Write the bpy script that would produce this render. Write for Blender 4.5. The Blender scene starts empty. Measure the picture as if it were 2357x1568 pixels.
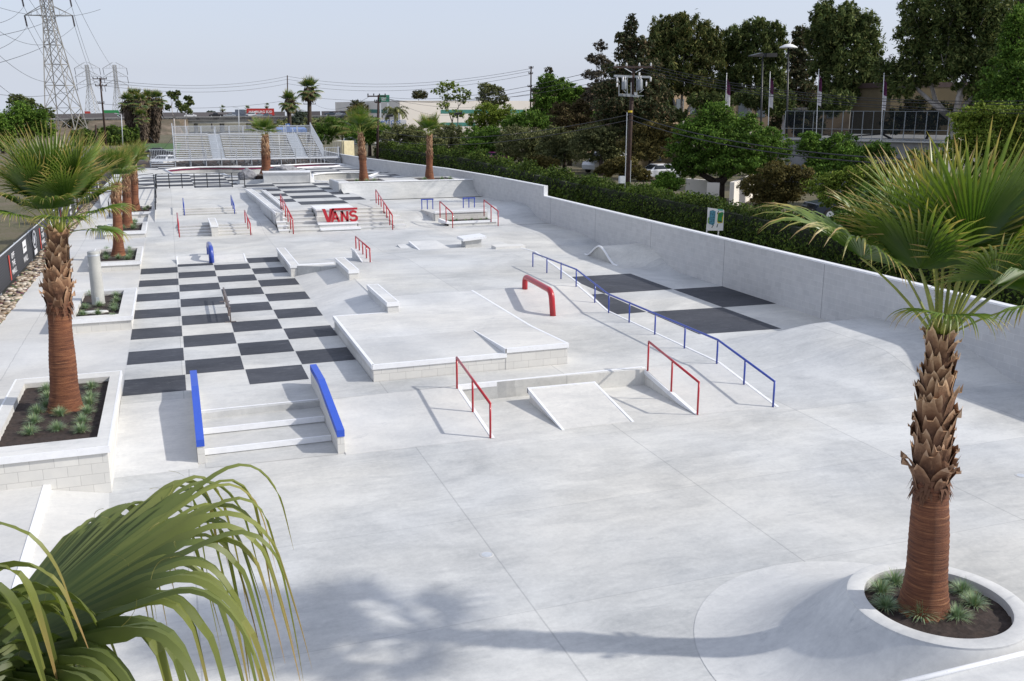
import bpy, bmesh, math, random
import numpy as np
from mathutils import Vector, Matrix
from mathutils.geometry import tessellate_polygon

# ------------------------------------------------------------------ camera, sky, sun, exposure
SC = bpy.context.scene
COL = SC.collection
FPX = 2950 / 1.3548            # focal length in pixels of a 2356 px wide picture
CX, CY, CAMH = 1178, 784, 7.0
PIT = math.atan(731 / 2950)
PSI = math.atan(1079 / (2950 * math.cos(PIT) + 731 * math.sin(PIT)))
cam = bpy.data.cameras.new('camera')
cam.sensor_width = 36
cam.lens = 36 * FPX / 2356
cam.clip_start = 0.05
cam.clip_end = 6000
camo = bpy.data.objects.new('camera', cam)
COL.objects.link(camo)
camo.location = (0, 0, CAMH)
camo.rotation_euler = (math.pi / 2 - PIT, 0, -PSI)
SC.camera = camo

SUN_EL = math.radians(34.5)
SHA = math.radians(25)                       # shadows fall towards (-cos, +sin)
sdir = Vector((math.cos(SHA) * math.cos(SUN_EL), -math.sin(SHA) * math.cos(SUN_EL), math.sin(SUN_EL)))
world = bpy.data.worlds.new("World")
SC.world = world
world.use_nodes = True
wt = world.node_tree
wt.nodes.clear()
wo = wt.nodes.new('ShaderNodeOutputWorld')
wb = wt.nodes.new('ShaderNodeBackground')
sk = wt.nodes.new('ShaderNodeTexSky')
sk.sky_type = 'NISHITA'
sk.sun_disc = False
sk.sun_elevation = SUN_EL
sk.sun_rotation = math.atan2(sdir.x, sdir.y)
sk.air_density = 1.0
sk.dust_density = 2.0
sk.ozone_density = 1.5
tc = wt.nodes.new('ShaderNodeTexCoord')
sep = wt.nodes.new('ShaderNodeSeparateXYZ')
mx = wt.nodes.new('ShaderNodeMath'); mx.operation = 'MAXIMUM'; mx.inputs[1].default_value = 0.035
cmb = wt.nodes.new('ShaderNodeCombineXYZ')
wt.links.new(tc.outputs['Generated'], sep.inputs[0])
wt.links.new(sep.outputs[0], cmb.inputs[0]); wt.links.new(sep.outputs[1], cmb.inputs[1])
wt.links.new(sep.outputs[2], mx.inputs[0]); wt.links.new(mx.outputs[0], cmb.inputs[2])
wt.links.new(cmb.outputs[0], sk.inputs[0])
hz = wt.nodes.new('ShaderNodeMixRGB')          # high thin overcast veil
hz.inputs[0].default_value = 0.62
hz.inputs[2].default_value = (7.6, 8.2, 9.9, 1)
wt.links.new(sk.outputs[0], hz.inputs[1])
wt.links.new(hz.outputs[0], wb.inputs[0])
wb.inputs[1].default_value = 0.096
wt.links.new(wb.outputs[0], wo.inputs[0])
sl = bpy.data.lights.new('sun', 'SUN')
sl.energy = 3.65
sl.angle = math.radians(1.0)
sl.color = (1.0, 0.95, 0.87)
so = bpy.data.objects.new('sun', sl)
COL.objects.link(so)
so.location = (30, -10, 40)
so.rotation_euler = sdir.to_track_quat('Z', 'Y').to_euler()
SC.view_settings.view_transform = 'Standard'
SC.view_settings.look = 'None'
SC.view_settings.exposure = 0.19
SC.view_settings.gamma = 1
SC.cycles.max_bounces = 6
SC.cycles.transparent_max_bounces = 12

# ------------------------------------------------------------------ sight-line helpers
cp_, sp_, cy_, sy_ = math.cos(PIT), math.sin(PIT), math.cos(PSI), math.sin(PSI)
FW, RT, UP = (sy_ * cp_, cy_ * cp_, -sp_), (cy_, -sy_, 0), (sy_ * sp_, cy_ * sp_, cp_)
def ray(px, py):
    a = (px - CX) / FPX; b = (CY - py) / FPX
    return tuple(FW[i] + a * RT[i] + b * UP[i] for i in range(3))
def P(px, py, z=0):
    d = ray(px, py); t = (z - CAMH) / d[2]; return (d[0] * t, d[1] * t, z)
def AT(px, py, dist):
    d = ray(px, py); t = dist / math.hypot(d[0], d[1]); return (d[0] * t, d[1] * t, CAMH + d[2] * t)
def PYY(px, py, Y):
    d = ray(px, py); t = Y / d[1]; return (d[0] * t, Y, CAMH + d[2] * t)
def ZT(x, y, py):
    k = (CY - py) / FPX; u0 = x * UP[0] + y * UP[1]; f0 = x * FW[0] + y * FW[1]
    return CAMH + (k * f0 - u0) / (UP[2] - k * FW[2])

# ------------------------------------------------------------------ materials
MATS = {}
def nmat(name):
    m = bpy.data.materials.new(name); m.use_nodes = True
    nt = m.node_tree; nt.nodes.clear()
    out = nt.nodes.new('ShaderNodeOutputMaterial')
    bs = nt.nodes.new('ShaderNodeBsdfPrincipled')
    nt.links.new(bs.outputs[0], out.inputs[0])
    MATS[name] = m
    return m, nt, bs, out
def N(nt, t, **kw):
    n = nt.nodes.new(t)
    for k, v in kw.items():
        if k.startswith('i_'):
            n.inputs[k[2:]].default_value = v
        else:
            setattr(n, k, v)
    return n
def ramp(nt, fac, stops):
    r = nt.nodes.new('ShaderNodeValToRGB')
    while len(r.color_ramp.elements) < len(stops): r.color_ramp.elements.new(0.5)
    for e, (p, c) in zip(r.color_ramp.elements, stops):
        e.position = p; e.color = c if len(c) == 4 else (*c, 1)
    nt.links.new(fac, r.inputs[0]); return r.outputs[0]
def mixc(nt, mode, fac, a, b):
    n = nt.nodes.new('ShaderNodeMixRGB'); n.blend_type = mode
    for i, v in zip((0, 1, 2), (fac, a, b)):
        if hasattr(v, 'is_output') or isinstance(v, bpy.types.NodeSocket): nt.links.new(v, n.inputs[i])
        elif i == 0: n.inputs[0].default_value = v
        else: n.inputs[i].default_value = v if len(v) == 4 else (*v, 1)
    return n.outputs[0]
def math_(nt, op, a, b=0.0):
    n = nt.nodes.new('ShaderNodeMath'); n.operation = op
    for i, v in enumerate((a, b)):
        if isinstance(v, bpy.types.NodeSocket): nt.links.new(v, n.inputs[i])
        else: n.inputs[i].default_value = v
    return n.outputs[0]
def bump(nt, bs, h, strength, dist=0.02):
    b = nt.nodes.new('ShaderNodeBump'); b.inputs['Strength'].default_value = strength
    b.inputs['Distance'].default_value = dist
    nt.links.new(h, b.inputs['Height']); nt.links.new(b.outputs[0], bs.inputs['Normal'])
def plain(name, col, rough=0.5, metal=0.0, var=0.12, scale=3.0, coat=0.0, bmp=0.0):
    m, nt, bs, out = nmat(name)
    g = N(nt, 'ShaderNodeNewGeometry')
    nz = N(nt, 'ShaderNodeTexNoise', i_Scale=scale, i_Detail=5.0, i_Roughness=0.6)
    nt.links.new(g.outputs['Position'], nz.inputs['Vector'])
    a = tuple(min(1, c * (1 + var)) for c in col); b = tuple(c * (1 - var) for c in col)
    nt.links.new(ramp(nt, nz.outputs[0], [(0.3, b), (0.7, a)]), bs.inputs['Base Color'])
    bs.inputs['Roughness'].default_value = rough
    bs.inputs['Metallic'].default_value = metal
    bs.inputs['Coat Weight'].default_value = coat
    if bmp: bump(nt, bs, nz.outputs[0], bmp, 0.01)
    return m

def concrete(name, lo, hi, joints=True, jx=(4.4, 4.55), jy=(17.9, 3.25), pour=0.10, streak=1.0):
    m, nt, bs, out = nmat(name)
    g = N(nt, 'ShaderNodeNewGeometry')
    pos = g.outputs['Position']
    n1 = N(nt, 'ShaderNodeTexNoise', i_Scale=0.35, i_Detail=8.0, i_Roughness=0.62, i_Distortion=0.6)
    mp = N(nt, 'ShaderNodeMapping'); mp.inputs['Scale'].default_value = (0.8, 2.6, 1.5)
    mp.inputs['Rotation'].default_value = (0, 0, 0.25)
    nt.links.new(pos, mp.inputs[0])
    n2 = N(nt, 'ShaderNodeTexNoise', i_Scale=1.3, i_Detail=9.0, i_Roughness=0.7, i_Distortion=0.9)
    n3 = N(nt, 'ShaderNodeTexNoise', i_Scale=11.0, i_Detail=9.0, i_Roughness=0.78)
    nt.links.new(pos, n1.inputs['Vector']); nt.links.new(mp.outputs[0], n2.inputs['Vector']); nt.links.new(pos, n3.inputs['Vector'])
    f = math_(nt, 'ADD', math_(nt, 'MULTIPLY', n1.outputs[0], 0.52), math_(nt, 'ADD', math_(nt, 'MULTIPLY', n2.outputs[0], 0.27 * streak), math_(nt, 'MULTIPLY', n3.outputs[0], 0.24)))
    c0 = ramp(nt, f, [(0.36, lo), (0.60, hi)])
    # faint warm and cool patches from different pours
    n4 = N(nt, 'ShaderNodeTexNoise', i_Scale=0.16, i_Detail=3.0)
    nt.links.new(pos, n4.inputs['Vector'])
    tint = ramp(nt, n4.outputs[0], [(0.40, (0.965, 0.98, 1.0)), (0.60, (1.015, 1.0, 0.968))])
    c1 = mixc(nt, 'MULTIPLY', 1.0, c0, tint)
    # darker smudges
    n5 = N(nt, 'ShaderNodeTexNoise', i_Scale=0.9, i_Detail=10.0, i_Roughness=0.78, i_Distortion=1.6)
    nt.links.new(mp.outputs[0], n5.inputs['Vector'])
    sm = ramp(nt, n5.outputs[0], [(0.57, (1, 1, 1)), (0.70, (0.74, 0.76, 0.79))])
    c1 = mixc(nt, 'MULTIPLY', 0.75, c1, sm)
    if joints:
        s = N(nt, 'ShaderNodeSeparateXYZ'); nt.links.new(pos, s.inputs[0])
        ux = math_(nt, 'DIVIDE', math_(nt, 'SUBTRACT', s.outputs[0], jx[0]), jx[1])
        uy = math_(nt, 'DIVIDE', math_(nt, 'SUBTRACT', s.outputs[1], jy[0]), jy[1])
        cell = N(nt, 'ShaderNodeCombineXYZ')
        nt.links.new(math_(nt, 'FLOOR', ux), cell.inputs[0]); nt.links.new(math_(nt, 'FLOOR', uy), cell.inputs[1])
        wn = N(nt, 'ShaderNodeTexWhiteNoise', noise_dimensions='2D'); nt.links.new(cell.outputs[0], wn.inputs['Vector'])
        c1 = mixc(nt, 'MULTIPLY', 1.0, c1, ramp(nt, wn.outputs[0], [(0, (1 - pour, 1 - pour * .9, 1 - pour * .8)), (1, (1, 1, .99))]))
        jn = N(nt, 'ShaderNodeTexNoise', i_Scale=3.0, i_Detail=4.0); nt.links.new(pos, jn.inputs['Vector'])
        wob = math_(nt, 'MULTIPLY', math_(nt, 'SUBTRACT', jn.outputs[0], 0.5), 0.002)
        def line(u, size, w):
            d = math_(nt, 'ABSOLUTE', math_(nt, 'SUBTRACT', math_(nt, 'FRACT', math_(nt, 'ADD', math_(nt, 'ADD', u, 0.5), wob)), 0.5))
            return math_(nt, 'LESS_THAN', d, w / size)
        lx = line(ux, jx[1], 0.012); ly = line(uy, jy[1], 0.009)
        c1 = mixc(nt, 'MULTIPLY', math_(nt, 'MULTIPLY', lx, 0.42), c1, (0.45, 0.46, 0.48))
        c1 = mixc(nt, 'MULTIPLY', math_(nt, 'MULTIPLY', ly, 0.32), c1, (0.5, 0.5, 0.52))
    nt.links.new(c1, bs.inputs['Base Color'])
    nt.links.new(ramp(nt, n2.outputs[0], [(0.3, (0.5,) * 3), (0.7, (0.72,) * 3)]), bs.inputs['Roughness'])
    bs.inputs['Specular IOR Level'].default_value = 0.35
    bump(nt, bs, f, 0.12, 0.02)
    return m
M_FLOOR = concrete('floor_concrete', (0.355, 0.36, 0.362), (0.62, 0.616, 0.602))
M_FLOOR2 = concrete('walk_concrete', (0.45, 0.45, 0.45), (0.66, 0.65, 0.63), jx=(-4.4, 30), jy=(18, 6.0), pour=0.05, streak=.7)
M_CONC = concrete('cast_concrete', (0.42, 0.425, 0.43), (0.66, 0.655, 0.64), joints=False)
M_GREY = concrete('grey_concrete', (0.32, 0.33, 0.33), (0.54, 0.54, 0.53), joints=False)
M_DARK = concrete('charcoal_concrete', (0.016, 0.018, 0.025), (0.062, 0.066, 0.08), joints=False)
M_DARK.node_tree.nodes['Principled BSDF'].inputs['Specular IOR Level'].default_value = 0.25
M_STEEL = plain('white_steel', (0.76, 0.77, 0.79), 0.38, 0.0, 0.05, 6.0)
def scuff(m, dark, amt, scale=(3.0, 3.0, 9.0), lo=.58, hi=.70):
    """worn marks mixed over a finished paint"""
    nt = m.node_tree; bs = next(n for n in nt.nodes if n.type == 'BSDF_PRINCIPLED'); src = bs.inputs['Base Color'].links[0].from_socket
    g = N(nt, 'ShaderNodeNewGeometry'); mp = N(nt, 'ShaderNodeMapping'); mp.inputs['Scale'].default_value = scale; nt.links.new(g.outputs['Position'], mp.inputs[0])
    nz = N(nt, 'ShaderNodeTexNoise', i_Scale=2.0, i_Detail=9.0, i_Roughness=0.78, i_Distortion=1.2); nt.links.new(mp.outputs[0], nz.inputs['Vector'])
    f = ramp(nt, nz.outputs[0], [(lo, (0, 0, 0)), (hi, (amt, amt, amt))])
    nt.links.new(mixc(nt, 'MIX', f, src, dark), bs.inputs['Base Color'])
scuff(M_STEEL, (.40, .40, .41), .8)
scuff(M_DARK, (.17, .175, .19), .55, (.9, 3.0, 2.0), .54, .72)
def block_mat(name, col, mortar, axis='x', rough=0.85, zoff=0.0, con=0.35):
    m, nt, bs, out = nmat(name)
    g = N(nt, 'ShaderNodeNewGeometry')
    s = N(nt, 'ShaderNodeSeparateXYZ'); nt.links.new(g.outputs['Position'], s.inputs[0])
    cb = N(nt, 'ShaderNodeCombineXYZ')
    # pick the running axis from the face direction
    sn = N(nt, 'ShaderNodeSeparateXYZ'); nt.links.new(g.outputs['Normal'], sn.inputs[0])
    isx = math_(nt, 'GREATER_THAN', math_(nt, 'ABSOLUTE', sn.outputs[0]), 0.7)
    u = N(nt, 'ShaderNodeMix'); u.data_type = 'FLOAT'
    nt.links.new(isx, u.inputs[0]); nt.links.new(s.outputs[0], u.inputs[2]); nt.links.new(s.outputs[1], u.inputs[3])
    nt.links.new(u.outputs[0], cb.inputs[0]); nt.links.new(math_(nt, 'ADD', s.outputs[2], zoff), cb.inputs[1])
    br = N(nt, 'ShaderNodeTexBrick')
    br.offset = 0.5
    br.inputs['Scale'].default_value = 1.0
    br.inputs['Brick Width'].default_value = 0.406; br.inputs['Row Height'].default_value = 0.203
    br.inputs['Mortar Size'].default_value = 0.006; br.inputs['Mortar Smooth'].default_value = 0.3
    br.inputs['Color1'].default_value = (*[c * .96 for c in col], 1); br.inputs['Color2'].default_value = (*[c * 1.04 for c in col], 1)
    br.inputs['Mortar'].default_value = (*mortar, 1)
    nt.links.new(cb.outputs[0], br.inputs['Vector'])
    nz = N(nt, 'ShaderNodeTexNoise', i_Scale=2.5, i_Detail=8.0, i_Roughness=0.7); nt.links.new(g.outputs['Position'], nz.inputs['Vector'])
    c1 = mixc(nt, 'MULTIPLY', con, br.outputs[0], ramp(nt, nz.outputs[0], [(0.3, (0.75, 0.76, 0.78)), (0.7, (1.1, 1.08, 1.05))]))
    nt.links.new(c1, bs.inputs['Base Color']); bs.inputs['Roughness'].default_value = rough
    bump(nt, bs, math_(nt, 'SUBTRACT', nz.outputs[0], math_(nt, 'MULTIPLY', br.outputs['Fac'], 1.5)), 0.25, 0.01)
    return m
M_BLOCK = block_mat('block_masonry', (0.62, 0.61, 0.58), (0.46, 0.45, 0.43))
M_WALL = block_mat('grey_block_wall', (0.53, 0.53, 0.53), (0.62, 0.62, 0.62), con=.45)
M_RED = plain('red_paint', (0.40, 0.010, 0.02), 0.3, 0, 0.06, coat=0.3)
M_BLUE = plain('blue_paint', (0.022, 0.055, 0.33), 0.32, 0, 0.06, coat=0.3)
M_BLUE2 = plain('bright_blue_paint', (0.025, 0.085, 0.50), 0.45, 0, 0.05)
scuff(M_RED, (.20, .03, .03), .7); scuff(M_BLUE, (.08, .10, .22), .7); scuff(M_BLUE2, (.10, .16, .42), .6)
M_BLACK = plain('black_paint', (0.012, 0.013, 0.016), 0.4)
M_GALV = plain('galvanised_steel', (0.52, 0.55, 0.59), 0.45, 0.25, 0.12, 8)
M_ALU = plain('aluminium_plank', (0.62, 0.64, 0.67), 0.4, 0.0, 0.06, 5)
M_UNDER = plain('under_shade_grey', (0.12, 0.13, 0.14), 0.6)  # dark grey; puts the shade below the bleacher seats into the colour
M_TRANS = plain('transformer_grey', (0.24, 0.265, 0.29), 0.5)
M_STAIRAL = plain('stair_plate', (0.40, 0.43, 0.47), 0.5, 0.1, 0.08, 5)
M_RUSTRAIL = plain('weathered_rail', (0.16, 0.13, 0.12), 0.45, 0.3, 0.6, 9)
M_SOIL = plain('soil', (0.035, 0.024, 0.020), 0.95, 0, 0.55, 14, bmp=0.9)
M_DIRT = plain('dirt', (0.05, 0.034, 0.026), 0.95, 0, 0.35, 0.6, bmp=0.4)  # brown darkened to paint in the shade under the bleachers
M_MULCH = plain('mulch', (0.06, 0.042, 0.035), 0.95, 0, 0.5, 3, bmp=0.6)
M_MAROON = plain('maroon_tile', (0.16, 0.02, 0.065), 0.35, 0, 0.15, 12)
M_ROCK = plain('boulder_stone', (0.22, 0.22, 0.235), 0.85, 0, 0.45, 5, bmp=0.8)
M_ASPH = plain('asphalt', (0.055, 0.056, 0.06), 0.9, 0, 0.2, 2)
M_WOOD = plain('pole_timber', (0.038, 0.020, 0.015), 0.85, 0, 0.4, 6, bmp=0.3)
M_WHITE = plain('white_paint', (0.72, 0.72, 0.72), 0.5, 0, 0.04)
M_GLASS = plain('dark_glass', (0.02, 0.025, 0.03), 0.08, 0, 0.1)
M_RUB = plain('rubber', (0.015, 0.015, 0.016), 0.8)
M_WIRE = plain('wire_black', (0.02, 0.02, 0.022), 0.6)
M_COLUMN = concrete('column_concrete', (0.30, 0.31, 0.30), (0.46, 0.46, 0.44), joints=False)

# ------------------------------------------------------------------ mesh helpers
class MB:
    def __init__(s): s.v = []; s.f = []; s.m = []; s.mi = 0; s.uv = None
    def add(s, vs, fs):
        o = len(s.v); s.v += [tuple(v) for v in vs]; s.f += [tuple(i + o for i in f) for f in fs]; s.m += [s.mi] * len(fs)
        return s
    def box(s, x0, x1, y0, y1, z0, z1):
        return s.add([(x0, y0, z0), (x1, y0, z0), (x1, y1, z0), (x0, y1, z0), (x0, y0, z1), (x1, y0, z1), (x1, y1, z1), (x0, y1, z1)],
                     [(3, 2, 1, 0), (4, 5, 6, 7), (0, 1, 5, 4), (1, 2, 6, 5), (2, 3, 7, 6), (3, 0, 4, 7)])
    def prism(s, top, zb=-0.3):
        """top: list of (x,y,z) counter-clockwise; skirt down to zb (number or list)"""
        n = len(top); zbs = zb if isinstance(zb, (list, tuple)) else [zb] * n
        vs = list(top) + [(p[0], p[1], b) for p, b in zip(top, zbs)]
        fs = [tuple(range(n)), tuple(range(2 * n - 1, n - 1, -1))] + [(i, i + n, (i + 1) % n + n, (i + 1) % n) for i in range(n)]
        return s.add(vs, fs)
    def xprism(s, prof, x0, x1):
        """profile in (y,z) extruded along x"""
        n = len(prof)
        vs = [(x0, y, z) for y, z in prof] + [(x1, y, z) for y, z in prof]
        return s.add(vs, [tuple(range(n)), tuple(range(2 * n - 1, n - 1, -1))] + [(i, i + n, (i + 1) % n + n, (i + 1) % n) for i in range(n)])
    def bar(s, a, b, w, h=None, seg=4, up=(0, 0, 1)):
        """square or round bar between two points"""
        a = Vector(a); b = Vector(b); d = (b - a).normalized(); h = h or w
        u = Vector(up)
        if abs(d.dot(u)) > 0.98: u = Vector((0, 1, 0))
        r = d.cross(u).normalized(); u = r.cross(d).normalized()
        vs = []
        for p in (a, b):
            for k in range(seg):
                t = 2 * math.pi * (k + 0.5) / seg
                q = (1.41421 if seg == 4 else 1) * 0.5
                vs.append(p + r * (math.cos(t) * w * q) + u * (math.sin(t) * h * q))
        return s.add(vs, [tuple(range(seg - 1, -1, -1)), tuple(range(seg, 2 * seg))] + [(i, (i + 1) % seg, (i + 1) % seg + seg, i + seg) for i in range(seg)])
    def tube(s, pts, rad, seg=10, caps=True):
        pts = [Vector(p) for p in pts]; n = len(pts)
        rs = rad if isinstance(rad, (list, tuple)) else [rad] * n
        vs = []; u = None
        for i, p in enumerate(pts):
            d = (pts[min(i + 1, n - 1)] - pts[max(i - 1, 0)]).normalized()
            if u is None:
                u = Vector((0, 0, 1)) if abs(d.z) < 0.9 else Vector((1, 0, 0))
            r = d.cross(u).normalized(); u = r.cross(d).normalized()
            for k in range(seg):
                t = 2 * math.pi * k / seg
                vs.append(p + (r * math.cos(t) + u * math.sin(t)) * rs[i])
        fs = [(i * seg + k, i * seg + (k + 1) % seg, (i + 1) * seg + (k + 1) % seg, (i + 1) * seg + k) for i in range(n - 1) for k in range(seg)]
        if caps: fs += [tuple(range(seg - 1, -1, -1)), tuple(range((n - 1) * seg, n * seg))]
        return s.add(vs, fs)
    def lathe(s, prof, seg=24, c=(0, 0, 0)):
        n = len(prof)
        vs = [(c[0] + r * math.cos(2 * math.pi * k / seg), c[1] + r * math.sin(2 * math.pi * k / seg), c[2] + z) for r, z in prof for k in range(seg)]
        fs = [(i * seg + k, i * seg + (k + 1) % seg, (i + 1) * seg + (k + 1) % seg, (i + 1) * seg + k) for i in range(n - 1) for k in range(seg)]
        return s.add(vs, fs)
    def build(s, name, mat, parent=None, smooth=False, bev=0.0, recalc=True):
        me = bpy.data.meshes.new(name)
        me.from_pydata(s.v, [], s.f)
        for m in (mat if isinstance(mat, (list, tuple)) else [mat]): me.materials.append(m)
        if len(me.materials) > 1: me.polygons.foreach_set('material_index', s.m)
        if recalc:
            b = bmesh.new(); b.from_mesh(me); bmesh.ops.recalc_face_normals(b, faces=b.faces); b.to_mesh(me); b.free()
        if smooth:
            me.polygons.foreach_set('use_smooth', [True] * len(me.polygons))
        me.update()
        o = bpy.data.objects.new(name, me); COL.objects.link(o)
        if parent is not None:
            o.parent = parent
            o.matrix_parent_inverse = parent.matrix_basis.inverted()
        if bev:
            md = o.modifiers.new('bevel', 'BEVEL'); md.width = bev; md.segments = 2; md.limit_method = 'ANGLE'
        return o
def tag(o, label=None, cat=None, group=None, kind=None):
    if label: o['label'] = label
    if cat: o['category'] = cat
    if group: o['group'] = group
    if kind: o['kind'] = kind
    return o
def empty(name, loc, label, cat, group=None, rz=0.0):
    o = bpy.data.objects.new(name, None); COL.objects.link(o)
    o.location = loc; o.rotation_euler = (0, 0, rz); o.empty_display_size = 0.2
    return tag(o, label, cat, group)
def struct(o): o['kind'] = 'structure'; return o
def smooth_by_angle(o, ang=40):
    me = o.data
    b = bmesh.new(); b.from_mesh(me)
    for e in b.edges:
        if len(e.link_faces) == 2 and e.calc_face_angle(0) > math.radians(ang): e.smooth = False
    for f_ in b.faces: f_.smooth = True
    b.to_mesh(me); b.free()
    return o
# ------------------------------------------------------------------ ground and floors
Z1, Z2, ZU = 0.42, 0.85, 1.30
def zdeck(y): return ZU - max(0, min(1, (y - 65) / 35)) * 0.45
def tess(name, outer, holes, zf, mat):
    loops = [[Vector((x, y, 0)) for x, y in outer]] + [[Vector((x, y, 0)) for x, y in h] for h in holes]
    tri = tessellate_polygon(loops)
    vs = [v for l in loops for v in l]
    mb = MB(); mb.add([(v.x, v.y, zf(v.x, v.y)) for v in vs], [tuple(t) for t in tri])
    return mb.build(name, mat)
def grid(name, xs, ys, zf, mat, smooth=True):
    mb = MB(); nx = len(xs)
    mb.add([(x, y, zf(x, y)) for y in ys for x in xs], [(j * nx + i, j * nx + i + 1, (j + 1) * nx + i + 1, (j + 1) * nx + i) for j in range(len(ys) - 1) for i in range(nx - 1)])
    return mb.build(name, mat, smooth=smooth)
def ss(t): t = max(0, min(1, t)); return t * t * (3 - 2 * t)
def lerp(a, b, t): return a + (b - a) * max(0, min(1, t))

# land outside the park: one sheet to the horizon, falling gently away behind
def landz(x, y):
    d = max(0, y - 118)
    z = -0.25 - min(d, 280) * 0.0115
    if x > 21: z = lerp(0.3, 0.25, (x - 21) / 5) - min(max(0, y - 140), 280) * 0.013
    if y > 480: z -= (y - 480) * 0.012
    return z
M_LAND, nt, bs, out = nmat('dry_grass_land')
g = N(nt, 'ShaderNodeNewGeometry')
na = N(nt, 'ShaderNodeTexNoise', i_Scale=0.25, i_Detail=9.0, i_Roughness=0.7); nt.links.new(g.outputs['Position'], na.inputs['Vector'])
nb = N(nt, 'ShaderNodeTexNoise', i_Scale=4.0, i_Detail=7.0, i_Roughness=0.7); nt.links.new(g.outputs['Position'], nb.inputs['Vector'])
f = math_(nt, 'ADD', math_(nt, 'MULTIPLY', na.outputs[0], .6), math_(nt, 'MULTIPLY', nb.outputs[0], .4))
nt.links.new(ramp(nt, f, [(0.38, (0.045, 0.06, 0.02)), (0.5, (0.11, 0.095, 0.05)), (0.6, (0.13, 0.105, 0.075))]), bs.inputs['Base Color'])
bs.inputs['Roughness'].default_value = 0.95; bump(nt, bs, nb.outputs[0], 0.8, 0.05)
xs = [-1500, -600, -250, -120, -60, -30, -15, -8, 0, 10, 20.7, 21.2, 24, 30, 45, 70, 110, 200, 350, 700, 1500]
ys = [-60, -10, 10, 30, 50, 70, 90, 105, 117, 119, 140, 170, 210, 260, 320, 400, 480, 700, 1100]
struct(grid('ground', xs, ys, landz, M_LAND))

# main lower floor (foreground) with the round bank hole handled by overlap of the bank itself
def zright(x, y):
    """right hand strip along the wall: gentle fall, a hump against the wall near the front, rising to the back"""
    z = 0.0
    z += ss((y - 41.5) / 6.0) * (Z1 - .008)
    if y < 26.5 and x > 14.6:
        # volcano-like hump against the wall
        fx = ss((x - 14.4) / 4.6)
        fy = ss((25.0 - y) / 1.6) if y > 22.3 else ss((y - 17.9 + (20.4 - x) * -0.12) / 2.4)
        z += 0.58 * fx * fy
    return z
xs = [13.25 + i * (20.4 - 13.25) / 26 for i in range(27)]
ys = [-8, 2, 8, 12, 15, 16, 17] + [17.5 + .35 * i for i in range(27)] + [28, 30, 32, 34, 36, 38, 40, 41.5] + [42.5 + .8 * i for i in range(9)] + [50.8]
struct(grid('skatepark_floor', xs, ys, zright, M_FLOOR))
mb = MB()
mb.add([(-16, -8, 0), (13.25, -8, 0), (13.25, 19.2, 0), (11.1, 19.2, 0), (11.1, 18.45, 0), (6.12, 18.45, 0), (6.12, 19.6, 0), (-16, 19.6, 0)], [tuple(range(8))])
mb.add([(6.12, 18.45, 0), (11.1, 18.45, 0), (11.1, 21.2, 0), (6.12, 21.2, 0)], [(0, 1, 2, 3)])
struct(mb.build('skatepark_floor', M_FLOOR))
# middle level, with ramps
mb = MB()
mb.prism([(-1.52, 22.3, Z1), (0.05, 22.3, Z1), (0.05, 21.0, Z1), (6.12, 21.2, Z1), (11.1, 21.0, Z1), (13.25, 20.85, Z1), (13.25, 27.8, Z1), (9.41, 27.8, Z1), (9.41, 22.14, Z1), (4.26, 22.16, Z1), (4.26, 50.9, Z1), (-1.52, 50.9, Z1)], -.2)
struct(mb.build('skatepark_floor', M_FLOOR))
mb = MB()      # bank left of the stairs, between planter and blue ledge
mb.prism([(-1.55, 18.75, 0.004), (0.03, 18.75, 0.004), (0.03, 22.3, Z1), (-1.52, 22.3, Z1)], -.2)
struct(mb.build('concrete_bank', M_CONC))
mb = MB()      # bank right of the stairs
mb.prism([(2.93, 18.5, 0.004), (6.12, 18.45, 0.004), (6.12, 21.15, Z1), (2.93, 21.15, Z1)], -.2)
struct(mb.build('concrete_bank', M_FLOOR2))
mb = MB()
mb.prism([(11.1, 18.4, 0.004), (13.25, 18.25, 0.004), (13.25, 20.85, Z1), (11.1, 21.0, Z1)], -.2)
struct(mb.build('concrete_bank', M_FLOOR2))
mb = MB()      # upper bank by the red pipe
mb.prism([(9.41, 27.8, Z1), (13.25, 27.8, Z1), (13.4, 30.4, Z2), (9.41, 30.5, Z2)], -.2)
struct(mb.build('concrete_bank', M_FLOOR2))
mb = MB()      # plateau
mb.prism([(6.0, 30.6, Z2), (13.4, 30.4, Z2), (14.65, 38.2, Z2), (4.3, 37.9, Z2), (6.0, 37.0, Z2)], -.2)
mb.prism([(4.3, 37.9, Z2), (14.65, 38.2, Z2), (15.3, 43.3, Z1), (4.3, 43.3, Z1)], -.2)
mb.prism([(4.26, 43.3, Z1), (15.3, 43.3, Z1), (15.3, 50.9, Z1), (4.26, 50.9, Z1)], -.2)
struct(mb.build('skatepark_floor', M_FLOOR))
mb = MB()      # bank between checkerboard and plateau, left of the ledges
mb.add([(4.26, 28.08, Z1), (5.95, 28.08, Z2), (6.1, 31.0, Z2), (6.02, 34.3, Z2), (6.0, 37.85, Z2), (4.26, 37.85, Z1), (4.26, 34.5, Z1), (4.26, 31, Z1)], [(0, 1, 2, 7), (7, 2, 3, 6), (6, 3, 4, 5)])
struct(mb.build('concrete_bank', M_CONC))
# far flat before the upper deck and left terraces
mb = MB()
mb.prism([(-1.52, 50.9, Z1), (20.4, 50.9, Z1), (20.4, 56.2, Z1), (-1.52, 51.6, Z1)], -.2)
struct(mb.build('skatepark_floor', M_FLOOR))

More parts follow.
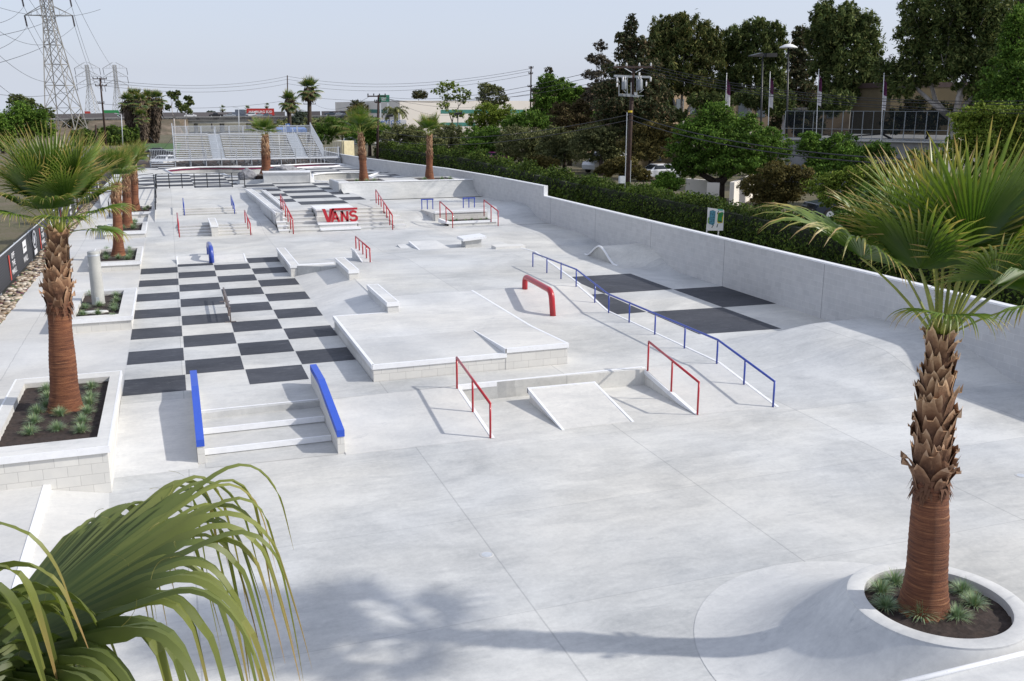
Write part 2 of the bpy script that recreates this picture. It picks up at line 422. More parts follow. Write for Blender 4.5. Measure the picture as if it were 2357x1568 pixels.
# walkway left of the planters, rocks strip
mb = MB()
mb.prism([(-5.45, 22.6, Z1 - .01), (-1.52, 22.6, Z1 - .01), (-1.52, 72, 0.5), (-4.4, 110, 0.5), (-4.9, 110, 0.5)], -.3)
mb.prism([(-5.45, -8, 0.003), (-3.55, -8, 0.003), (-3.55, 22.6, Z1 - .01), (-5.45, 22.6, Z1 - .01)], -.3)
struct(mb.build('path', M_FLOOR2))
M_COB, nt, bs, out = nmat('river_cobbles')
g = N(nt, 'ShaderNodeNewGeometry')
vo = N(nt, 'ShaderNodeTexVoronoi', i_Scale=7.5); nt.links.new(g.outputs['Position'], vo.inputs['Vector'])
nt.links.new(mixc(nt, 'MULTIPLY', .8, ramp(nt, vo.outputs['Distance'], [(0.0, (0.46, 0.38, 0.29)), (0.75, (0.1, 0.075, 0.05))]), vo.outputs['Color']), bs.inputs['Base Color'])
nt.nodes[-1].inputs
bump(nt, bs, math_(nt, 'MULTIPLY', vo.outputs['Distance'], -1), 1.0, 0.06); bs.inputs['Roughness'].default_value = .8
mb = MB()
mb.prism([(-6.25, -8, .02), (-5.45, -8, .02), (-5.45, 22.6, Z1), (-6.2, 22.6, Z1 - .04)], -.3)
mb.prism([(-6.2, 22.6, Z1 - .04), (-5.45, 22.6, Z1), (-4.9, 110, .5), (-5.45, 110, .5)], -.3)
rocks = mb.build('cobbles', M_COB)
tag(rocks, 'strip of tan river cobbles between the banner fence and the path', 'cobbles', kind='stuff')
rr = random.Random(5)
mb = MB()
for i in range(900):
    t = rr.random() ** 1.3; y = 30 + t * 55
    z = Z1 + .01; xr = -5.45 + .55 * max(0, (y - 22.6) / 87.4)
    x = xr - rr.random() * .68 - .03; s = rr.uniform(.045, .10)
    a = rr.random() * 3; vs = []
    for dz, q in ((-.3, .6), (.25, 1), (.7, .55)):
        for k in range(6):
            vs.append((x + s * q * math.cos(a + k * 1.047) * 1.3, y + s * q * math.sin(a + k * 1.047), z + dz * s))
    mb.add(vs, [(i * 6 + k, i * 6 + (k + 1) % 6, i * 6 + 6 + (k + 1) % 6, i * 6 + 6 + k) for i in range(2) for k in range(6)] + [tuple(range(12, 18))])
M_STONE, nt, bs, out = nmat('loose_stones')
g = N(nt, 'ShaderNodeNewGeometry')
nt.links.new(ramp(nt, g.outputs['Random Per Island'], [(0, (.16, .11, .075)), (.5, (.36, .29, .21)), (1, (.55, .5, .43))]), bs.inputs['Base Color'])
st = mb.build('cobbles', M_STONE, smooth=True)
tag(st, 'loose rounded stones lying on the cobble strip beside the fence', 'cobbles', kind='stuff')

# ------------------------------------------------------------------ checker tiles (stained slabs laid flush)
def tiles(rects, zf, name='floor_tiles', sub=1):
    mb = MB()
    for x0, x1, y0, y1 in rects:
        g_ = .012
        mb.add([(x0 + g_, y0 + g_, zf(x0, y0) + .004), (x1 - g_, y0 + g_, zf(x1, y0) + .004), (x1 - g_, y1 - g_, zf(x1, y1) + .004), (x0 + g_, y1 - g_, zf(x0, y1) + .004)], [(0, 1, 2, 3)])
    return struct(mb.build(name, M_DARK))
R = []
for c_ in range(4):
    for r_ in range(14):
        if (c_ + r_) % 2 == 0:
            x0 = -1.52 + 1.445 * c_; y0 = 22.95 + 1.455 * r_
            y1 = y0 + 1.455
            if c_ == 2 and r_ == 0: pass
            if r_ == 13 and c_ in (1, 2): y1 = 42.55
            R.append((x0, min(x0 + 1.445, 4.255), y0, y1))
tiles(R, lambda x, y: Z1)
mb = MB()
zf = lambda x, y: zright(x, y) + .004
for quad in [[(15.3, 32.5), (18.22, 32.4), (18.25, 36.2), (15.3, 36.3)], [(18.22, 28.75), (20.4, 28.65), (20.4, 32.3), (18.22, 32.38)], [(15.29, 25.4), (18.2, 25.2), (18.2, 28.75), (15.29, 28.95)], [(13.3, 28.95), (15.27, 28.95), (15.27, 32.5), (13.3, 32.5)]]:
    mb.add([(x, y, zf(x, y)) for x, y in quad], [(0, 1, 2, 3)])
struct(mb.build('floor_tiles', M_DARK))

# ------------------------------------------------------------------ pad in the middle (manual pad with kicker strip)
pad = empty('manual_pad', (4.25, 22.15, Z1), 'large raised concrete pad with white steel edge beside the black and white tiles', 'skate pad')
mb = MB()
# core with block face
mb.prism([(4.27, 22.17, .83), (7.7, 22.17, .83), (7.7, 24.87, .83), (4.27, 24.87, .83)], .1)
mb.build('block_wall', M_BLOCK, pad)
mb = MB()
mb.prism([(7.7, 22.16, .95), (9.41, 22.16, .95), (9.41, 24.87, .835), (7.7, 24.87, .835)], .1)
mb.prism([(4.27, 24.87, .83), (9.41, 24.87, .83), (9.41, 30.55, .83), (6.0, 30.55, .83), (5.95, 28.06, .83), (4.27, 28.06, .83)], .1)
mb.build('block_wall', M_BLOCK, pad)
mb = MB()
mb.add([(4.31, 22.22, .852), (7.7, 22.22, .852), (7.7, 24.87, .852), (4.31, 24.87, .852)], [(0, 1, 2, 3)])
mb.build('deck', M_FLOOR2, pad)
mb = MB()
mb.add([(7.7, 22.22, .972), (9.36, 22.22, .972), (9.36, 24.87, .853), (7.7, 24.87, .853)], [(0, 1, 2, 3)])
mb.add([(4.31, 24.87, .852), (7.7, 24.87, .852), (9.36, 24.87, .852), (9.36, 30.55, .852), (6.0, 30.55, .852), (5.95, 28.02, .852), (4.31, 28.02, .852)], [(0, 1, 2, 3, 4, 5, 6)])
mb.add([(7.7, 22.22, .852), (7.7, 22.22, .972), (7.7, 24.87, .852)], [(0, 1, 2)])
mb.build('deck', M_GREY if False else M_CONC, pad)
mb = MB()
mb.box(4.25, 7.72, 22.14, 22.22, .74, .857)
mb.prism([(4.23, 22.14, .857), (4.31, 22.22, .857), (4.31, 28.08, .857), (4.23, 28.1, .857)], .74)
mb.box(4.31, 5.95, 28.02, 28.09, .74, .857)
mb.prism([(7.68, 22.13, .977), (9.44, 22.13, .977), (9.44, 22.22, .974), (7.68, 22.22, .974)], .86)
mb.prism([(7.67, 22.13, .98), (7.71, 22.13, .98), (7.71, 24.9, .858), (7.67, 24.9, .858)], [.855, .855, .853, .853])
mb.prism([(9.36, 22.2, .977), (9.44, 22.2, .977), (9.44, 24.87, .857), (9.36, 24.87, .857)], [.85, .85, .75, .75])
mb.prism([(9.36, 24.87, .857), (9.44, 24.87, .857), (9.44, 30.6, .857), (9.36, 30.6, .857)], .74)
mb.build('steel_edge', M_STEEL, pad)

# ------------------------------------------------------------------ stairs with blue ledges, front left
stp = empty('staircase', (1.5, 19.5, 0), 'three wide concrete steps between the two bright blue ledges', 'stairs')
mb = MB()
mb.box(.17, 2.79, 20.2, 21.05 + .3, -.1, .416)
mb.box(.17, 2.79, 19.35, 20.2, -.1, .276)
mb.box(.17, 2.79, 18.9, 19.35, -.1, .004)
mb.box(.17, 2.79, 19.4 - .9 + .0, 19.35, -.1, .004)
mb.v = []; mb.f = []; mb.m = []
mb.box(.17, 2.78, 21.22, 22.0, -.1, .412)
mb.box(.17, 2.78, 20.34, 21.22, -.1, .28)
mb.box(.17, 2.78, 19.42, 20.34, -.1, .14)
mb.build('steps', M_GREY, stp, bev=0)
for y, z in ((21.2, .42), (20.32, .28), (19.40, .14)):
    MB().box(.17, 2.78, y, y + .05, z - .115, z + .004).build('step_nosing', M_STEEL, stp)
mb = MB().add([(.17, 18.7, .005), (2.78, 18.58, .005), (2.78, 19.42, .005), (.17, 19.42, .005)], [(0, 1, 2, 3)])
mb.build('landing', M_GREY, stp)
def blue_ledge(x, yf, yk, yn, lab):
    e = empty('skate_ledge', (x, yn, 0), lab, 'skate ledge', 'blue capped ledges beside the steps')
    w = .155
    MB().xprism([(yf, 0), (yn, 0), (yn, .40), (yk, .81), (yf, .81)], x + .006, x + w - .006).build('block_wall', M_BLOCK, e)
    mb = MB()
    mb.xprism([(yf + .01, .79), (yf + .01, .925), (yk, .925), (yk, .79)], x, x + w)
    mb.xprism([(yk, .79), (yk, .925), (yn - .02, .515), (yn - .02, .37)], x - .001, x + w + .001)
    mb.build('blue_cap', M_BLUE2, e)
blue_ledge(.03, 22.85, 21.5, 18.98, 'left blue topped ledge, near the square planter, sloping down beside the steps')
blue_ledge(2.78, 22.45, 21.12, 18.62, 'right blue topped ledge sloping down between the steps and the concrete bank')

# ------------------------------------------------------------------ gap with back wall, kicker wedge
gp = empty('retaining_wall', (8.6, 21.2, 0), 'low block wall with white steel lip behind the small wedge ramp', 'wall')
MB().box(6.12, 11.1, 21.2, 21.34, -.1, .405).build('block_wall', M_BLOCK, gp)
mb = MB(); mb.box(6.1, 11.12, 21.16, 21.24, .31, .43)
mb.build('steel_edge', M_STEEL, gp)
sw = empty('retaining_wall', (11.1, 18.4, 0), 'triangular block side wall with white steel edge under the second red handrail', 'wall')
MB().xprism([(18.38, 0), (21.17, 0), (21.17, .40)], 11.09, 11.16).build('block_wall', M_BLOCK, sw)
MB().xprism([(18.36, .012), (21.17, .43), (21.17, .315), (19.1, .012)], 11.07, 11.17).build('steel_edge', M_STEEL, sw)
sw = empty('retaining_wall', (6.12, 18.4, 0), 'thin white steel edge of the bank under the first red handrail', 'wall')
MB().xprism([(18.43, .012), (21.17, .43), (21.17, .315), (19.1, .012)], 6.07, 6.15).build('steel_edge', M_STEEL, sw)
MB().xprism([(18.43, 0), (21.17, 0), (21.17, .40)], 6.08, 6.13).build('block_wall', M_BLOCK, sw)
wd = empty('wedge_ramp', (8.6, 19.5, 0), 'small concrete wedge ramp with white edges standing in the gap between the red handrails', 'ramp')
mb = MB(); mb.prism([(7.77, 18.47, .004), (9.45, 18.45, .004), (9.45, 20.52, .34), (7.77, 20.6, .34)], -.05); mb.build('ramp_body', M_CONC, wd)
mb = MB()
mb.prism([(7.72, 18.42, .012), (7.78, 18.42, .012), (7.78, 20.63, .352), (7.72, 20.63, .352)], [-.02, -.02, .23, .23])
mb.prism([(9.44, 18.42, .012), (9.50, 18.42, .012), (9.50, 20.58, .352), (9.44, 20.58, .352)], [-.02, -.02, .23, .23])
mb.prism([(7.72, 20.58, .356), (9.5, 20.52, .356), (9.5, 20.6, .356), (7.72, 20.66, .356)], .23)
mb.build('steel_edge', M_STEEL, wd)

# ------------------------------------------------------------------ rails
def rail(label, rail_pts, posts, mat, w=.055, group=None, square=False, cat='handrail', pw=.05, name='handrail'):
    base = posts[len(posts) // 2]
    e = empty(name, (base[0], base[1], base[2]), label, cat, group)
    mb = MB()
    if square:
        for a, b in zip(rail_pts, rail_pts[1:]):
            d = (Vector(b) - Vector(a)).normalized() * w * .35
            mb.bar(Vector(a) - d, Vector(b) + d, w)
    else:
        mb.tube(rail_pts, w / 2, 10)
    mb.build('rail', mat, e, smooth=not square)
    for p in posts:
        MB().tube([(p[0], p[1], p[2] - .03), (p[0], p[1], p[3])], pw / 2, 8).build('post', mat, e, smooth=True) if not square else MB().bar((p[0], p[1], p[2] - .03), (p[0], p[1], p[3] - w * .3), pw, up=(0, 1, 0)).build('post', mat, e)
        MB().box(p[0] - .07, p[0] + .07, p[1] - .07, p[1] + .07, p[2] - .02, p[2] + .012).build('base_plate', mat if False else M_STEEL, e) if False else None
    return e
rg = 'red handrails of the skatepark'
rail('red handrail down the concrete bank, left of the small wedge ramp', [(6.06, 21.02, 1.17), (6.06, 18.47, .79)], [(6.06, 21.02, Z1, 1.17), (6.06, 19.75, .2, .98), (6.06, 18.47, 0, .79)], M_RED, .06, rg)
rail('red handrail on the sloping side wall, right of the small wedge ramp', [(11.12, 20.9, 1.17), (11.12, 18.38, .79)], [(11.12, 20.9, Z1, 1.17), (11.12, 19.65, .2, .98), (11.12, 18.38, 0, .79)], M_RED, .06, rg)
by = [34.5, 33.0, 31.6, 30.2, 28.6, 27.5, 26.0, 24.3, 22.55, 20.85, 19.55, 18.28]
def zb(y):
    if y > 30.3: return Z2
    if y > 27.8: return lerp(Z1, Z2, (y - 27.8) / 2.5)
    if y > 20.9: return Z1
    return lerp(0, Z1, (y - 18.3) / 2.6)
def hb(y): return lerp(.58, .66, (34.5 - y) / 8)
ps = [(13.12, y, zb(y), zb(y) + hb(y)) for y in by]
rail('very long blue handrail with two kinks running down beside the dark floor squares', [(13.12, 34.5, Z2 + .56), (13.12, 30.2, Z2 + .58), (13.12, 27.6, Z1 + .62), (13.12, 20.85, Z1 + .64), (13.12, 18.28, .64)], ps, M_BLUE, .06)
mb = MB()
for (y0, z0), (y1, z1) in zip([(30.4, Z2), (27.8, Z1), (20.9, Z1)], [(27.8, Z1), (20.9, Z1), (18.25, 0)]):
    mb.prism([(13.2, y1, z1 + .012), (13.27, y1, z1 + .012), (13.27, y0, z0 + .012), (13.2, y0, z0 + .012)], [z1 - .2, z1 - .2, z0 - .2, z0 - .2])
mb.prism([(13.33, 30.4, Z2 + .01), (13.41, 30.4, Z2 + .01), (14.68, 38.2, Z2 + .01), (14.6, 38.2, Z2 + .01)], Z2 - .2)
mb.prism([(14.6, 38.2, Z2 + .01), (14.68, 38.2, Z2 + .01), (15.33, 43.3, Z1 + .01), (15.25, 43.3, Z1 + .01)], [Z2 - .2, Z2 - .2, Z1 - .2, Z1 - .2])
tag(mb.build('steel_edging', M_STEEL), 'white steel edging along the floor step beside the long blue handrail', 'edging')

def arch(label, pts, r, mat, grp, nm='pipe_rail'):
    """thick round pipe: up, along, down with rounded shoulders"""
    a, b = Vector(pts[0]), Vector(pts[3]); A, B = Vector(pts[1]), Vector(pts[2])
    path = [a]
    def corner(p, q, s, R_):
        d1 = (q - p).normalized(); d2 = (s - q).normalized(); res = []
        for k in range(9):
            t = k / 8; res.append((q - d1 * R_) * (1 - t) ** 2 + q * 2 * t * (1 - t) + (q + d2 * R_) * t * t)
        return res
    path += corner(a, A, B, r * 2.6) + corner(A, B, b, r * 2.6) + [b]
    o = MB().tube(path, r, 20).build(nm, mat, smooth=True)
    return tag(o, label, 'pipe rail', grp)
arch('thick glossy red pipe rail bent down at both ends on the bank', [(11.25, 30.35, Z2 - .05), (11.25, 30.35, Z2 + .42), (11.25, 27.9, Z1 + .78), (11.25, 27.72, Z1 - .05)], .098, M_RED, 'thick bent pipe rails')
arch('thick glossy blue pipe rail on the low ramp beyond the black tiles', [(1.33, 45.1, Z1 - .05), (1.33, 45.1, Z1 + .5), (1.33, 42.75, Z1 + .62), (1.33, 42.55, Z1 - .05)], .11, M_BLUE, 'thick bent pipe rails')

# ledges on the plateau edge
def ledge(label, x0, x1, y0, y1, zb0, zt, mat=M_BLOCK, cap=.1, grp=None, top=M_CONC, ov=.03):
    e = empty('skate_ledge', ((x0 + x1) / 2, y0, zb0), label, 'skate ledge', grp)
    MB().box(x0 + ov, x1 - ov, y0 + ov, y1 - ov, zb0, zt - cap + .01).build('block_wall', mat, e)
    MB().box(x0 + .045, x1 - .045, y0 + .045, y1 - .045, zt - .05, zt + .002).build('concrete_top', top, e)
    mb = MB()
    t = .05
    mb.box(x0, x0 + t, y0, y1, zt - cap, zt + .006); mb.box(x1 - t, x1, y0, y1, zt - cap, zt + .006)
    mb.box(x0 + t, x1 - t, y0, y0 + t, zt - cap, zt + .006); mb.box(x0 + t, x1 - t, y1 - t, y1, zt - cap, zt + .006)
    mb.build('steel_edge', M_STEEL, e)
    return e
lg = 'concrete ledges along the edge of the raised floor'
ledge('concrete ledge nearest the big raised pad, on top of the grey bank', 5.87, 6.27, 27.95, 31.15, .4, 1.17, M_CONC, grp=lg, cap=.12)
ledge('concrete ledge between the near ledge and the long ledge beside the tiles', 5.8, 6.2, 34.2, 37.3, .5, 1.17, M_CONC, grp=lg, cap=.12)
ledge('longest concrete ledge beside the far end of the black and white tiles', 4.12, 4.5, 37.85, 42.9, .1, .87, M_BLOCK, grp=lg, cap=.1)
e = empty('retaining_wall', (5.1, 37.85, Z1), 'short block wall with white lip joining two ledges above the grey bank', 'wall')
MB().box(4.5, 5.85, 37.88, 38.1, .1, .78).build('block_wall', M_BLOCK, e)
MB().box(4.5, 5.87, 37.85, 38.1, .765, .872).build('steel_edge', M_STEEL, e)
# hubba with little red rail
e = empty('skate_ledge', (7.2, 38.6, Z2), 'short wedge shaped concrete ledge under the small red rail', 'skate ledge')
MB().xprism([(37.8, Z2 - .1), (40.2, Z1), (40.2, 1.1), (39.4, 1.1), (37.8, Z2)], 7.0, 7.42).build('ledge_body', M_CONC, e)
mb = MB(); mb.xprism([(37.75, Z2 + .01), (39.4, 1.115), (40.25, 1.115), (40.25, 1.03), (39.4, 1.03), (38.1, Z2 + .01)], 6.97, 7.02)
mb.build('steel_edge', M_STEEL, e)
rail('small red handrail with five posts on the wedge shaped ledge', [(7.15, 40.0, 1.62), (7.3, 37.75, 1.4)],
     [(lerp(7.15, 7.3, t), 40.0 - 2.25 * t, (1.1 if t < .3 else lerp(1.1, Z2, (t - .27) / .73)), lerp(1.62, 1.4, t)) for t in (0, .25, .5, .75, 1)], M_RED, .065, rg, pw=.055)
# low kickers beyond
e = empty('wedge_ramp', (11.2, 44, Z1), 'low wide double wedge ramp in the middle distance with a white left edge', 'ramp')
mb = MB(); mb.prism([(10.72, 43.2, Z1 + .004), (12.2, 43.2, Z1 + .004), (11.95, 44.8, Z1 + .2), (10.6, 44.8, Z1 + .2)], .2); mb.prism([(10.0, 44.0, Z1 + .004), (10.6, 44.0, Z1 + .004), (10.6, 44.8, Z1 + .08), (10.0, 44.8, Z1 + .08)], .2)
mb.build('ramp_body', M_CONC, e)
MB().prism([(10.68, 43.2, Z1 + .012), (10.75, 43.2, Z1 + .012), (10.64, 44.8, Z1 + .215), (10.57, 44.8, Z1 + .215)], [.4, .4, .45, .45]).build('steel_edge', M_STEEL, e)
e = empty('skate_table', (13.4, 43.3, Z1), 'narrow concrete table ledge with a tilted overhanging white top', 'skate ledge')
MB().box(12.98, 13.78, 43.2, 43.9, .2, .8).build('table_base', M_GREY, e)
mb = MB(); mb.prism([(12.82, 43.05, .86), (13.98, 43.05, .95), (13.98, 44.1, .95), (12.82, 44.1, .86)], [.74, .83, .83, .74]); mb.build('table_top', M_STEEL, e)
e = empty('skate_ledge', (14.5, 40.9, Z1), 'very low long slab with a dark front face right of the table ledge', 'skate ledge')
MB().box(13.75, 15.2, 40.95, 41.6, .3, .72).build('slab', M_CONC, e)
# low kicker at the far end of the tiles
e = empty('wedge_ramp', (1.3, 43.5, Z1), 'low ramp with white side edges at the far end of the black and white tiles', 'ramp')
mb = MB(); mb.prism([(-.07, 42.55, Z1 + .004), (2.79, 42.45, Z1 + .004), (2.76, 43.7, Z1 + .15), (-.07, 43.8, Z1 + .15)], .2); mb.build('ramp_body', M_CONC, e)
mb = MB(); mb.prism([(-.1, 42.5, Z1 + .01), (-.04, 42.5, Z1 + .01), (-.04, 43.85, Z1 + .165), (-.1, 43.85, Z1 + .165)], .3)
mb.prism([(2.73, 42.4, Z1 + .01), (2.79, 42.4, Z1 + .01), (2.79, 43.75, Z1 + .165), (2.73, 43.75, Z1 + .165)], .3); mb.build('steel_edge', M_STEEL, e)
# dark grind rail on the tiles
e = empty('grind_rail', (1.37, 32, Z1), 'dark weathered flat grind rail standing alone on the black and white tiles', 'grind rail')
MB().bar((1.37, 30.15, Z1 + .47), (1.37, 33.7, Z1 + .47), .05, .05).build('rail', M_RUSTRAIL, e)
for y in (30.2, 31.2, 32.6, 33.65):
    MB().bar((1.37, y, Z1), (1.37, y, Z1 + .46), .04, up=(0, 1, 0)).build('post', M_RUSTRAIL, e)
MB().bar((1.37, 30.2, Z1 + .3), (1.37, 33.65, Z1 + .3), .025).build('lower_bar', M_RUSTRAIL, e)
for y in (30.25, 33.6):
    MB().box(1.2, 1.54, y - .04, y + .04, Z1 + .003, Z1 + .02).build('foot', M_RUSTRAIL, e)

# ------------------------------------------------------------------ left far terraces (three small + four small steps)
def steps(label, x0, x1, ys_, zs_, mat, side=None):
    """ys_: front edge of each tread from the bottom; zs_: its height"""
    e = empty('staircase', ((x0 + x1) / 2, ys_[0], zs_[0]), label, 'stairs')
    mb = MB()
    for i, (y, z) in enumerate(zip(ys_, zs_)):
        y2 = ys_[i + 1] if i + 1 < len(ys_) else y + .9
        mb.box(x0, x1, y, y2 + (.0 if i + 1 < len(ys_) else 0), 0.1, z - .001 * i)
    mb.build('steps', mat, e)
    mb = MB()
    for y, z in zip(ys_, zs_): mb.box(x0, x1, y - .012, y + .03, z - .07, z + .003)
    mb.build('step_nosing', M_STEEL if False else M_FLOOR2, e)
    return e
steps('four wide concrete steps between the square planters and the bent ledge', .1, 3.75, [51.75, 52.45, 53.15, 53.85], [.5, .58, .66, .74], M_FLOOR2)
mb = MB()
ZA, ZB_ = .74, .98
mb.prism([(.1, 54.6, ZA), (5.0, 54.6, ZA), (5.0, 59.2, ZA), (-1.1, 59.2, ZA), (-1.1, 56.0, ZA), (.1, 55.6, ZA)], .1)
mb.prism([(-1.52, 51.0, Z1 + .003), (.1, 51.0, Z1 + .003), (.1, 55.8, ZA), (-1.52, 56.2, ZA)], .1)
mb.prism([(3.75, 51.4, Z1 + .003), (5.3, 51.3, Z1 + .003), (5.0, 54.7, ZA), (3.75, 54.7, ZA)], .1)
mb.prism([(-1.1, 61.2, ZB_), (5.2, 61.2, ZB_), (5.2, 66, ZB_), (-1.1, 68, ZB_)], .1)
mb.prism([(-1.1, 59.2, ZA), (.5, 59.2, ZA), (.5, 61.2, ZB_), (-1.1, 61.2, ZB_)], .1)
mb.prism([(3.5, 59.2, ZA), (5.2, 59.2, ZA), (5.2, 61.2, ZB_), (3.5, 61.2, ZB_)], .1)
mb.prism([(-1.1, 68, ZB_), (5.2, 66, ZB_), (5.0, 71.0, ZU), (-1.1, 72.6, ZU)], .1)
struct(mb.build('skatepark_floor', M_FLOOR))
steps('three short concrete steps between the two small blue handrails', .5, 3.5, [59.25, 59.95, 60.6], [.82, .90, .98], M_FLOOR2)
rail('red handrail on the left side of the four wide steps', [(.1, 54.2, 1.4), (.12, 51.6, 1.05)], [(.1, 54.2, ZA, 1.4), (.11, 52.9, .6, 1.22), (.12, 51.6, Z1, 1.05)], M_RED, .07, rg, pw=.06)
rail('red handrail on the right side of the four wide steps, before the curved ledge', [(3.62, 54.2, 1.42), (3.66, 51.3, 1.02)], [(3.62, 54.2, ZA, 1.42), (3.64, 52.7, .6, 1.2), (3.66, 51.3, Z1, 1.02)], M_RED, .07, rg, pw=.06)
rail('small blue handrail left of the three short steps', [(.52, 61.3, 1.55), (.52, 59.1, 1.3)], [(.52, 61.3, ZB_, 1.55), (.52, 59.1, ZA, 1.3)], M_BLUE, .07, 'small blue handrails on the terrace', pw=.06)
rail('small blue handrail right of the three short steps', [(3.36, 61.7, 1.6), (3.36, 59.0, 1.25)], [(3.36, 61.7, ZB_, 1.6), (3.36, 60.3, .86, 1.43), (3.36, 59.0, ZA, 1.25)], M_BLUE, .07, 'small blue handrails on the terrace', pw=.06)
ledge('plain block ledge with white edges standing across the four wide steps', 1.68, 2.08, 51.4, 55.0, .3, .99, M_BLOCK, cap=.09)

# curved hubba (two parallel ledges) stepping down
def strip_ledge(name, label, pts, w, cap, mat, cat='skate ledge'):
    """pts: (x, y, ztop, zbottom) along; wall of width w to the right"""
    e = empty(name, (pts[0][0], pts[0][1], pts[0][3]), label, cat)
    body, edge = MB(), MB()
    for a, b in zip(pts, pts[1:]):
        body.prism([(a[0] + .03, a[1], a[2]), (b[0] + .03, b[1], b[2]), (b[0] + w - .03, b[1], b[2]), (a[0] + w - .03, a[1], a[2])], [a[3], b[3], b[3], a[3]])
        for off in (0, w - .06):
            edge.prism([(a[0] + off, a[1], a[2] + .01), (b[0] + off, b[1], b[2] + .01), (b[0] + off + .06, b[1], b[2] + .01), (a[0] + off + .06, a[1], a[2] + .01)], [a[2] - cap, b[2] - cap, b[2] - cap, a[2] - cap])
    body.build('ledge_body', mat, e); edge.build('steel_edge', M_STEEL, e)
    return e
cl = strip_ledge('skate_ledge', 'long bent concrete ledge with a channel, left of the checkered upper deck', [(4.72, 68.6, ZU + .12, .8), (4.9, 63.5, ZU + .12, .8), (4.98, 58.5, ZU + .12, .6), (5.1, 54.6, ZU + .08, .3), (5.14, 53.0, ZU + .05, .3)], .42, .12, M_CONC)
strip_ledge('skate_ledge', 'inner white edged ledge bordering the checkered upper deck', [(5.72, 67.0, ZU + .14, 1.0), (5.78, 60.0, ZU + .14, 1.0), (5.8, 55.4, ZU + .14, .9)], .22, .1, M_CONC)
mb = MB(); mb.box(5.1, 5.8, 54.6, 68.6, .6, ZU - .05); struct(mb.build('ledge_channel', M_GREY))
e = empty('staircase', (5.4, 52.4, Z1), 'five narrow block steps at the lower end of the bent concrete ledge', 'stairs')
mbs, mbn = MB(), MB()
for i in range(5):
    y0 = 51.55 + i * .52; z = Z1 + .17 + i * .165
    mbs.box(5.16, 5.66, y0, 54.7, .2, z - .002 * (5 - i) - .01); mbn.box(5.13, 5.69, y0 - .02, y0 + .28, z - .05, z)
mbs.build('steps', M_CONC, e); mbn.build('step_nosing', M_STEEL, e)

# upper deck + stairs around the red sign
mb = MB()
mb.prism([(5.78, 55.2, ZU), (7.35, 55.1, ZU), (9.6, 55.1, ZU), (11.5, 55.4, ZU), (11.55, 63.2, ZU), (11.2, 66.0, ZU), (12.0, 73.0, ZU), (10.4, 74.8, ZU), (6.6, 75.5, ZU), (5.0, 72.5, ZU), (5.0, 68.6, ZU), (5.78, 68.6, ZU)], .1)
struct(mb.build('skatepark_floor', M_FLOOR))
R = []
for ci, (x0, x1) in enumerate([(5.95, 7.1), (7.1, 9.95), (9.95, 11.4)]):
    for r_ in range(9):
        y0 = 57.4 + 2.03 * r_
        if (ci + r_) % 2 == 1:
            xx1 = x1 if y0 < 63 else min(x1, 11.15)
            xx0 = 4.95 if (ci == 0 and y0 > 68.5) else x0
            R.append((xx0, xx1, y0, min(y0 + 2.03, 74.6)))
tiles(R, lambda x, y: ZU)
ne = 6
for (x0, x1, lab, post) in [(5.7, 7.35, 'flight of concrete steps left of the red wall sign', 0), (9.5, 11.35, 'flight of concrete steps right of the red wall sign', 1)]:
    e = empty('staircase', ((x0 + x1) / 2, 51.9, Z1), lab, 'stairs', 'flights of steps beside the red sign')
    a, b = MB(), MB()
    for i in range(ne):
        y0 = 51.55 + i * .62; z = Z1 + (ZU - Z1) * (i + 1) / ne
        a.box(x0, x1, y0, 55.3, .2, z - .012 + .001 * i)
        b.box(x0, x1, y0 - .02, y0 + .05, z - .05, z - .002)
    a.build('steps', M_FLOOR2, e); b.build('step_nosing', M_CONC, e)
# stacked ledges carrying the sign
e = empty('stepped_ledge', (8.4, 52.0, Z1), 'three stacked concrete ledges with white lips carrying the red sign', 'skate ledge')
a, b = MB(), MB()
for (y0, y1, z, x0, x1) in [(51.45, 52.6, .57, 7.35, 9.5), (52.1, 53.4, .80, 7.33, 9.46), (53.3, 55.3, ZU + .15, 7.4, 9.52)]:
    a.box(x0 + .03, x1 - .03, y0 + .04, y1, .2, z - .01); b.box(x0 - .03, x1 + .02, y0 - .02, y1 if z > 1 else y0 + .45, z - .09, z)
a.build('ledge_body', M_CONC, e); b.build('steel_edge', M_STEEL, e)
MB().box(7.36, 9.5, 53.0, 53.45, .3, 1.03).build('ledge_body', M_BLOCK, e)
rail('long red handrail on the steps left of the red wall sign', [(5.74, 55.6, 2.1), (5.82, 51.0, 1.2)],
     [(lerp(5.74, 5.82, t), 55.6 - 4.6 * t, lerp(ZU, Z1, (t - .08) / .82), lerp(2.1, 1.2, t)) for t in (0, .2, .4, .6, .8, 1)], M_RED, .075, rg, pw=.065)
rail('long red handrail down the steps right of the red wall sign', [(11.5, 56.9, 2.1), (11.17, 51.0, 1.2)],
     [(lerp(11.5, 11.17, t), 56.9 - 5.9 * t, lerp(ZU, Z1, (t - .25) / .65), lerp(2.1, 1.2, t)) for t in (0, .17, .33, .5, .67, .84, 1)], M_RED, .075, rg, pw=.065)
e = empty('staircase', (11.8, 52.6, Z1), 'narrow white stepped blocks right of the long red handrail', 'stairs')
a = MB()
for i in range(4):
    a.box(11.4, 12.1, 51.6 + i * .75, 55.4, .2, Z1 + .17 + i * .17 - .001 * i)
a.build('steps', M_CONC, e)
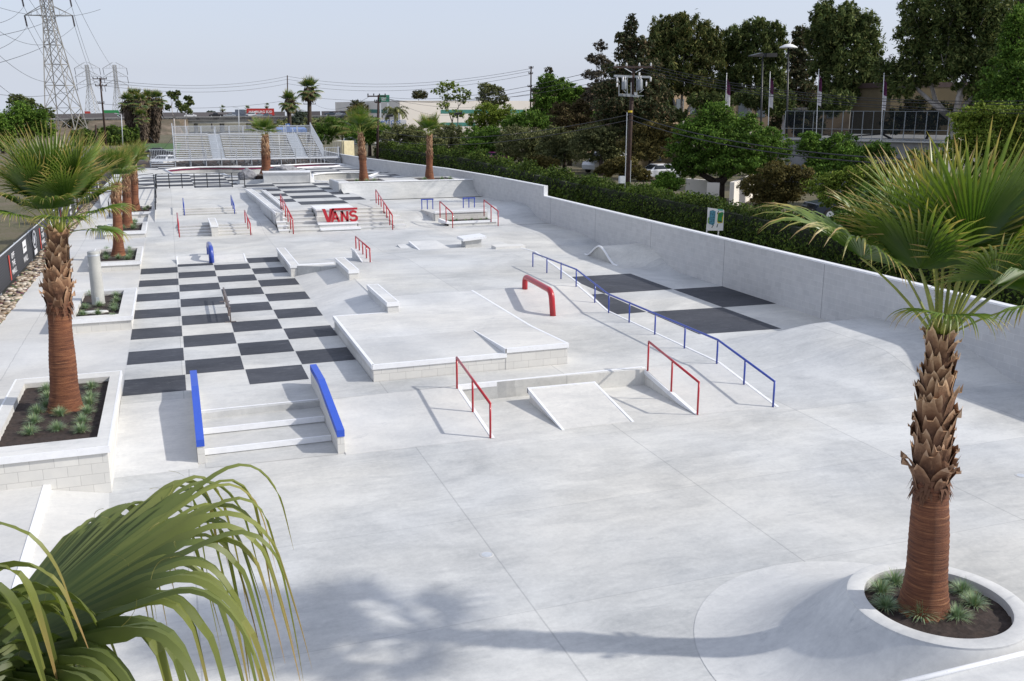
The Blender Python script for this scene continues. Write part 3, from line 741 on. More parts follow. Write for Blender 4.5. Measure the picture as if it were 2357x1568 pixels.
# red letters
def text_mesh(txt, size, ext, mat, loc, rot, name='letters', parent=None, sx=1.0, bold=0.0):
    cu = bpy.data.curves.new(name, 'FONT'); cu.body = txt; cu.size = size; cu.extrude = ext; cu.offset = bold
    cu.align_x = 'CENTER'; cu.align_y = 'CENTER'; cu.resolution_u = 3
    o = bpy.data.objects.new(name, cu); COL.objects.link(o)
    dg = bpy.context.evaluated_depsgraph_get()
    me = bpy.data.meshes.new_from_object(o.evaluated_get(dg))
    COL.objects.unlink(o); bpy.data.objects.remove(o)
    me.materials.clear(); me.materials.append(mat)
    M = Matrix.Translation(loc) @ rot @ Matrix.Diagonal((sx, 1, 1, 1))
    me.transform(M)
    o = bpy.data.objects.new(name, me); COL.objects.link(o)
    if parent is not None:
        o.parent = parent; o.matrix_parent_inverse = parent.matrix_basis.inverted()
    return o
RX = Matrix.Rotation(math.pi / 2, 4, 'X')
e = empty('wall_sign', (8.6, 52.3, .8), 'big red three dimensional letters VANS standing on the stepped ledges', 'sign')
def poly_letter(polys, parent, name, y0=52.3, y1=52.48, sc=1.0, ox=0, oz=0):
    mb = MB()
    for pl in polys:
        n = len(pl); vs = [(ox + x * sc, y0, oz + z * sc) for x, z in pl] + [(ox + x * sc, y1, oz + z * sc) for x, z in pl]
        mb.add(vs, [tuple(range(n)), tuple(range(2 * n - 1, n - 1, -1))] + [(i, i + n, (i + 1) % n + n, (i + 1) % n) for i in range(n)])
    return mb.build(name, M_RED, parent)
OX, OZ = 7.58, .82      # 1.95 m wide, 0.72 m high
poly_letter([[(0, .72), (.17, .72), (.34, .22), (.34, .0), (.235, .0)], [(.34, .0), (.34, .22), (.42, .72), (.60, .72)]], e, 'letter', ox=OX, oz=OZ)
poly_letter([[(.34, 0), (.42, 0), (.66, .72), (.54, .72)], [(.54, .63), (1.93, .63), (1.93, .735), (.55, .735)]], e, 'letter_bar', ox=OX, oz=OZ)
poly_letter([[(.46, 0), (.58, 0), (.75, .56), (.63, .56)], [(.75, .56), (.63, .56), (.83, 0), (.97, 0)], [(.62, .12), (.62, .23), (.85, .23), (.85, .12)]], e, 'letter', ox=OX, oz=OZ, y0=52.297)
poly_letter([[(1.0, 0), (1.13, 0), (1.13, .56), (1.0, .56)], [(1.13, .56), (1.0, .56), (1.31, 0), (1.43, 0)], [(1.31, 0), (1.43, 0), (1.43, .56), (1.31, .56)]], e, 'letter', ox=OX, oz=OZ)
S_ = []
for k in range(26):
    t = k / 25
    if t < .5: a_ = math.radians(20 + 250 * (t / .5)); c_ = (1.70, .415); rr_ = .125
    else: a_ = math.radians(90 - 250 * ((t - .5) / .5)); c_ = (1.70, .165); rr_ = .14
    S_.append((c_[0] + 1.35 * rr_ * math.cos(a_), c_[1] + rr_ * math.sin(a_)))
w_ = .062
pl = []
for i, (x, z) in enumerate(S_):
    j0, j1 = max(i - 1, 0), min(i + 1, len(S_) - 1)
    dx, dz = S_[j1][0] - S_[j0][0], S_[j1][1] - S_[j0][1]; L = math.hypot(dx, dz) or 1
    pl.append(((x - dz / L * w_, z + dx / L * w_), (x + dz / L * w_, z - dx / L * w_)))
poly_letter([[pl[i][0], pl[i][1], pl[i + 1][1], pl[i + 1][0]] for i in range(len(pl) - 1)], e, 'letter', ox=OX, oz=OZ, y0=52.303)

# planter box right with the two red handrails, blue tables
e = empty('planter_box', (15.8, 51.7, Z1), 'low white planter box set in the step between two red handrails, right of the sign', 'planter')
MB().box(14.5, 17.3, 51.45, 51.6, .3, .62).build('front_wall', M_BLOCK, e)
mb = MB(); mb.prism([(14.35, 51.4, .67), (17.45, 51.4, .67), (17.45, 51.62, .67), (14.6, 51.62, .67), (14.25, 52.4, .78), (14.1, 52.3, .78)], .56)
mb.box(14.05, 17.2, 52.85, 53.05, 1.0, 1.12); mb.build('steel_edge', M_STEEL, e)
MB().box(14.1, 17.15, 52.9, 53.0, .3, 1.02).build('back_wall', M_BLOCK, e)
MB().box(14.45, 17.3, 51.6, 52.9, .3, .6).build('soil', M_SOIL, e)
mb = MB(); mb.prism([(14.0, 53.0, 1.02), (17.3, 53.0, 1.02), (17.3, 55.5, .98), (13.9, 55.5, .98)], .2); mb.prism([(17.25, 51.4, Z1 + .01), (18.2, 51.4, Z1 + .01), (18.2, 55.5, .98), (17.25, 55.5, .98)], .2)
struct(mb.build('skatepark_floor', M_FLOOR2))
rail('red handrail at the left end of the white planter box', [(14.22, 52.3, 1.75), (14.47, 50.6, 1.25)], [(14.22, 52.3, .84, 1.75), (14.35, 51.5, .6, 1.5), (14.47, 50.6, Z1, 1.25)], M_RED, .07, rg, pw=.06)
rail('red handrail at the right end of the white planter box', [(16.82, 52.2, 1.75), (17.15, 50.65, 1.25)], [(16.82, 52.2, .84, 1.75), (16.98, 51.4, .6, 1.5), (17.15, 50.65, Z1, 1.25)], M_RED, .07, rg, pw=.06)
for (x0, x1, y, lab) in [(14.0, 14.72, 55.7, 'small blue three legged flat rail, left one behind the planter box'), (16.6, 17.35, 55.7, 'small blue three legged flat rail, right one behind the planter box')]:
    rail(lab, [(x0, y, 1.55), (x1, y, 1.55)], [(x0 + .02, y, .9, 1.55), ((x0 + x1) / 2, y, .9, 1.55), (x1 - .02, y, .9, 1.55)], M_BLUE, .07, 'small blue flat rails', cat='flat rail', name='flat_rail', square=True, pw=.05)

# right part: bank floor up to the quarter pipe
def zqr(x, y):
    z = Z1 + ss((y - 51.6) / 3.6) * .45
    if x > 17.2 and y < 60: z += .25 * ss((x - 17.2) / 2.0) * ss((y - 52.8) / 2.2) * (1 - ss((y - 57) / 3))
    return z
xs = [11.5, 12.5, 13.5, 14.5, 15.5, 16.5] + [17 + .35 * i for i in range(10)] + [20.4]
ys = [51 + .5 * i for i in range(25)] + [63.2]
xs = [11.5 + (20.4 - 11.5) * i / 24 for i in range(25)]
struct(grid('skatepark_floor', xs, ys, lambda x, y: zqr(x, y) + .003, M_FLOOR))
# quarter pipe
def qprof(x):
    k = ss((x - 17.5) / 2.9)
    return k
e = empty('quarter_pipe', (15.5, 63.5, .87), 'smooth curved concrete quarter pipe with two palms planted along its top', 'ramp')
mb = MB(); nx, ny = 28, 14
vs = []
xs_q = [10.75 + (20.4 - 10.75) * i / nx for i in range(nx + 1)]
def qz(x, t):
    """t 0..1 along the curve; returns (y,z)"""
    a_ = t * math.radians(68); Rq = 1.15
    topz = lerp(1.9, 1.85, (x - 10.75) / 9.6); z0 = lerp(ZU, .87, (x - 10.9) / .9) if x < 11.8 else .87
    H_ = topz - z0
    y = 63.6 + 1.9 * (math.sin(a_) / math.sin(math.radians(68))); z = z0 + H_ * (1 - math.cos(a_)) / (1 - math.cos(math.radians(68)))
    if x > 18.4: y -= 0.0
    return y, z
for i in range(nx + 1):
    for j in range(ny + 1):
        y, z = qz(xs_q[i], j / ny); vs.append((xs_q[i], y, z))
mb.add(vs, [(i * (ny + 1) + j, (i + 1) * (ny + 1) + j, (i + 1) * (ny + 1) + j + 1, i * (ny + 1) + j + 1) for i in range(nx) for j in range(ny)])
mb.build('curved_face', M_GREY, e, smooth=True)
mb = MB()
# top deck with the planter holes
mb.box(10.7, 20.4, 65.5, 65.72, 1.2, 1.915); mb.box(10.7, 20.4, 69.0, 69.2, 1.0, 1.9); mb.box(10.62, 10.8, 65.0, 69.2, ZU - .2, 1.9)
mb.box(10.8, 11.6, 65.72, 69.0, 1.2, 1.885); mb.box(14.2, 16.6, 65.72, 69.0, 1.2, 1.885); mb.box(19.2, 20.4, 65.72, 69.0, 1.2, 1.885)
mb.build('deck', M_FLOOR2, e)
MB().box(11.6, 14.2, 65.72, 69.0, 1.2, 1.82).build('soil', M_SOIL, e); MB().box(16.6, 19.2, 65.72, 69.0, 1.2, 1.82).build('soil', M_SOIL, e)
mb = MB(); mb.tube([(10.7, 65.5, 1.93), (20.4, 65.5, 1.90)], .045, 8); mb.tube([(10.72, 69.0, 1.9), (10.72, 65.5, 1.93)], .045, 8); mb.build('coping', M_STEEL, e)

# round planter and the roller by the wall
e = empty('roller', (19.5, 39, 0), 'smooth concrete roller hump with a white rounded edge, against the grey block wall', 'ramp')
def zro(x, y):
    t = (y - 35.6) / 6.2; 
    if t < 0 or t > 1: return zright(x, y) + .004
    h = lerp(.62, .78, (x - 18.6) / 1.8)
    s_ = math.sin(math.pi * min(1, max(0, t))) ** 2 if True else 0
    pk = lerp(40.2, 39.1, (x - 18.6) / 1.8); lo_ = lerp(38.5, 35.7, ss((x - 18.6) / 1.8))
    hi_ = lerp(41.7, 43.6, (x - 18.6) / 1.8)
    if y < pk: v = ss((y - lo_) / (pk - lo_))
    else: v = ss((hi_ - y) / (hi_ - pk))
    return zright(x, y) + .004 + (h - zright(x, y)) * v
def zro2(x, y):
    pk = lerp(40.2, 39.1, (x - 18.6) / 1.8); lo_ = lerp(38.5, 35.7, ss((x - 18.6) / 1.8)); hi_ = lerp(41.7, 43.6, (x - 18.6) / 1.8)
    h = lerp(.62, .78, (x - 18.6) / 1.8)
    v = ss((y - lo_) / (pk - lo_)) if y < pk else ss((hi_ - y) / (hi_ - pk))
    b_ = zright(x, y) + .004
    return b_ + (h - b_) * v
mb = MB(); nx, ny = 14, 44; XS = [18.62 + (20.4 - 18.62) * i / nx for i in range(nx + 1)]; YS = [35.2 + 8.8 * j / ny for j in range(ny + 1)]
mb.add([(x, y, zro2(x, y)) for y in YS for x in XS], [(j * (nx + 1) + i, j * (nx + 1) + i + 1, (j + 1) * (nx + 1) + i + 1, (j + 1) * (nx + 1) + i) for j in range(ny) for i in range(nx)])
mb.build('hump', M_FLOOR, e, smooth=True)
mb = MB(); YL = [38.2 + 3.7 * j / 30 for j in range(31)]
mb.add([(18.66, y, zro2(18.62, y)) for y in YL] + [(18.66, y, -.05) for y in YL], [(j, j + 1, 32 + j, 31 + j) for j in range(30)])
mb.build('side_wall', M_GREY, e)
MB().tube([(18.63, y, zro2(18.62, y) - .01) for y in YL], .05, 8).build('coping', M_STEEL, e, smooth=True)

# big round bank + planter at the front right
CXR, CYR = 8.86, 8.57
e = empty('round_planter', (CXR, CYR, 0), 'round concrete planter rising from a smooth volcano shaped bank at the front right', 'planter')
nA, nR = 96, 20
vs = []
for k in range(nA):
    a_ = 2 * math.pi * k / nA
    xi, yi = CXR + 1.10 * math.cos(a_), CYR + 1.10 * math.sin(a_)
    xo, yo = 8.42 + 2.5 * math.cos(a_), 8.9 + 2.5 * math.sin(a_)
    if yo < 7.5:
        pass
    for j in range(nR + 1):
        t = j / nR
        vs.append((xi + (xo - xi) * t, yi + (yo - yi) * t, .005 + .78 * (1 - t) ** 2.3))
mb = MB().add(vs, [(k * (nR + 1) + j, ((k + 1) % nA) * (nR + 1) + j, ((k + 1) % nA) * (nR + 1) + j + 1, k * (nR + 1) + j + 1) for k in range(nA) for j in range(nR)])
mb.build('curved_bank', M_CONC, e, smooth=True)
mb = MB().lathe([(1.105, .78), (1.10, .800), (1.08, .806), (.90, .806), (.885, .80), (.88, .58)], 96, (CXR, CYR, 0))
smooth_by_angle(mb.build('rim', M_CONC, e, smooth=True))
mb = MB(); rr = random.Random(9)
vs = [(CXR, CYR, .74)]
for j in range(1, 15):
    for k in range(64):
        r_ = .885 * j / 14; vs.append((CXR + r_ * math.cos(k * math.pi / 32), CYR + r_ * math.sin(k * math.pi / 32), .68 + rr.uniform(-.02, .025) + .06 * (1 - j / 14)))
fs = [(0, 1 + k, 1 + (k + 1) % 64) for k in range(64)] + [(1 + (j - 1) * 64 + k, 1 + j * 64 + k, 1 + j * 64 + (k + 1) % 64, 1 + (j - 1) * 64 + (k + 1) % 64) for j in range(1, 14) for k in range(64)]
mb.add(vs, fs); mb.build('soil', M_SOIL, e, smooth=True)
# white coping with the ledge in front of it
e = empty('skate_ledge', (8.6, 7.4, 0), 'concrete ledge with a bright white round coping in the front right corner', 'skate ledge')
mb = MB(); mb.box(6.3, 14, 3.5, 7.32, -.1, .55) if False else None
mb = MB().tube([(5.9, 7.3, .78), (10.9, 7.3, .78)], .032, 12); mb.build('coping', M_STEEL, e, smooth=True)
mb = MB(); mb.box(5.9, 10.9, 6.0, 7.29, -.1, .765); mb.build('ledge_body', M_CONC, e)

# low bank and coping at the front left
e = empty('skate_ledge', (-2.6, 16, 0), 'low concrete pad with a white steel edge in front of the nearest square planter', 'skate ledge')
MB().prism([(-7, 9, .3), (-2.55, 9, .3), (-2.6, 18.6, .3), (-7, 18.6, .3)], -.1).build('ledge_body', M_FLOOR2, e)
mb = MB(); mb.prism([(-2.6, 8.98, .312), (-2.48, 8.98, .30), (-2.54, 18.62, .30), (-2.66, 18.62, .312)], .12); mb.build('steel_edge', M_STEEL, e)
MB().prism([(-2.54, 9, .2), (-1.2, 9, .003), (-1.6, 18.6, .003), (-2.54, 18.6, .2)], -.1).build('bank', M_FLOOR2, e)
# drain covers
for (x, y) in [(1120, 1277), (2350, 1095)]:
    q = P(x, y, 0)
    e = empty('drain_cover', q, 'small round metal drain cover set in the open floor near the front' if x < 1500 else 'small round metal drain cover at the right edge of the floor', 'drain cover')
    MB().lathe([(.0001, .008), (.085, .008), (.085, .002)], 20, q).build('cover', M_GALV, e); MB().lathe([(.088, .006), (.11, .006), (.112, .001)], 20, q).build('frame', M_CONC, e)
# ------------------------------------------------------------------ square planters along the left
def soil_patch(x0, x1, y0, y1, z, seed, parent):
    rr = random.Random(seed); nx = max(6, int((x1 - x0) / .1)); ny = max(6, int((y1 - y0) / .1))
    mb = MB()
    mb.add([(x0 + (x1 - x0) * i / nx, y0 + (y1 - y0) * j / ny, z + rr.uniform(-.02, .02)) for j in range(ny + 1) for i in range(nx + 1)],
           [(j * (nx + 1) + i, j * (nx + 1) + i + 1, (j + 1) * (nx + 1) + i + 1, (j + 1) * (nx + 1) + i) for j in range(ny) for i in range(nx)])
    return mb.build('soil', M_SOIL, parent, smooth=True)
def planter(label, x0, x1, y0, y1, zb0, zt, wx, wy0, wy1, seed):
    e = empty('square_planter', ((x0 + x1) / 2, y0, zb0), label, 'planter', 'square block planters along the path')
    mb = MB(); o = .05
    mb.box(x0 + o, x0 + wx, y0 + o, y1 - o, zb0 - .1, zt - .11); mb.box(x1 - wx, x1 - o, y0 + o, y1 - o, zb0 - .1, zt - .11)
    mb.box(x0 + wx, x1 - wx, y0 + o, y0 + wy0, zb0 - .1, zt - .11); mb.box(x0 + wx, x1 - wx, y1 - wy1, y1 - o, zb0 - .1, zt - .11)
    mb.build('block_wall', M_BLOCK, e)
    mb = MB()
    mb.box(x0 + .03, x0 + wx - .005, y0 + .03, y1 - .03, zt - .12, zt); mb.box(x1 - wx + .005, x1 - .03, y0 + .03, y1 - .03, zt - .12, zt)
    mb.box(x0 + wx - .005, x1 - wx + .005, y0 + .03, y0 + wy0, zt - .12, zt - .001); mb.box(x0 + wx - .005, x1 - wx + .005, y1 - wy1, y1 - .03, zt - .12, zt - .001)
    mb.build('concrete_cap', M_CONC, e)
    mb = MB(); t = .035; h = .125
    mb.box(x0, x0 + t, y0, y1, zt - h, zt + .004); mb.box(x1 - t, x1, y0, y1, zt - h, zt + .004)
    mb.box(x0 + t, x1 - t, y0, y0 + t, zt - h, zt + .004); mb.box(x0 + t, x1 - t, y1 - t, y1, zt - h, zt + .004)
    mb.build('steel_edge', M_STEEL, e)
    soil_patch(x0 + wx - .01, x1 - wx + .01, y0 + wy0 - .01, y1 - wy1 + .01, zt - .13, seed, e)
    return e
planter('largest nearest square planter with dark soil and eleven grass tufts', -3.75, -1.48, 17.95, 23.4, 0, .93, .25, .62, .45, 1)
planter('second square planter holding the grey concrete column', -3.55, -1.46, 30.2, 35.1, .42, .83, .42, .5, .35, 2)
planter('third square planter, behind the concrete column, with one palm', -3.5, -1.49, 41.6, 46.1, .42, .78, .24, .45, .35, 3)
planter('fourth square planter with one palm', -3.5, -1.48, 51.9, 56.2, .42, .78, .24, .45, .35, 4)
planter('farthest square planter beside the black metal railing', -3.5, -1.12, 61.4, 65.8, .42, .78, .24, .45, .35, 5)

# grass tufts
M_TUFT, nt, bs, out = nmat('blue_fescue')
g = N(nt, 'ShaderNodeNewGeometry'); uvn = N(nt, 'ShaderNodeUVMap'); suv = N(nt, 'ShaderNodeSeparateXYZ'); nt.links.new(uvn.outputs[0], suv.inputs[0])
c0 = ramp(nt, g.outputs['Random Per Island'], [(0, (.14, .22, .08)), (.5, (.22, .33, .16)), (.8, (.27, .38, .26)), (1, (.42, .38, .18))])
nt.links.new(c0, bs.inputs['Base Color']); bs.inputs['Roughness'].default_value = .6
def tuft_mesh(seed, n=260, r=.15, h=.17):
    rr = random.Random(seed); mb = MB()
    for i in range(n):
        a = rr.random() * 6.283; tilt = rr.random() ** .7 * 1.15; L = h * rr.uniform(.75, 1.15)
        bx, by = .03 * math.cos(a) * rr.random(), .03 * math.sin(a) * rr.random(); w = .0048
        px, py = -math.sin(a) * w, math.cos(a) * w; pts = []
        for k in range(4):
            t = k / 3; th = tilt * (.55 + .65 * t)
            pts.append((bx + math.cos(a) * math.sin(th) * L * t, by + math.sin(a) * math.sin(th) * L * t, math.cos(th) * L * t))
        vs = []
        for k, p in enumerate(pts):
            q = 1 - k / 3 * .9; vs += [(p[0] - px * q, p[1] - py * q, p[2]), (p[0] + px * q, p[1] + py * q, p[2])]
        mb.add(vs, [(2 * k, 2 * k + 1, 2 * k + 3, 2 * k + 2) for k in range(3)])
    return mb
TUFTS = []
for s_ in range(4):
    o = tuft_mesh(40 + s_).build('grass_tuft', M_TUFT, recalc=False); TUFTS.append(o.data); bpy.data.objects.remove(o)
TC = [0]
def tuft(x, y, z, label, s=1.0, group='grass tufts in the planters'):
    TC[0] += 1
    o = bpy.data.objects.new('grass_tuft', TUFTS[TC[0] % 4]); COL.objects.link(o)
    o.location = (x, y, z); o.rotation_euler = (0, 0, TC[0] * 1.7); o.scale = (s, s, s)
    return tag(o, label, 'grass tuft', group)
def at_(px, py, z): return P(px, py, z)[:2]
spots = [(147, 878), (148, 903), (140, 921), (288 * 0 + 211, 887), (209, 909), (208, 927)]
N1 = [((108, 893), 'tuft left of the near palm trunk, farthest back'), ((112, 912), 'tuft left of the near palm trunk, middle one'), ((106, 930), 'tuft hidden close left of the near palm trunk base'),
      ((211, 888), 'tuft right of the near palm trunk, farthest back'), ((209, 911), 'tuft right of the near palm trunk, middle one'), ((207, 925), 'tuft right of the near palm trunk, lowest of its row'),
      ((86, 945), 'large tuft in front of the near palm, back left'), ((79, 967), 'tuft in front of the near palm, between two left ones'), ((70, 992), 'tuft in the front left corner of the nearest planter'),
      ((140, 950), 'tuft at the foot of the near palm, in the middle'), ((132, 984), 'smallest tuft, front middle of the nearest planter'), ((201, 945), 'small tuft in front of the near palm, back right'),
      ((190, 967), 'tuft above the front right corner one in the nearest planter'), ((188, 988), 'large tuft in the front right corner of the nearest planter')]
for (p, l) in N1:
    x, y = at_(p[0], p[1] + 6, .81); tuft(x, y, .79, 'bluish green grass ' + l, 1.3)
for (p, l) in [((206, 678), 'left behind the concrete column'), ((267, 680), 'right behind the concrete column, farthest'), ((268, 692), 'right behind the concrete column'), ((263, 705), 'right of the concrete column'), ((229, 703), 'close in front of the concrete column'),
               ((197, 708), 'left of the oval slab'), ((191, 724), 'front left in the column planter'), ((226, 722), 'in front of the oval slab'), ((260, 731), 'front right in the column planter'), ((263, 713), 'right of the oval slab')]:
    x, y = at_(p[0], p[1] + 2, .71); tuft(x, y, .69, 'grass tuft ' + l + ', second planter', 1.3)
for (p, l) in [((246, 578), 'back left'), ((243, 588), 'middle left'), ((245, 597), 'front left'), ((273, 596), 'in front of the palm'), ((298, 577), 'back right'), ((300, 585), 'middle right'), ((298, 593), 'second from front right'), ((294, 598), 'front right')]:
    x, y = at_(p[0], p[1], .66); tuft(x, y, .64, 'grass tuft ' + l + ' in the third planter', 1.5)
for (p, l) in [((282, 528), 'front left'), ((306, 527), 'front right'), ((308, 519), 'middle right'), ((311, 514), 'back right'), ((271, 524), 'far left')]:
    x, y = at_(p[0], p[1], .66); tuft(x, y, .64, 'grass tuft ' + l + ' in the fourth planter', 1.9)
for (p, l) in [((300, 486), 'left of the palm'), ((333, 484), 'right of the palm'), ((340, 479), 'far right')]:
    x, y = at_(p[0], p[1], .66); tuft(x, y, .64, 'grass tuft ' + l + ' in the farthest square planter', 1.4)
for (p, l) in [((2058, 1328), 'farthest back, just left of the palm'), ((2027, 1350), 'dark one at far left'), ((2038, 1385), 'at left'), ((2118, 1405), 'largest, in front of the palm'), ((2201, 1408), 'front right of the palm'), ((2240, 1380), 'bright green one at right'), ((2214, 1350), 'behind right of the palm')]:
    x, y = at_(p[0], p[1] + 14, .70); tuft(x, y, .68, 'grass tuft in the round planter, ' + l, 1.25 if 'largest' not in l else 1.6)
for i, (x, y, l) in enumerate([(12.1, 66.3, 'left of'), (13.3, 66.2, 'right of'), (12.75, 66.0, 'in front of')]):
    tuft(x, y, 1.82, 'low green tuft %s the left palm on the quarter pipe' % l, 1.9)
for i, (x, y, l) in enumerate([(16.95, 66.3, 'left of'), (18.2, 66.3, 'right of'), (18.8, 66.2, 'far right of')]):
    tuft(x, y, 1.82, 'low green tuft %s the right palm on the quarter pipe' % l, 1.9)
for i in range(6):
    tuft(14.75 + i * .45, 52.0 + (i % 2) * .3, .6, ['leftmost', 'second', 'third', 'fourth', 'fifth', 'rightmost'][i] + ' small dry tuft in the low white planter box between red handrails', .9)

# concrete column in planter 2
e = empty('concrete_column', (-2.6, 33.3, .7), 'plain grey round concrete column standing in the second planter', 'column')
MB().lathe([(.22, -.05), (.2, .05), (.185, 1.7), (.18, 1.72), (.0001, 1.73)], 28, (-2.6, 33.25, .7)).build('shaft', M_COLUMN, e, smooth=True)
MB().lathe([(.187, 0), (.19, .01), (.19, .05), (.187, .06)], 28, (-2.6, 33.25, 2.28)).build('band', M_GALV, e, smooth=True)
MB().box(-2.65, -2.55, 33.04, 33.06, .76, .95).build('plate', M_GALV, e)
o = MB().lathe([(.0001, .05), (.36, .045), (.40, .02), (.40, -.02)], 24, (0, 0, 0)).build('stone_slab', M_CONC)
o.location = (-2.62, 31.75, .71); o.scale = (1, .34, 1); tag(o, 'pale oval stone slab lying on the soil in front of the concrete column', 'slab')

# ------------------------------------------------------------------ grey block wall on the right
M_JOINT = plain('joint_sealant', (.27, .275, .29), .9)
e = empty('boundary_wall', (20.5, 40, 0), 'long grey block boundary wall with white cap, shaded, stepping up in the distance', 'wall')
mb = MB()
mb.box(20.4, 20.6, -10, 51.85, -.4, 1.86)
WP = [(20.4, 51.85, 2.44), (20.4, 62, 2.36), (20.0, 72, 2.28), (19.2, 84, 2.08), (18.4, 96, 1.9), (17.9, 108, 1.75), (17.6, 124, 1.6)]
for a_, b_ in zip(WP, WP[1:]):
    mb.prism([(a_[0], a_[1], a_[2]), (b_[0], b_[1], b_[2]), (b_[0] + .2, b_[1], b_[2]), (a_[0] + .2, a_[1], a_[2])], -.4)
mb.build('block_wall', M_WALL, e)
mb = MB()
mb.box(20.38, 20.62, -10, 51.87, 1.86, 1.915); mb.box(20.38, 20.62, 51.83, 51.9, 1.9, 2.5)
for a_, b_ in zip(WP, WP[1:]):
    mb.prism([(a_[0] - .02, a_[1], a_[2] + .05), (b_[0] - .02, b_[1], b_[2] + .05), (b_[0] + .22, b_[1], b_[2] + .05), (a_[0] + .22, a_[1], a_[2] + .05)], [a_[2] + .0005, b_[2] + .0005, b_[2] + .0005, a_[2] + .0005])
mb.build('wall_cap', M_STEEL, e)
for y in (20.2, 26.1, 32.3, 38.5, 44.6, 50.8):
    MB().box(20.392, 20.402, y, y + .008, 0, 1.86).build('control_joint', M_JOINT, e)

# ------------------------------------------------------------------ far pool deck
def lo(y): return zdeck(y)
def D3(x, y, z): return P((480 + x / 3.928) / 1.3548, (340 + y / 3.928) / 1.3548, z)[:2]
def D5(x, y, z): return P((700 + x / 3.367) / 1.3548, (440 + y / 3.367) / 1.3548, z)[:2]
bowl = [(-.2, 91.2)]
far = [D3(x, y, .87) for x, y in [(130, 748), (330, 728), (560, 716), (800, 714), (1040, 717), (1250, 712), (1420, 705), (1620, 692), (1800, 683), (2050, 674), (2270, 676), (2330, 688)]]
near = [D3(x, y, .87) for x, y in [(2200, 706), (1980, 712), (1780, 720), (1668, 730)]] + [(11.0, 92.0), (10.2, 88.2), (8.6, 86.6), (5.0, 86.2), (4.6, 88.4), (4.4, 91.2), (3.6, 92.4), (1.8, 91.6), (.2, 92.0)]
bowl = far + near
bowl2 = [D5(x, y, 1.12) for x, y in [(1505, 372), (1620, 326), (1300, 321), (1050, 329), (925, 348)]] + [(10.6, 77.3), (11.3, 76.3), (13.2, 75.0), (15.4, 74.2)]
outer = [(-4.9, 72), (-1.1, 72.6), (5.0, 72.5), (6.6, 75.5), (10.4, 74.8), (10.45, 76.9), (11.2, 76.0), (12.6, 74.9), (12.0, 73.0), (11.2, 69.2), (20.2, 69.2), (19.2, 84), (18.4, 96), (17.9, 106), (-4.9, 106)]
bowl2 = [p for p in bowl2]
def inset(poly, d):
    c0 = (sum(p[0] for p in poly) / len(poly), sum(p[1] for p in poly) / len(poly)); r = []
    for p in poly:
        v = Vector((p[0] - c0[0], p[1] - c0[1])); L = v.length; v = v * ((L - d) / L); r.append((c0[0] + v.x, c0[1] + v.y))
    return r
outer2 = [(-4.9, 72.6), (-1.1, 72.6), (5.0, 72.5), (6.6, 75.52), (10.3, 75.0), (12.0, 73.0), (11.2, 69.2), (20.2, 69.2), (19.2, 84), (18.4, 96), (17.9, 106), (-4.9, 106)]
struct(tess('pool_deck', outer2, [bowl, bowl2], lambda x, y: lo(y), M_FLOOR))
def pit(label, poly, depth, tile, copmat=M_STEEL):
    e = empty('skate_bowl', (poly[0][0], poly[0][1], lo(poly[0][1])), label, 'skate bowl')
    n = len(poly); a = MB(); rings = []
    c0 = (sum(p[0] for p in poly) / n, sum(p[1] for p in poly) / n)
    for (q, dz) in [(0, 0), (0, -.3), (.05, -.75), (.35, -depth * .8), (1.1, -depth)]:
        rings.append([(p[0], p[1], lo(poly[i][1]) + dz) for i, p in enumerate(inset(poly, q) if q else poly)])
    vs = [v for r_ in rings for v in r_]
    a.add(vs, [(j * n + i, j * n + (i + 1) % n, (j + 1) * n + (i + 1) % n, (j + 1) * n + i) for j in range(len(rings) - 1) for i in range(n)] + [tuple(range((len(rings) - 1) * n, len(rings) * n))])
    a.build('bowl_wall', M_GREY, e, smooth=True)
    pts = [(p[0], p[1], lo(p[1]) + .03) for p in poly] + [(poly[0][0], poly[0][1], lo(poly[0][1]) + .03)]
    MB().tube(pts, .09, 6).build('coping', copmat, e, smooth=True)
    if tile:
        t = MB(); pi_ = inset(poly, .03)
        t.add([(p[0], p[1], lo(poly[i][1]) - .03) for i, p in enumerate(pi_)] + [(p[0], p[1], lo(poly[i][1]) - .20) for i, p in enumerate(pi_)], [(i, (i + 1) % n, n + (i + 1) % n, n + i) for i in range(n)])
        t.build('tile_band', M_MAROON, e)
    return e
pit('big concrete pool bowl with maroon tile band in front of the bleachers', bowl, 2.0, True)
pit('smaller grey concrete bowl behind the low wall, beside the left palm of the quarter pipe', bowl2, 1.6, False)
# deck tiles
R = []
def inpoly(x, y, poly):
    c_ = False; n = len(poly)
    for i in range(n):
        (x1, y1), (x2, y2) = poly[i], poly[(i + 1) % n]
        if (y1 > y) != (y2 > y) and x < (x2 - x1) * (y - y1) / (y2 - y1) + x1: c_ = not c_
    return c_
big2 = inset(bowl, -.35)
b22 = inset(bowl2, -.35)
vs = []; mbt = MB()
for ci in range(10):
    for r_ in range(16):
        if (ci + r_) % 2: continue
        X0 = -4.0 + 2.75 * ci; Y0 = 73.6 + 2.2 * r_
        # clip by sub-cells so the pattern stops at the bowls
        ns = 6
        for i in range(ns):
            for j in range(ns):
                x0 = X0 + 2.75 * i / ns; y0 = Y0 + 2.2 * j / ns; x1 = x0 + 2.75 / ns; y1 = y0 + 2.2 / ns
                ok = all(inpoly(x, y, outer2) and not inpoly(x, y, big2) and not inpoly(x, y, b22) for x, y in ((x0, y0), (x1, y0), (x1, y1), (x0, y1)))
                if ok and not (5.0 < x1 and x0 < 10.5 and y0 < 80.5 and y0 > 75):
                    mbt.add([(x, y, lo(y) + .006) for x, y in ((x0, y0), (x1, y0), (x1, y1), (x0, y1))], [(0, 1, 2, 3)])
struct(mbt.build('floor_tiles', M_DARK))
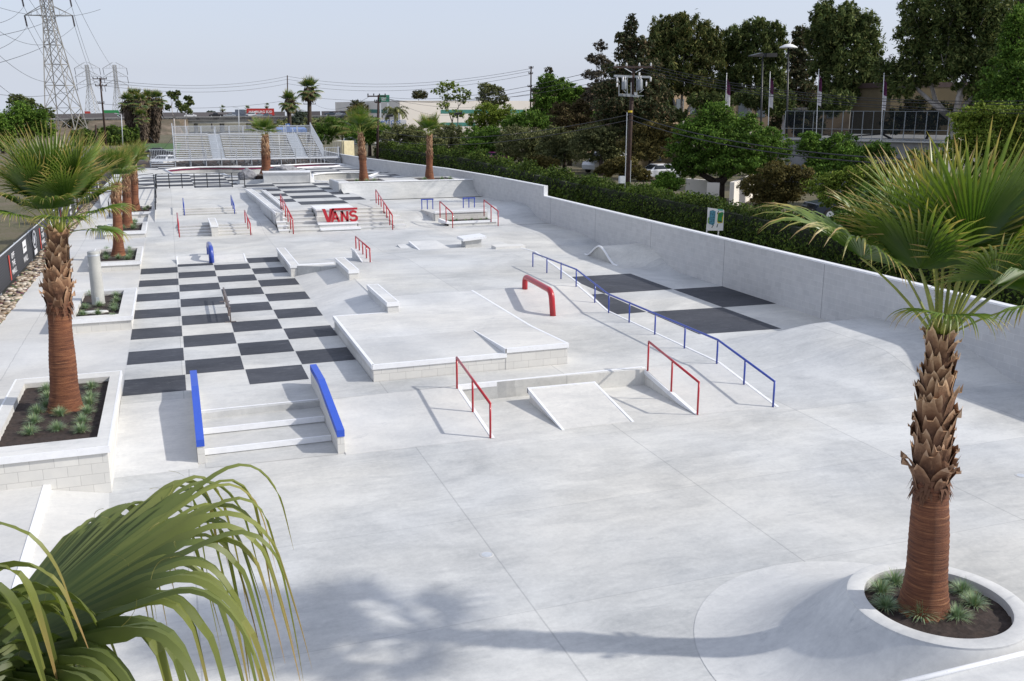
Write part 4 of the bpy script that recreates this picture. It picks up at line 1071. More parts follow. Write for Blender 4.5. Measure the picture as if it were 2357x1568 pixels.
# low wall + island with palm and boulders
e = empty('planter_box', (8.2, 75.7, ZU), 'long plain light grey concrete box wall in front of the middle palm and boulder', 'planter')
mb = MB(); mb.prism([(6.62, 75.55, 2.0), (10.0, 74.75, 2.0), (10.25, 76.5, 2.0), (6.7, 76.9, 2.0)], 1.0); mb.build('box_wall', M_CONC, e)
mb = MB(); mb.prism([(6.58, 75.5, 2.09), (10.05, 74.68, 2.09), (10.3, 76.5, 2.09), (6.65, 76.9, 2.09)], 2.0005); mb.build('steel_edge', M_STEEL, e)
mb = MB(); mb.prism([(10.05, 74.72, 2.0), (10.4, 74.8, 1.3), (10.6, 77.0, 1.2), (10.3, 76.5, 2.0)], 1.0); mb.build('end_slope', M_WHITE, e)
mb = MB(); mb.prism([(4.9, 76.6, 1.45), (6.65, 76.4, 1.45), (9.8, 76.6, 1.62), (9.4, 80, 1.62), (5.0, 80, 1.45)], .9); mb.build('curb', M_CONC, e)
MB().prism([(6.2, 77, 1.70), (9.4, 77, 1.70), (9.1, 79.6, 1.66), (6.2, 79.6, 1.66)], 1.4).build('soil', M_SOIL, e)
def boulder(label, c_, s_, seed, mat=M_ROCK):
    b = bmesh.new(); bmesh.ops.create_icosphere(b, subdivisions=4, radius=1.0)
    rr = random.Random(seed); ph = [rr.uniform(0, 6) for _ in range(9)]
    pl_ = [Vector((rr.uniform(-1, 1), rr.uniform(-1, 1), rr.uniform(-.3, 1))).normalized() for _ in range(9)]
    for v in b.verts:
        p = v.co.copy()
        for n_ in pl_:
            d = p.dot(n_) - .78
            if d > 0: p -= n_ * d * .85
        p *= 1 + .05 * math.sin(p.x * 6 + ph[0]) * math.sin(p.y * 7 + ph[1]) + .03 * math.sin(p.z * 13 + ph[2] + p.x * 9)
        v.co = Vector((p.x * s_[0], p.y * s_[1], p.z * s_[2]))
    me = bpy.data.meshes.new('boulder'); b.to_mesh(me); b.free(); me.materials.append(mat)
    me.polygons.foreach_set('use_smooth', [True] * len(me.polygons))
    o = bpy.data.objects.new('boulder', me); COL.objects.link(o); o.location = c_
    return tag(o, label, 'boulder', 'grey boulders by the middle palm')
boulder('pale squarish grey boulder at the end of the black railing', (5.55, 77.3, 1.78), (.72, .6, .55), 3)
boulder('dark rugged grey boulder right of the middle palm, behind the box wall', (8.45, 78.0, 1.95), (1.2, .7, .55), 7)

# black railing
def fence_rail(label, pts, posts, rails, name='metal_railing', mat=M_BLACK, pw=.06, rw=.045, cat='railing'):
    e = empty(name, pts[0], label, cat)
    for h in rails:
        MB().tube([(p[0], p[1], p[2] + h) for p in pts], rw / 2, 6).build('rail', mat, e)
    for p in posts:
        MB().bar(p[:3], (p[0], p[1], p[2] + rails[0]), pw, up=(0, 1, 0)).build('post', mat, e)
    return e
pts = [(-1.08, 72.75, ZU), (1.0, 72.6, ZU), (3.0, 72.3, ZU), (4.95, 72.05, ZU)]
posts = []
for i in range(8):
    t = i / 7; posts.append((-1.08 + 6.03 * t, 72.75 - .7 * t, ZU - .02))
fence_rail('long black metal railing with three bars on the edge of the checkered deck', pts, posts, [1.0, .84, .5, .2])
fence_rail('short black railing between the walkway and the long railing', [(-4.3, 74.6, .95), (-1.25, 74.1, 1.25)], [(-4.3, 74.6, .9), (-2.6, 74.3, 1.1), (-1.25, 74.1, 1.2)], [1.0, .6, .2])
fence_rail('black stair railing descending beside the farthest square planter', [(-1.12, 72.6, 1.3), (-1.1, 65.0, .95), (-1.08, 61.0, .7)], [(-1.12, 72.5, 1.2), (-1.1, 68.5, 1.0), (-1.09, 65, .8), (-1.08, 61.0, .45)], [1.0, .6, .2])
fence_rail('black handrail left of the farthest palm', [(-3.75, 72.0, .9), (-3.75, 62.5, .5)], [(-3.75, 72, .6), (-3.75, 67, .5), (-3.75, 62.5, .45)], [.95, .5])
# ramp between planter 5 and the deck
mb = MB(); mb.prism([(-3.6, 65.8, .55), (-1.13, 65.8, .55), (-1.1, 72.6, ZU), (-3.6, 72.6, ZU - .05)], .1); mb.prism([(-4.9, 72.6, 1.0), (-3.6, 72.6, ZU - .05), (-3.6, 66, .5), (-4.4, 66, .5)], .1)
struct(mb.build('concrete_bank', M_FLOOR2))
mb = MB()
for i in range(6): mb.box(-1.5, -1.12, 50.9 + i * 1.9, 51.4 + i * 1.9, .4, .47)
# left edge strip between planters and terraces
mb = MB(); mb.prism([(-1.5, 56.2, ZA), (-1.1, 56.0, ZA), (-1.1, 61.3, ZB_), (-1.12, 68, ZB_), (-1.5, 68, .6)], .2); struct(mb.build('concrete_bank', M_FLOOR2))

# ------------------------------------------------------------------ banner fence on the left
M_MESHB, nt, bs, out = nmat('black_windscreen')
g = N(nt, 'ShaderNodeNewGeometry'); wv = N(nt, 'ShaderNodeTexWave', i_Scale=3.2, i_Distortion=.4); wv.bands_direction = 'Z'
nt.links.new(g.outputs['Position'], wv.inputs['Vector'])
nt.links.new(ramp(nt, wv.outputs[0], [(0, (.018, .02, .026)), (1, (.045, .048, .058))]), bs.inputs['Base Color']); bs.inputs['Roughness'].default_value = .7
FY0, FY1 = 26, 100
def fxz(y): return -6.28 + (y - 26) / 74 * .85, Z1 + (y - 26) / 74 * .1
e = empty('banner_fence', (-6.2, 50, Z1), 'low chain fence wrapped in a long black banner along the left path', 'fence')
mb = MB(); ysf = [FY0 + 2 * i for i in range(38)]
mb.add([(fxz(y)[0] + .02 * math.sin(y * 3), y, fxz(y)[1] + .03) for y in ysf] + [(fxz(y)[0] + .015 * math.sin(y * 2), y, fxz(y)[1] + 1.22) for y in ysf], [(i, i + 1, 39 + i, 38 + i) for i in range(37)])
ban = mb.build('banner', M_MESHB, e); md = ban.modifiers.new('thick', 'SOLIDIFY'); md.thickness = .012
MB().tube([(fxz(y)[0], y, fxz(y)[1] + 1.25) for y in ysf], .025, 6).build('top_rail', M_GALV, e)
for y in ysf[::2]: MB().bar((fxz(y)[0] - .04, y, fxz(y)[1] - .1), (fxz(y)[0] - .04, y, fxz(y)[1] + 1.27), .05, up=(0, 1, 0)).build('post', M_GALV, e)
RB = Matrix.Rotation(math.pi / 2, 4, 'Z') @ RX
M_PRINT = plain('white_print', (.68, .69, .72), .6, 0, .1)
M_PRINTR = plain('red_print', (.5, .06, .04), .6)
def ftext(txt, y, h, size, mat=M_PRINT, sx=1.0):
    x, z = fxz(y)
    return text_mesh(txt, size, .002, mat, Vector((x + .035, y, z + h)), RB, 'banner_print', e, sx, .004)
def fbox(y0, y1, h0, h1, mat=M_PRINT, dx=.036):
    x, z = fxz((y0 + y1) / 2)
    return MB().box(x + dx - .004, x + dx, y0, y1, z + h0, z + h1).build('banner_print', mat, e)
for y in (40.9, 49.5, 58, 67, 76):
    ftext('OFF', y, .92, .30, sx=1.5); ftext('THE', y, .62, .30, sx=1.5); ftext('WALL', y, .32, .30, sx=1.5); fbox(y - 1.0, y - .78, .1, 1.05, M_PRINTR)
for y in (43.9, 53.0, 62, 71, 80):
    fbox(y - .5, y + .5, .62, 1.1); ftext('WALL', y, .34, .34, sx=1.4)
    fbox(y - .3, y + .3, .8, .86, M_MESHB, .04)
for y in (46.8, 56, 65, 74, 83):
    x, z = fxz(y)
    mb = MB(); n = 28
    for (r0, r1) in ((.30, .40), (0.0, .2)):
        mb.add([(x + .036, y + r_ * 1.5 * math.cos(k * 2 * math.pi / n), z + .78 + r_ * math.sin(k * 2 * math.pi / n)) for r_ in (r0 + .001, r1) for k in range(n)], [(k, (k + 1) % n, n + (k + 1) % n, n + k) for k in range(n)])
    mb.build('banner_print', M_PRINT, e); fbox(y - .5, y + .5, .12, .34)
# ------------------------------------------------------------------ bleachers
YB = 107.0
def bx(px): return PYY(px, 368, YB)[0]
bX0, bX1 = bx(403), bx(746)
zw = PYY(403, 368, YB)[2]
NRW = 14; RD = .62
ztop = PYY(415, 309, YB + 1.0 + NRW * RD)[2]
zg = .55
def rowz(i): return zw + .15 + (ztop - zw - .15) * i / (NRW - 1)
def rowy(i): return YB + 1.2 + RD * i
bl = empty('bleachers', ((bX0 + bX1) / 2, YB, zg), 'large silver aluminium bleachers with two stair aisles at the far end of the park', 'bleachers')
A0, A1 = bx(490), bx(521); A2, A3 = bx(712 - 3), bx(712 - 3) + (A1 - A0)
a2 = bx(690); A2, A3 = a2 - .3, a2 - .3 + (A1 - A0)
secs = [(bX0 + .1, A0), (A1, A2), (A3, bX1 - .1)]
for i in range(NRW):
    for (x0, x1) in secs:
        MB().box(x0, x1, rowy(i), rowy(i) + .26, rowz(i) - .02, rowz(i) + .055).build('seat_plank', M_ALU, bl)
mb = MB()
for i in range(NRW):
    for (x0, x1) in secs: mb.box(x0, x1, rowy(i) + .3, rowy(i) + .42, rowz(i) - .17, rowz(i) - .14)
mb.build('foot_planks', M_UNDER, bl)  # planks coloured dark so the gaps between seat rows look shaded
for (x0, x1) in ((A0, A1), (A2, A3)):
    mb = MB()
    for i in range(NRW): mb.box(x0 + .03, x1 - .03, rowy(i) - .1, rowy(i) + RD + .1, rowz(i) - .42 - .001 * i, rowz(i) - .12)
    mb.build('stair_aisle', M_STAIRAL, bl)
    mb = MB(); xm = (x0 + x1) / 2
    mb.tube([(xm, rowy(0), rowz(0) + .75), (xm, rowy(NRW - 2), rowz(NRW - 2) + .75)], .025, 6)
    for i in (0, 4, 8, 12): mb.bar((xm, rowy(i), rowz(i) - .2), (xm, rowy(i), rowz(i) + .8), .05, up=(0, 1, 0))
    mb.build('aisle_handrail', M_GALV, bl)
# front walkway
mb = MB(); mb.box(bx(345), bx(782), YB - .2, YB + 1.1, zw - .12, zw); mb.build('front_walkway', M_ALU, bl)
def guard(x0, y0, z0, x1, y1, z1, h, n, name='guard_panel'):
    mb = MB()
    for k in range(n + 1):
        t = k / n; w = .055 if k in (0, n) else .02
        x, y, z = x0 + (x1 - x0) * t, y0 + (y1 - y0) * t, z0 + (z1 - z0) * t
        mb.bar((x, y, z), (x, y, z + h), w * 1.5, up=(0, 1, 0))
    mb.tube([(x0, y0, z0 + h), (x1, y1, z1 + h)], .03, 6); mb.tube([(x0, y0, z0 + .12), (x1, y1, z1 + .12)], .022, 6)
    return mb.build(name, M_GALV, bl)
xs_ = [bX0 + (bX1 - bX0) * k / 10 for k in range(11)]
yt, zt_ = rowy(NRW - 1) + .6, rowz(NRW - 1)
for a_, b_ in zip(xs_, xs_[1:]): guard(a_ + .03, yt, zt_ - .15, b_ - .03, yt, zt_ - .15, 1.02, 16)
mb = MB(); mb.box(bX0, bX1, yt - .25, yt - .1, zt_ - .16, zt_ - .08); mb.build('top_beam', M_ALU, bl)
for a_, b_ in zip(xs_, xs_[1:]): guard(a_ + .03, YB - .15, zw, b_ - .03, YB - .15, zw, 1.07, 1, 'front_guard')
mb = MB()
for a_, b_ in zip(xs_, xs_[1:]):
    mb.tube([(a_, YB - .15, zw + .6), (b_, YB - .15, zw + .6)], .018, 6)
mb.build('front_mid_rail', M_GALV, bl)
for xx in (bX0, bX1): guard(xx, YB + .8, zw, xx, yt, zt_ - .1, 1.3, 40, 'end_guard')
guard(bx(345), YB - .15, zw, bx(401), YB - .15, zw, 1.05, 14); guard(bx(345), YB - .15, zw, bx(345), YB + 1.1, zw, 1.05, 5)
guard(bx(750), YB - .15, zw, bx(782), YB - .15, zw, 1.05, 8); guard(bx(782), YB - .15, zw, bx(782), YB + 1.1, zw, 1.05, 5)
mb = MB()
fx = [bx(345)] + xs_ + [bx(782)]
for k, x in enumerate(fx):
    for y in (YB - .1, YB + 2.5, YB + 5.2, YB + 8.0, yt):
        zt2 = zw - .1 if y < YB + 1 else lerp(zw, zt_, (y - YB - 1.2) / (RD * NRW)) - .2
        if k in (0, len(fx) - 1) and y > YB + 3: continue
        mb = MB(); mb.bar((x, y, zg - .4), (x, y, zt2), .085, up=(0, 1, 0))
        mb.build('support_post', M_STAIRAL, bl)
mb = MB()
for (a_, b_) in zip(fx, fx[1:]):
    for y in (YB - .1, YB + 5.2, yt):
        h = zw - .15 if y < YB + 1 else lerp(zw, zt_, (y - YB - 1.2) / (RD * NRW)) - .3
        mb.bar((a_, y, zg), (b_, y, h), .035); mb.bar((a_, y, h), (b_, y, zg), .035)
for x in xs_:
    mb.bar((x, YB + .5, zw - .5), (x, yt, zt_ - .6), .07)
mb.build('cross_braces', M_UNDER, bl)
mb = MB(); mb.box(bx(345), bx(401), YB - 1.5, YB - .2, zg, zg + .1)
for i in range(4): mb.box(bx(347), bx(400), YB - 1.5 + i * .32, YB - 1.2 + i * .32, zg + .2 + i * (zw - zg - .1) / 4, zg + .25 + i * (zw - zg - .1) / 4)
mb.build('end_steps', M_GALV, bl)
struct(MB().box(-12, 19, YB - 2.2, 125, .2, .52).build('dirt_ground', M_DIRT))

# ------------------------------------------------------------------ palms
def leafmat(name, base, tip, trans=.35, rough=.42, dry=(.42, .33, .12)):
    m, nt, bs, out = nmat(name)
    uvn = N(nt, 'ShaderNodeUVMap'); s = N(nt, 'ShaderNodeSeparateXYZ'); nt.links.new(uvn.outputs[0], s.inputs[0])
    g = N(nt, 'ShaderNodeNewGeometry')
    nz = N(nt, 'ShaderNodeTexNoise', i_Scale=2.2, i_Detail=4.0); nt.links.new(g.outputs['Position'], nz.inputs['Vector'])
    t = math_(nt, 'ADD', s.outputs[0], math_(nt, 'MULTIPLY', math_(nt, 'SUBTRACT', s.outputs[1], .5), .25))
    c = ramp(nt, t, [(0.0, (base[0] * 1.5, base[1] * 1.25, base[2])), (.25, base), (.74, tip), (.94, dry), (1.0, (.36, .24, .12))])
    c = mixc(nt, 'MULTIPLY', .6, c, ramp(nt, nz.outputs[0], [(.3, (.65, .7, .6)), (.7, (1.25, 1.2, 1.1))]))
    nt.links.new(c, bs.inputs['Base Color']); bs.inputs['Roughness'].default_value = rough
    tr = N(nt, 'ShaderNodeBsdfTranslucent'); nt.links.new(mixc(nt, 'MULTIPLY', 1, c, (1.3, 1.4, .6)), tr.inputs[0])
    mixs = N(nt, 'ShaderNodeMixShader'); mixs.inputs[0].default_value = trans
    nt.links.new(bs.outputs[0], mixs.inputs[1]); nt.links.new(tr.outputs[0], mixs.inputs[2]); nt.links.new(mixs.outputs[0], out.inputs[0])
    return m
M_FROND = leafmat('palm_frond', (.06, .125, .018), (.14, .20, .035), .25)
M_FRONDD = leafmat('far_palm_frond', (.04, .085, .018), (.09, .14, .03), .2)
M_PET = plain('palm_petiole', (.20, .23, .035), .45, 0, .25, 5)
M_BOOT, nt, bs, out = nmat('palm_boots')
uvn = N(nt, 'ShaderNodeUVMap'); s = N(nt, 'ShaderNodeSeparateXYZ'); nt.links.new(uvn.outputs[0], s.inputs[0])
g = N(nt, 'ShaderNodeNewGeometry'); nz = N(nt, 'ShaderNodeTexNoise', i_Scale=18, i_Detail=6.0); nt.links.new(g.outputs['Position'], nz.inputs['Vector'])
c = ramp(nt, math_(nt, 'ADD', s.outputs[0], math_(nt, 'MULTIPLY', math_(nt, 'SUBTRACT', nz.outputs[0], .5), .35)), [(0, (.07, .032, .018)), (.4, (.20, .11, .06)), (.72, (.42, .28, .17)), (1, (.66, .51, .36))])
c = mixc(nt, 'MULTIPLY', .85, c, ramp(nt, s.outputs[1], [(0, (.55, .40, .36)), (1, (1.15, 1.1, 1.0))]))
nt.links.new(c, bs.inputs['Base Color']); bs.inputs['Roughness'].default_value = .85; bump(nt, bs, nz.outputs[0], .6, .02)
M_TRUNK, nt, bs, out = nmat('palm_trunk')
tc_ = N(nt, 'ShaderNodeTexCoord'); mp = N(nt, 'ShaderNodeMapping'); mp.inputs['Scale'].default_value = (1.2, 1.2, 26); nt.links.new(tc_.outputs['Object'], mp.inputs[0])
nz = N(nt, 'ShaderNodeTexNoise', i_Scale=1.6, i_Detail=6.0, i_Roughness=.75, i_Distortion=.4); nt.links.new(mp.outputs[0], nz.inputs['Vector'])
n2 = N(nt, 'ShaderNodeTexNoise', i_Scale=2.5, i_Detail=5.0); nt.links.new(tc_.outputs['Object'], n2.inputs['Vector'])
c = ramp(nt, nz.outputs[0], [(.30, (.045, .017, .010)), (.48, (.15, .055, .026)), (.60, (.25, .105, .048)), (.72, (.46, .26, .13))])
c = mixc(nt, 'MULTIPLY', .7, c, ramp(nt, n2.outputs[0], [(.3, (.7, .62, .6)), (.7, (1.2, 1.1, 1.0))]))
nt.links.new(c, bs.inputs['Base Color']); bs.inputs['Roughness'].default_value = .8; bump(nt, bs, nz.outputs[0], .9, .03)

def set_uv(me, uvs):
    """uvs per vertex"""
    lay = me.uv_layers.new(name='UVMap'); vi = np.zeros(len(me.loops), dtype=np.int32); me.loops.foreach_get('vertex_index', vi)
    lay.data.foreach_set('uv', np.asarray(uvs, dtype=np.float32)[vi].ravel())

def frond_mesh(seed, elev, Lp=1.0, R=1.05, nseg=46, ns=9, droop=.8, spread=118, cup=.25, pw=.055, hang=1.0, bend=.25, joined=.5):
    """fan leaf growing from the origin towards +x at the given elevation"""
    rr = random.Random(seed); V = []; Fc = []; UV = []; mats = []
    el = elev; p = Vector((0, 0, 0)); pts = [p.copy()]; n = 7
    for k in range(n):
        d = Vector((math.cos(el), 0, math.sin(el))); p = p + d * Lp / n; pts.append(p.copy()); el -= bend / n * (1.0 if k > 1 else .3)
    # petiole : flattened triangular section
    o = 0
    for k, q in enumerate(pts):
        t = k / n; w = pw * (1 - .55 * t); h = w * .5
        dd = (pts[min(k + 1, n)] - pts[max(k - 1, 0)]).normalized(); up_ = Vector((-dd.z, 0, dd.x))
        for (a, b) in ((-1, .5), (1, .5), (.6, -.6), (-.6, -.6)):
            V.append(q + Vector((0, a * w * .5, 0)) + up_ * (b * h)); UV.append((.1, .5))
    for k in range(n):
        for j in range(4):
            a = k * 4 + j; b = k * 4 + (j + 1) % 4; Fc.append((a, b, b + 4, a + 4)); mats.append(1)
    # little thorns
    for k in range(1, n):
        for sgn in (-1, 1):
            for q_ in (0, .33, .66):
                q = pts[k] * (1 - q_) + pts[min(k + 1, n)] * q_; w = pw * (1 - .55 * k / n) * .5; i0 = len(V)
                dd = (pts[min(k + 1, n)] - pts[k]).normalized() if k < n else Vector((1, 0, 0))
                V += [q + Vector((0, sgn * w, 0)) - dd * .007, q + Vector((0, sgn * w, 0)) + dd * .007, q + Vector((0, sgn * (w + .014), 0)) + dd * .006]; UV += [(.9, .5)] * 3
                Fc.append((i0, i0 + 1, i0 + 2)); mats.append(0)
    H = pts[-1]; d0 = Vector((math.cos(el), 0, math.sin(el))); nrm = Vector((-d0.z, 0, d0.x)); side = Vector((0, 1, 0))
    sp = math.radians(spread); dphi = 2 * sp / nseg
    for i in range(nseg):
        phi = -sp + (i + .5) * dphi + rr.uniform(-.01, .01)
        L = R * (.72 + .28 * math.cos(phi * .8)) * rr.uniform(.9, 1.06)
        dr = (d0 * math.cos(phi) + side * math.sin(phi) + nrm * (cup * (abs(math.sin(phi)) ** 1.3))).normalized()
        pos = H.copy() - d0 * .02; vel = dr.copy(); rnd = rr.random(); dv = droop * rr.uniform(.6, 1.4)
        base = len(V); zz = 1 if i % 2 else -1
        jn = joined * rr.uniform(.9, 1.1)
        wj = 2 * math.sin(dphi / 2) * jn * L * 1.03
        for k in range(ns + 1):
            t = k / ns
            r_ = t * L
            if t <= jn: w = 2 * math.sin(dphi / 2) * max(r_, .02) * 1.03
            else: w = wj * (1 - (t - jn) / (1 - jn)) ** .8
            w = max(w, .0015)
            lat = (side * math.cos(phi) - d0 * math.sin(phi)).normalized()
            if k > 0:
                lat = (lat - vel * lat.dot(vel)).normalized()
            upv = lat.cross(vel); 
            if upv.dot(nrm) < 0: upv = -upv
            fold = w * (.5 if t < jn else .3)
            V += [pos - lat * w * .5 - upv * fold * .5, pos + upv * fold * .5, pos + lat * w * .5 - upv * fold * .5]
            UV += [(t, rnd)] * 3
            if k < ns:
                g_ = dv * max(0, t - jn * .55) ** 1.1 * hang
                vel = (vel + Vector((0, 0, -1)) * g_ * (1.0 / ns) * 4.2).normalized()
                pos = pos + vel * (L / ns)
        for k in range(ns):
            a = base + k * 3
            Fc += [(a, a + 1, a + 4, a + 3), (a + 1, a + 2, a + 5, a + 4)]; mats += [0, 0]
    # loose white fibres between the segments
    me = bpy.data.meshes.new('frond'); me.from_pydata([tuple(v) for v in V], [], Fc)
    me.materials.append(M_FROND); me.materials.append(M_PET)
    me.polygons.foreach_set('material_index', mats); set_uv(me, UV); me.update()
    return me
FR = {}
def frond_kind(k, far=False):
    key = (k, far)
    if key not in FR:
        els = [82, 72, 62, 50, 36, 18, 0, -20]
        d_ = [.12, .25, .6, 1.4, 2.0, 2.4, 2.4, 2.4]
        FR[key] = frond_mesh(100 + k, math.radians(els[k]), Lp=[1.0, 1.02, 1.05, 1.1, 1.1, 1.05, 1.0, .9][k], R=[1.3, 1.28, 1.22, 1.12, 1.1, 1.1, 1.05, 1.0][k], nseg=(46 if not far else 18), ns=(9 if not far else 5), droop=d_[k], spread=[88, 92, 98, 108, 112, 115, 115, 115][k], cup=.3 if k < 4 else .15, bend=.15 + .07 * k, joined=.52)
        if far:
            FR[key].materials[0] = M_FRONDD
    return FR[key]
def trunk_mesh(base, top, r0, r1, seed, boot_from=.42, parent=None):
    """smooth ringed lower trunk + boots above; returns nothing"""
    rr = random.Random(seed); B, T = Vector(base), Vector(top); ax = T - B; L = ax.length; n = 90; seg = 28
    ph = rr.uniform(0, 6)
    def cen(t): return B + ax * t + Vector((math.sin(t * 3.1 + ph), math.cos(t * 2.7 + ph), 0)) * .035 * L / 4 * math.sin(math.pi * t)
    def rad(t):
        r = r0 * (.62 + .38 * math.exp(-t * 5.5)) if t < .999 else r1
        r = lerp(r, r1, ss((t - .55) / .45)); return r * (1 + .04 * math.sin(t * 17 + ph))
    V = []; Fc = []
    nb = int(n * (boot_from + .06))
    for i in range(nb + 1):
        t = i / n; c_ = cen(t); r = rad(t)
        if i == 0: r *= 1.12
        for k in range(seg):
            a = 2 * math.pi * k / seg; q = r * (1 + .012 * math.sin(3 * a + ph) + rr.uniform(-.008, .008) + (.012 if i % 2 else -.012))
            V.append((c_.x + q * math.cos(a), c_.y + q * math.sin(a), c_.z))
    Fc = [(i * seg + k, i * seg + (k + 1) % seg, (i + 1) * seg + (k + 1) % seg, (i + 1) * seg + k) for i in range(nb) for k in range(seg)]
    mb = MB(); mb.add(V, Fc); mb.build('trunk', M_TRUNK, parent, smooth=True)
    # upper core + boots
    V = []; Fc = []; UV = []
    for i in range(nb - 2, n + 1):
        t = i / n; c_ = cen(t); r = rad(t) * .96
        for k in range(16):
            a = 2 * math.pi * k / 16; V.append((c_.x + r * math.cos(a), c_.y + r * math.sin(a), c_.z)); UV.append((.15, .3))
    m_ = n - nb + 3
    Fc = [(i * 16 + k, i * 16 + (k + 1) % 16, (i + 1) * 16 + (k + 1) % 16, (i + 1) * 16 + k) for i in range(m_ - 1) for k in range(16)]
    z0 = boot_from; t = z0; k = 0; dz = .021 * (r0 / .3) / L
    while t < .985:
        a = k * 2.39996 + rr.uniform(-.3, .3); r = rad(t); c_ = cen(t)
        hgt = rr.uniform(.20, .38) * r0 / .3 * (1 if t < .85 else .75); wd = r * rr.uniform(.95, 1.5)
        low = ss((t - z0) / .12); out_ = rr.uniform(.02, .105) * (1 if boot_from < .5 or L > 3.3 else .6) * (1 if r1 < .195 and L > 3.2 else .65) * (.55 + .65 * (1 - t)) * r0 / .3 * (1.5 if rr.random() < .12 else 1)
        if t < z0 + .06: out_ *= 1.7
        rx = Vector((math.cos(a), math.sin(a), 0)); ty = Vector((-math.sin(a), math.cos(a), 0)); i0 = len(V); rn = rr.random()
        curl = rr.uniform(-.11, .11)
        # five rows from base to forked tip
        rows = [(0, 1.0, -.01), (.35, .92, .02), (.7, .72, .06), (1.0, .5, 1.0)]
        for (hh, ww, oo) in rows:
            off = out_ * (oo if oo < .99 else 1)
            for s_ in (-1, -.45, .45, 1):
                q = c_ + rx * (r * (1 - .24 * s_ * s_ * ww) + (out_ * hh ** 1.6) + (.012 if abs(s_) > .9 else 0)) + ty * (s_ * wd * .5 * ww + curl * hh) + Vector((0, 0, hgt * hh - (0 if hh < 1 else (.06 * hgt if abs(s_) > .5 else .32 * hgt))))
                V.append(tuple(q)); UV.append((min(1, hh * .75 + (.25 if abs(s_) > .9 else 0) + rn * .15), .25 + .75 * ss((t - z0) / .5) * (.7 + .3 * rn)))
        for j in range(3):
            for s_ in range(3):
                b_ = i0 + j * 4 + s_; Fc.append((b_, b_ + 1, b_ + 5, b_ + 4))
        t += dz * rr.uniform(.85, 1.15); k += 1
    # ragged fibres at the lower edge of the boots
    for k in range(60):
        a = rr.random() * 6.283; t = z0 + rr.uniform(-.015, .05); r = rad(t) * 1.08; c_ = cen(t); i0 = len(V)
        rx = Vector((math.cos(a), math.sin(a), 0)); ty = Vector((-math.sin(a), math.cos(a), 0)); q = c_ + rx * r
        ln = rr.uniform(.05, .16) * r0 / .3
        for (x_, o_) in ((-.03, 0), (.03, 0), (rr.uniform(-.04, .04), 1)):
            V.append(tuple(q + ty * x_ + rx * (.05 * o_ * rr.uniform(.2, 1.5)) - Vector((0, 0, ln * o_)))); UV.append((.35, .1))
        Fc.append((i0, i0 + 1, i0 + 2))
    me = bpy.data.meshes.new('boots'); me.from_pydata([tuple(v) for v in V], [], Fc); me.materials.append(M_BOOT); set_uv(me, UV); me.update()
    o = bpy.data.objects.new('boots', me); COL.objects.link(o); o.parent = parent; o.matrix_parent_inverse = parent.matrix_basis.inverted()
    return cen(1.0)
def palm(label, base, top, r0, r1, seed, fronds, scale=1.0, boot_from=.42, group='fan palms planted in the skatepark', far=False, name='fan_palm'):
    e = empty(name, base, label, 'palm tree', group)
    T = trunk_mesh(base, top, r0, r1, seed, boot_from, e)
    rr = random.Random(seed + 77)
    for (kind, az, s_) in fronds:
        me = frond_kind(kind, far); o = bpy.data.objects.new('frond', me); COL.objects.link(o)
        o.parent = e; a = math.radians(az)
        o.location = Vector(T) - Vector(base) + Vector((math.cos(a) * r1 * .45, math.sin(a) * r1 * .45, -.08 * scale + .012 * rr.randint(0, 5)))
        o.rotation_euler = (rr.uniform(-.08, .08), rr.uniform(-.06, .06), a + rr.uniform(-.08, .08))
        o.scale = (scale * s_,) * 3
    # cut leaf bases round the heart
    return e
def crown(seed, n=20, lowmax=5, top=0):
    rr = random.Random(seed); res = []
    for i in range(n):
        t = i / (n - 1); k = min(7, int(top + (lowmax - top) * t ** 1.1 + rr.uniform(-.3, .6)))
        res.append((max(0, k), (i * 137.5 + rr.uniform(-12, 12)) % 360, rr.uniform(.8, 1.15)))
    return res
bR = (8.70, 8.62, .68); tR = PYY(2166, 765, 8.62)
palm('large fan palm with shaggy trunk in the round planter at the right', bR, tR, .33, .145, 11, [(0, 110, 1.0), (0, 290, 1.02), (0, 200, 1.0), (0, 20, 1.0), (1, 160, 1.05), (1, 60, 1.12), (1, 330, 1.12), (1, 250, 1.22), (2, 200, 1.0), (2, 10, 1.1), (2, 120, 1.0), (3, 161, 1.28), (3, 345, 1.1), (3, 60, 1.0), (4, 300, .9), (4, 225, .75), (4, 8, 1.0), (2, 285, .95)], 1.0, .46)
q0 = P(150, 941, .8); tL = PYY(134, 533, q0[1])
palm('large fan palm with shaggy trunk in the nearest square planter at the left', (q0[0], q0[1], .78), tL, .36, .19, 12, [(0, 30, 1.1), (0, 150, 1.0), (0, 270, 1.15), (1, 90, 1.05), (1, 200, 1.1), (1, 340, 1.1), (1, 250, .95), (2, 20, 1.0), (2, 300, .95), (2, 170, .9), (2, 120, 1.0), (3, 345, .85), (3, 270, .8), (3, 200, .8), (3, 70, .9), (4, 335, .9), (4, 215, .85), (4, 280, .85), (5, 350, .75)], .9, .57)
for (lb, bpx, tpx, sc_, sd, z0_, r0_) in [('fan palm in the third square planter with a slim reddish lower trunk', (272, 588), (268, 426), 0.74, 13, .66, .30), ('fan palm in the fourth square planter behind another palm', (291, 523), (291, 406), 0.74, 14, .66, .36), ('farthest fan palm of the left row, beside the black railing', (311, 484), (307, 386), 0.74, 15, .66, .34)]:
    q = P(bpx[0], bpx[1], z0_); t_ = PYY(tpx[0], tpx[1], q[1])
    palm(lb, q, t_, r0_, .21, sd, crown(sd, 13, 4.2, 0), sc_ * 1.08, .64)
q = P(612, 400, 1.7); t_ = PYY(610, 314, q[1]); palm('fan palm beside the dark boulder in front of the bleachers', q, t_, .5, .24, 21, crown(21, 14, 5.0, 1), .78, .45)
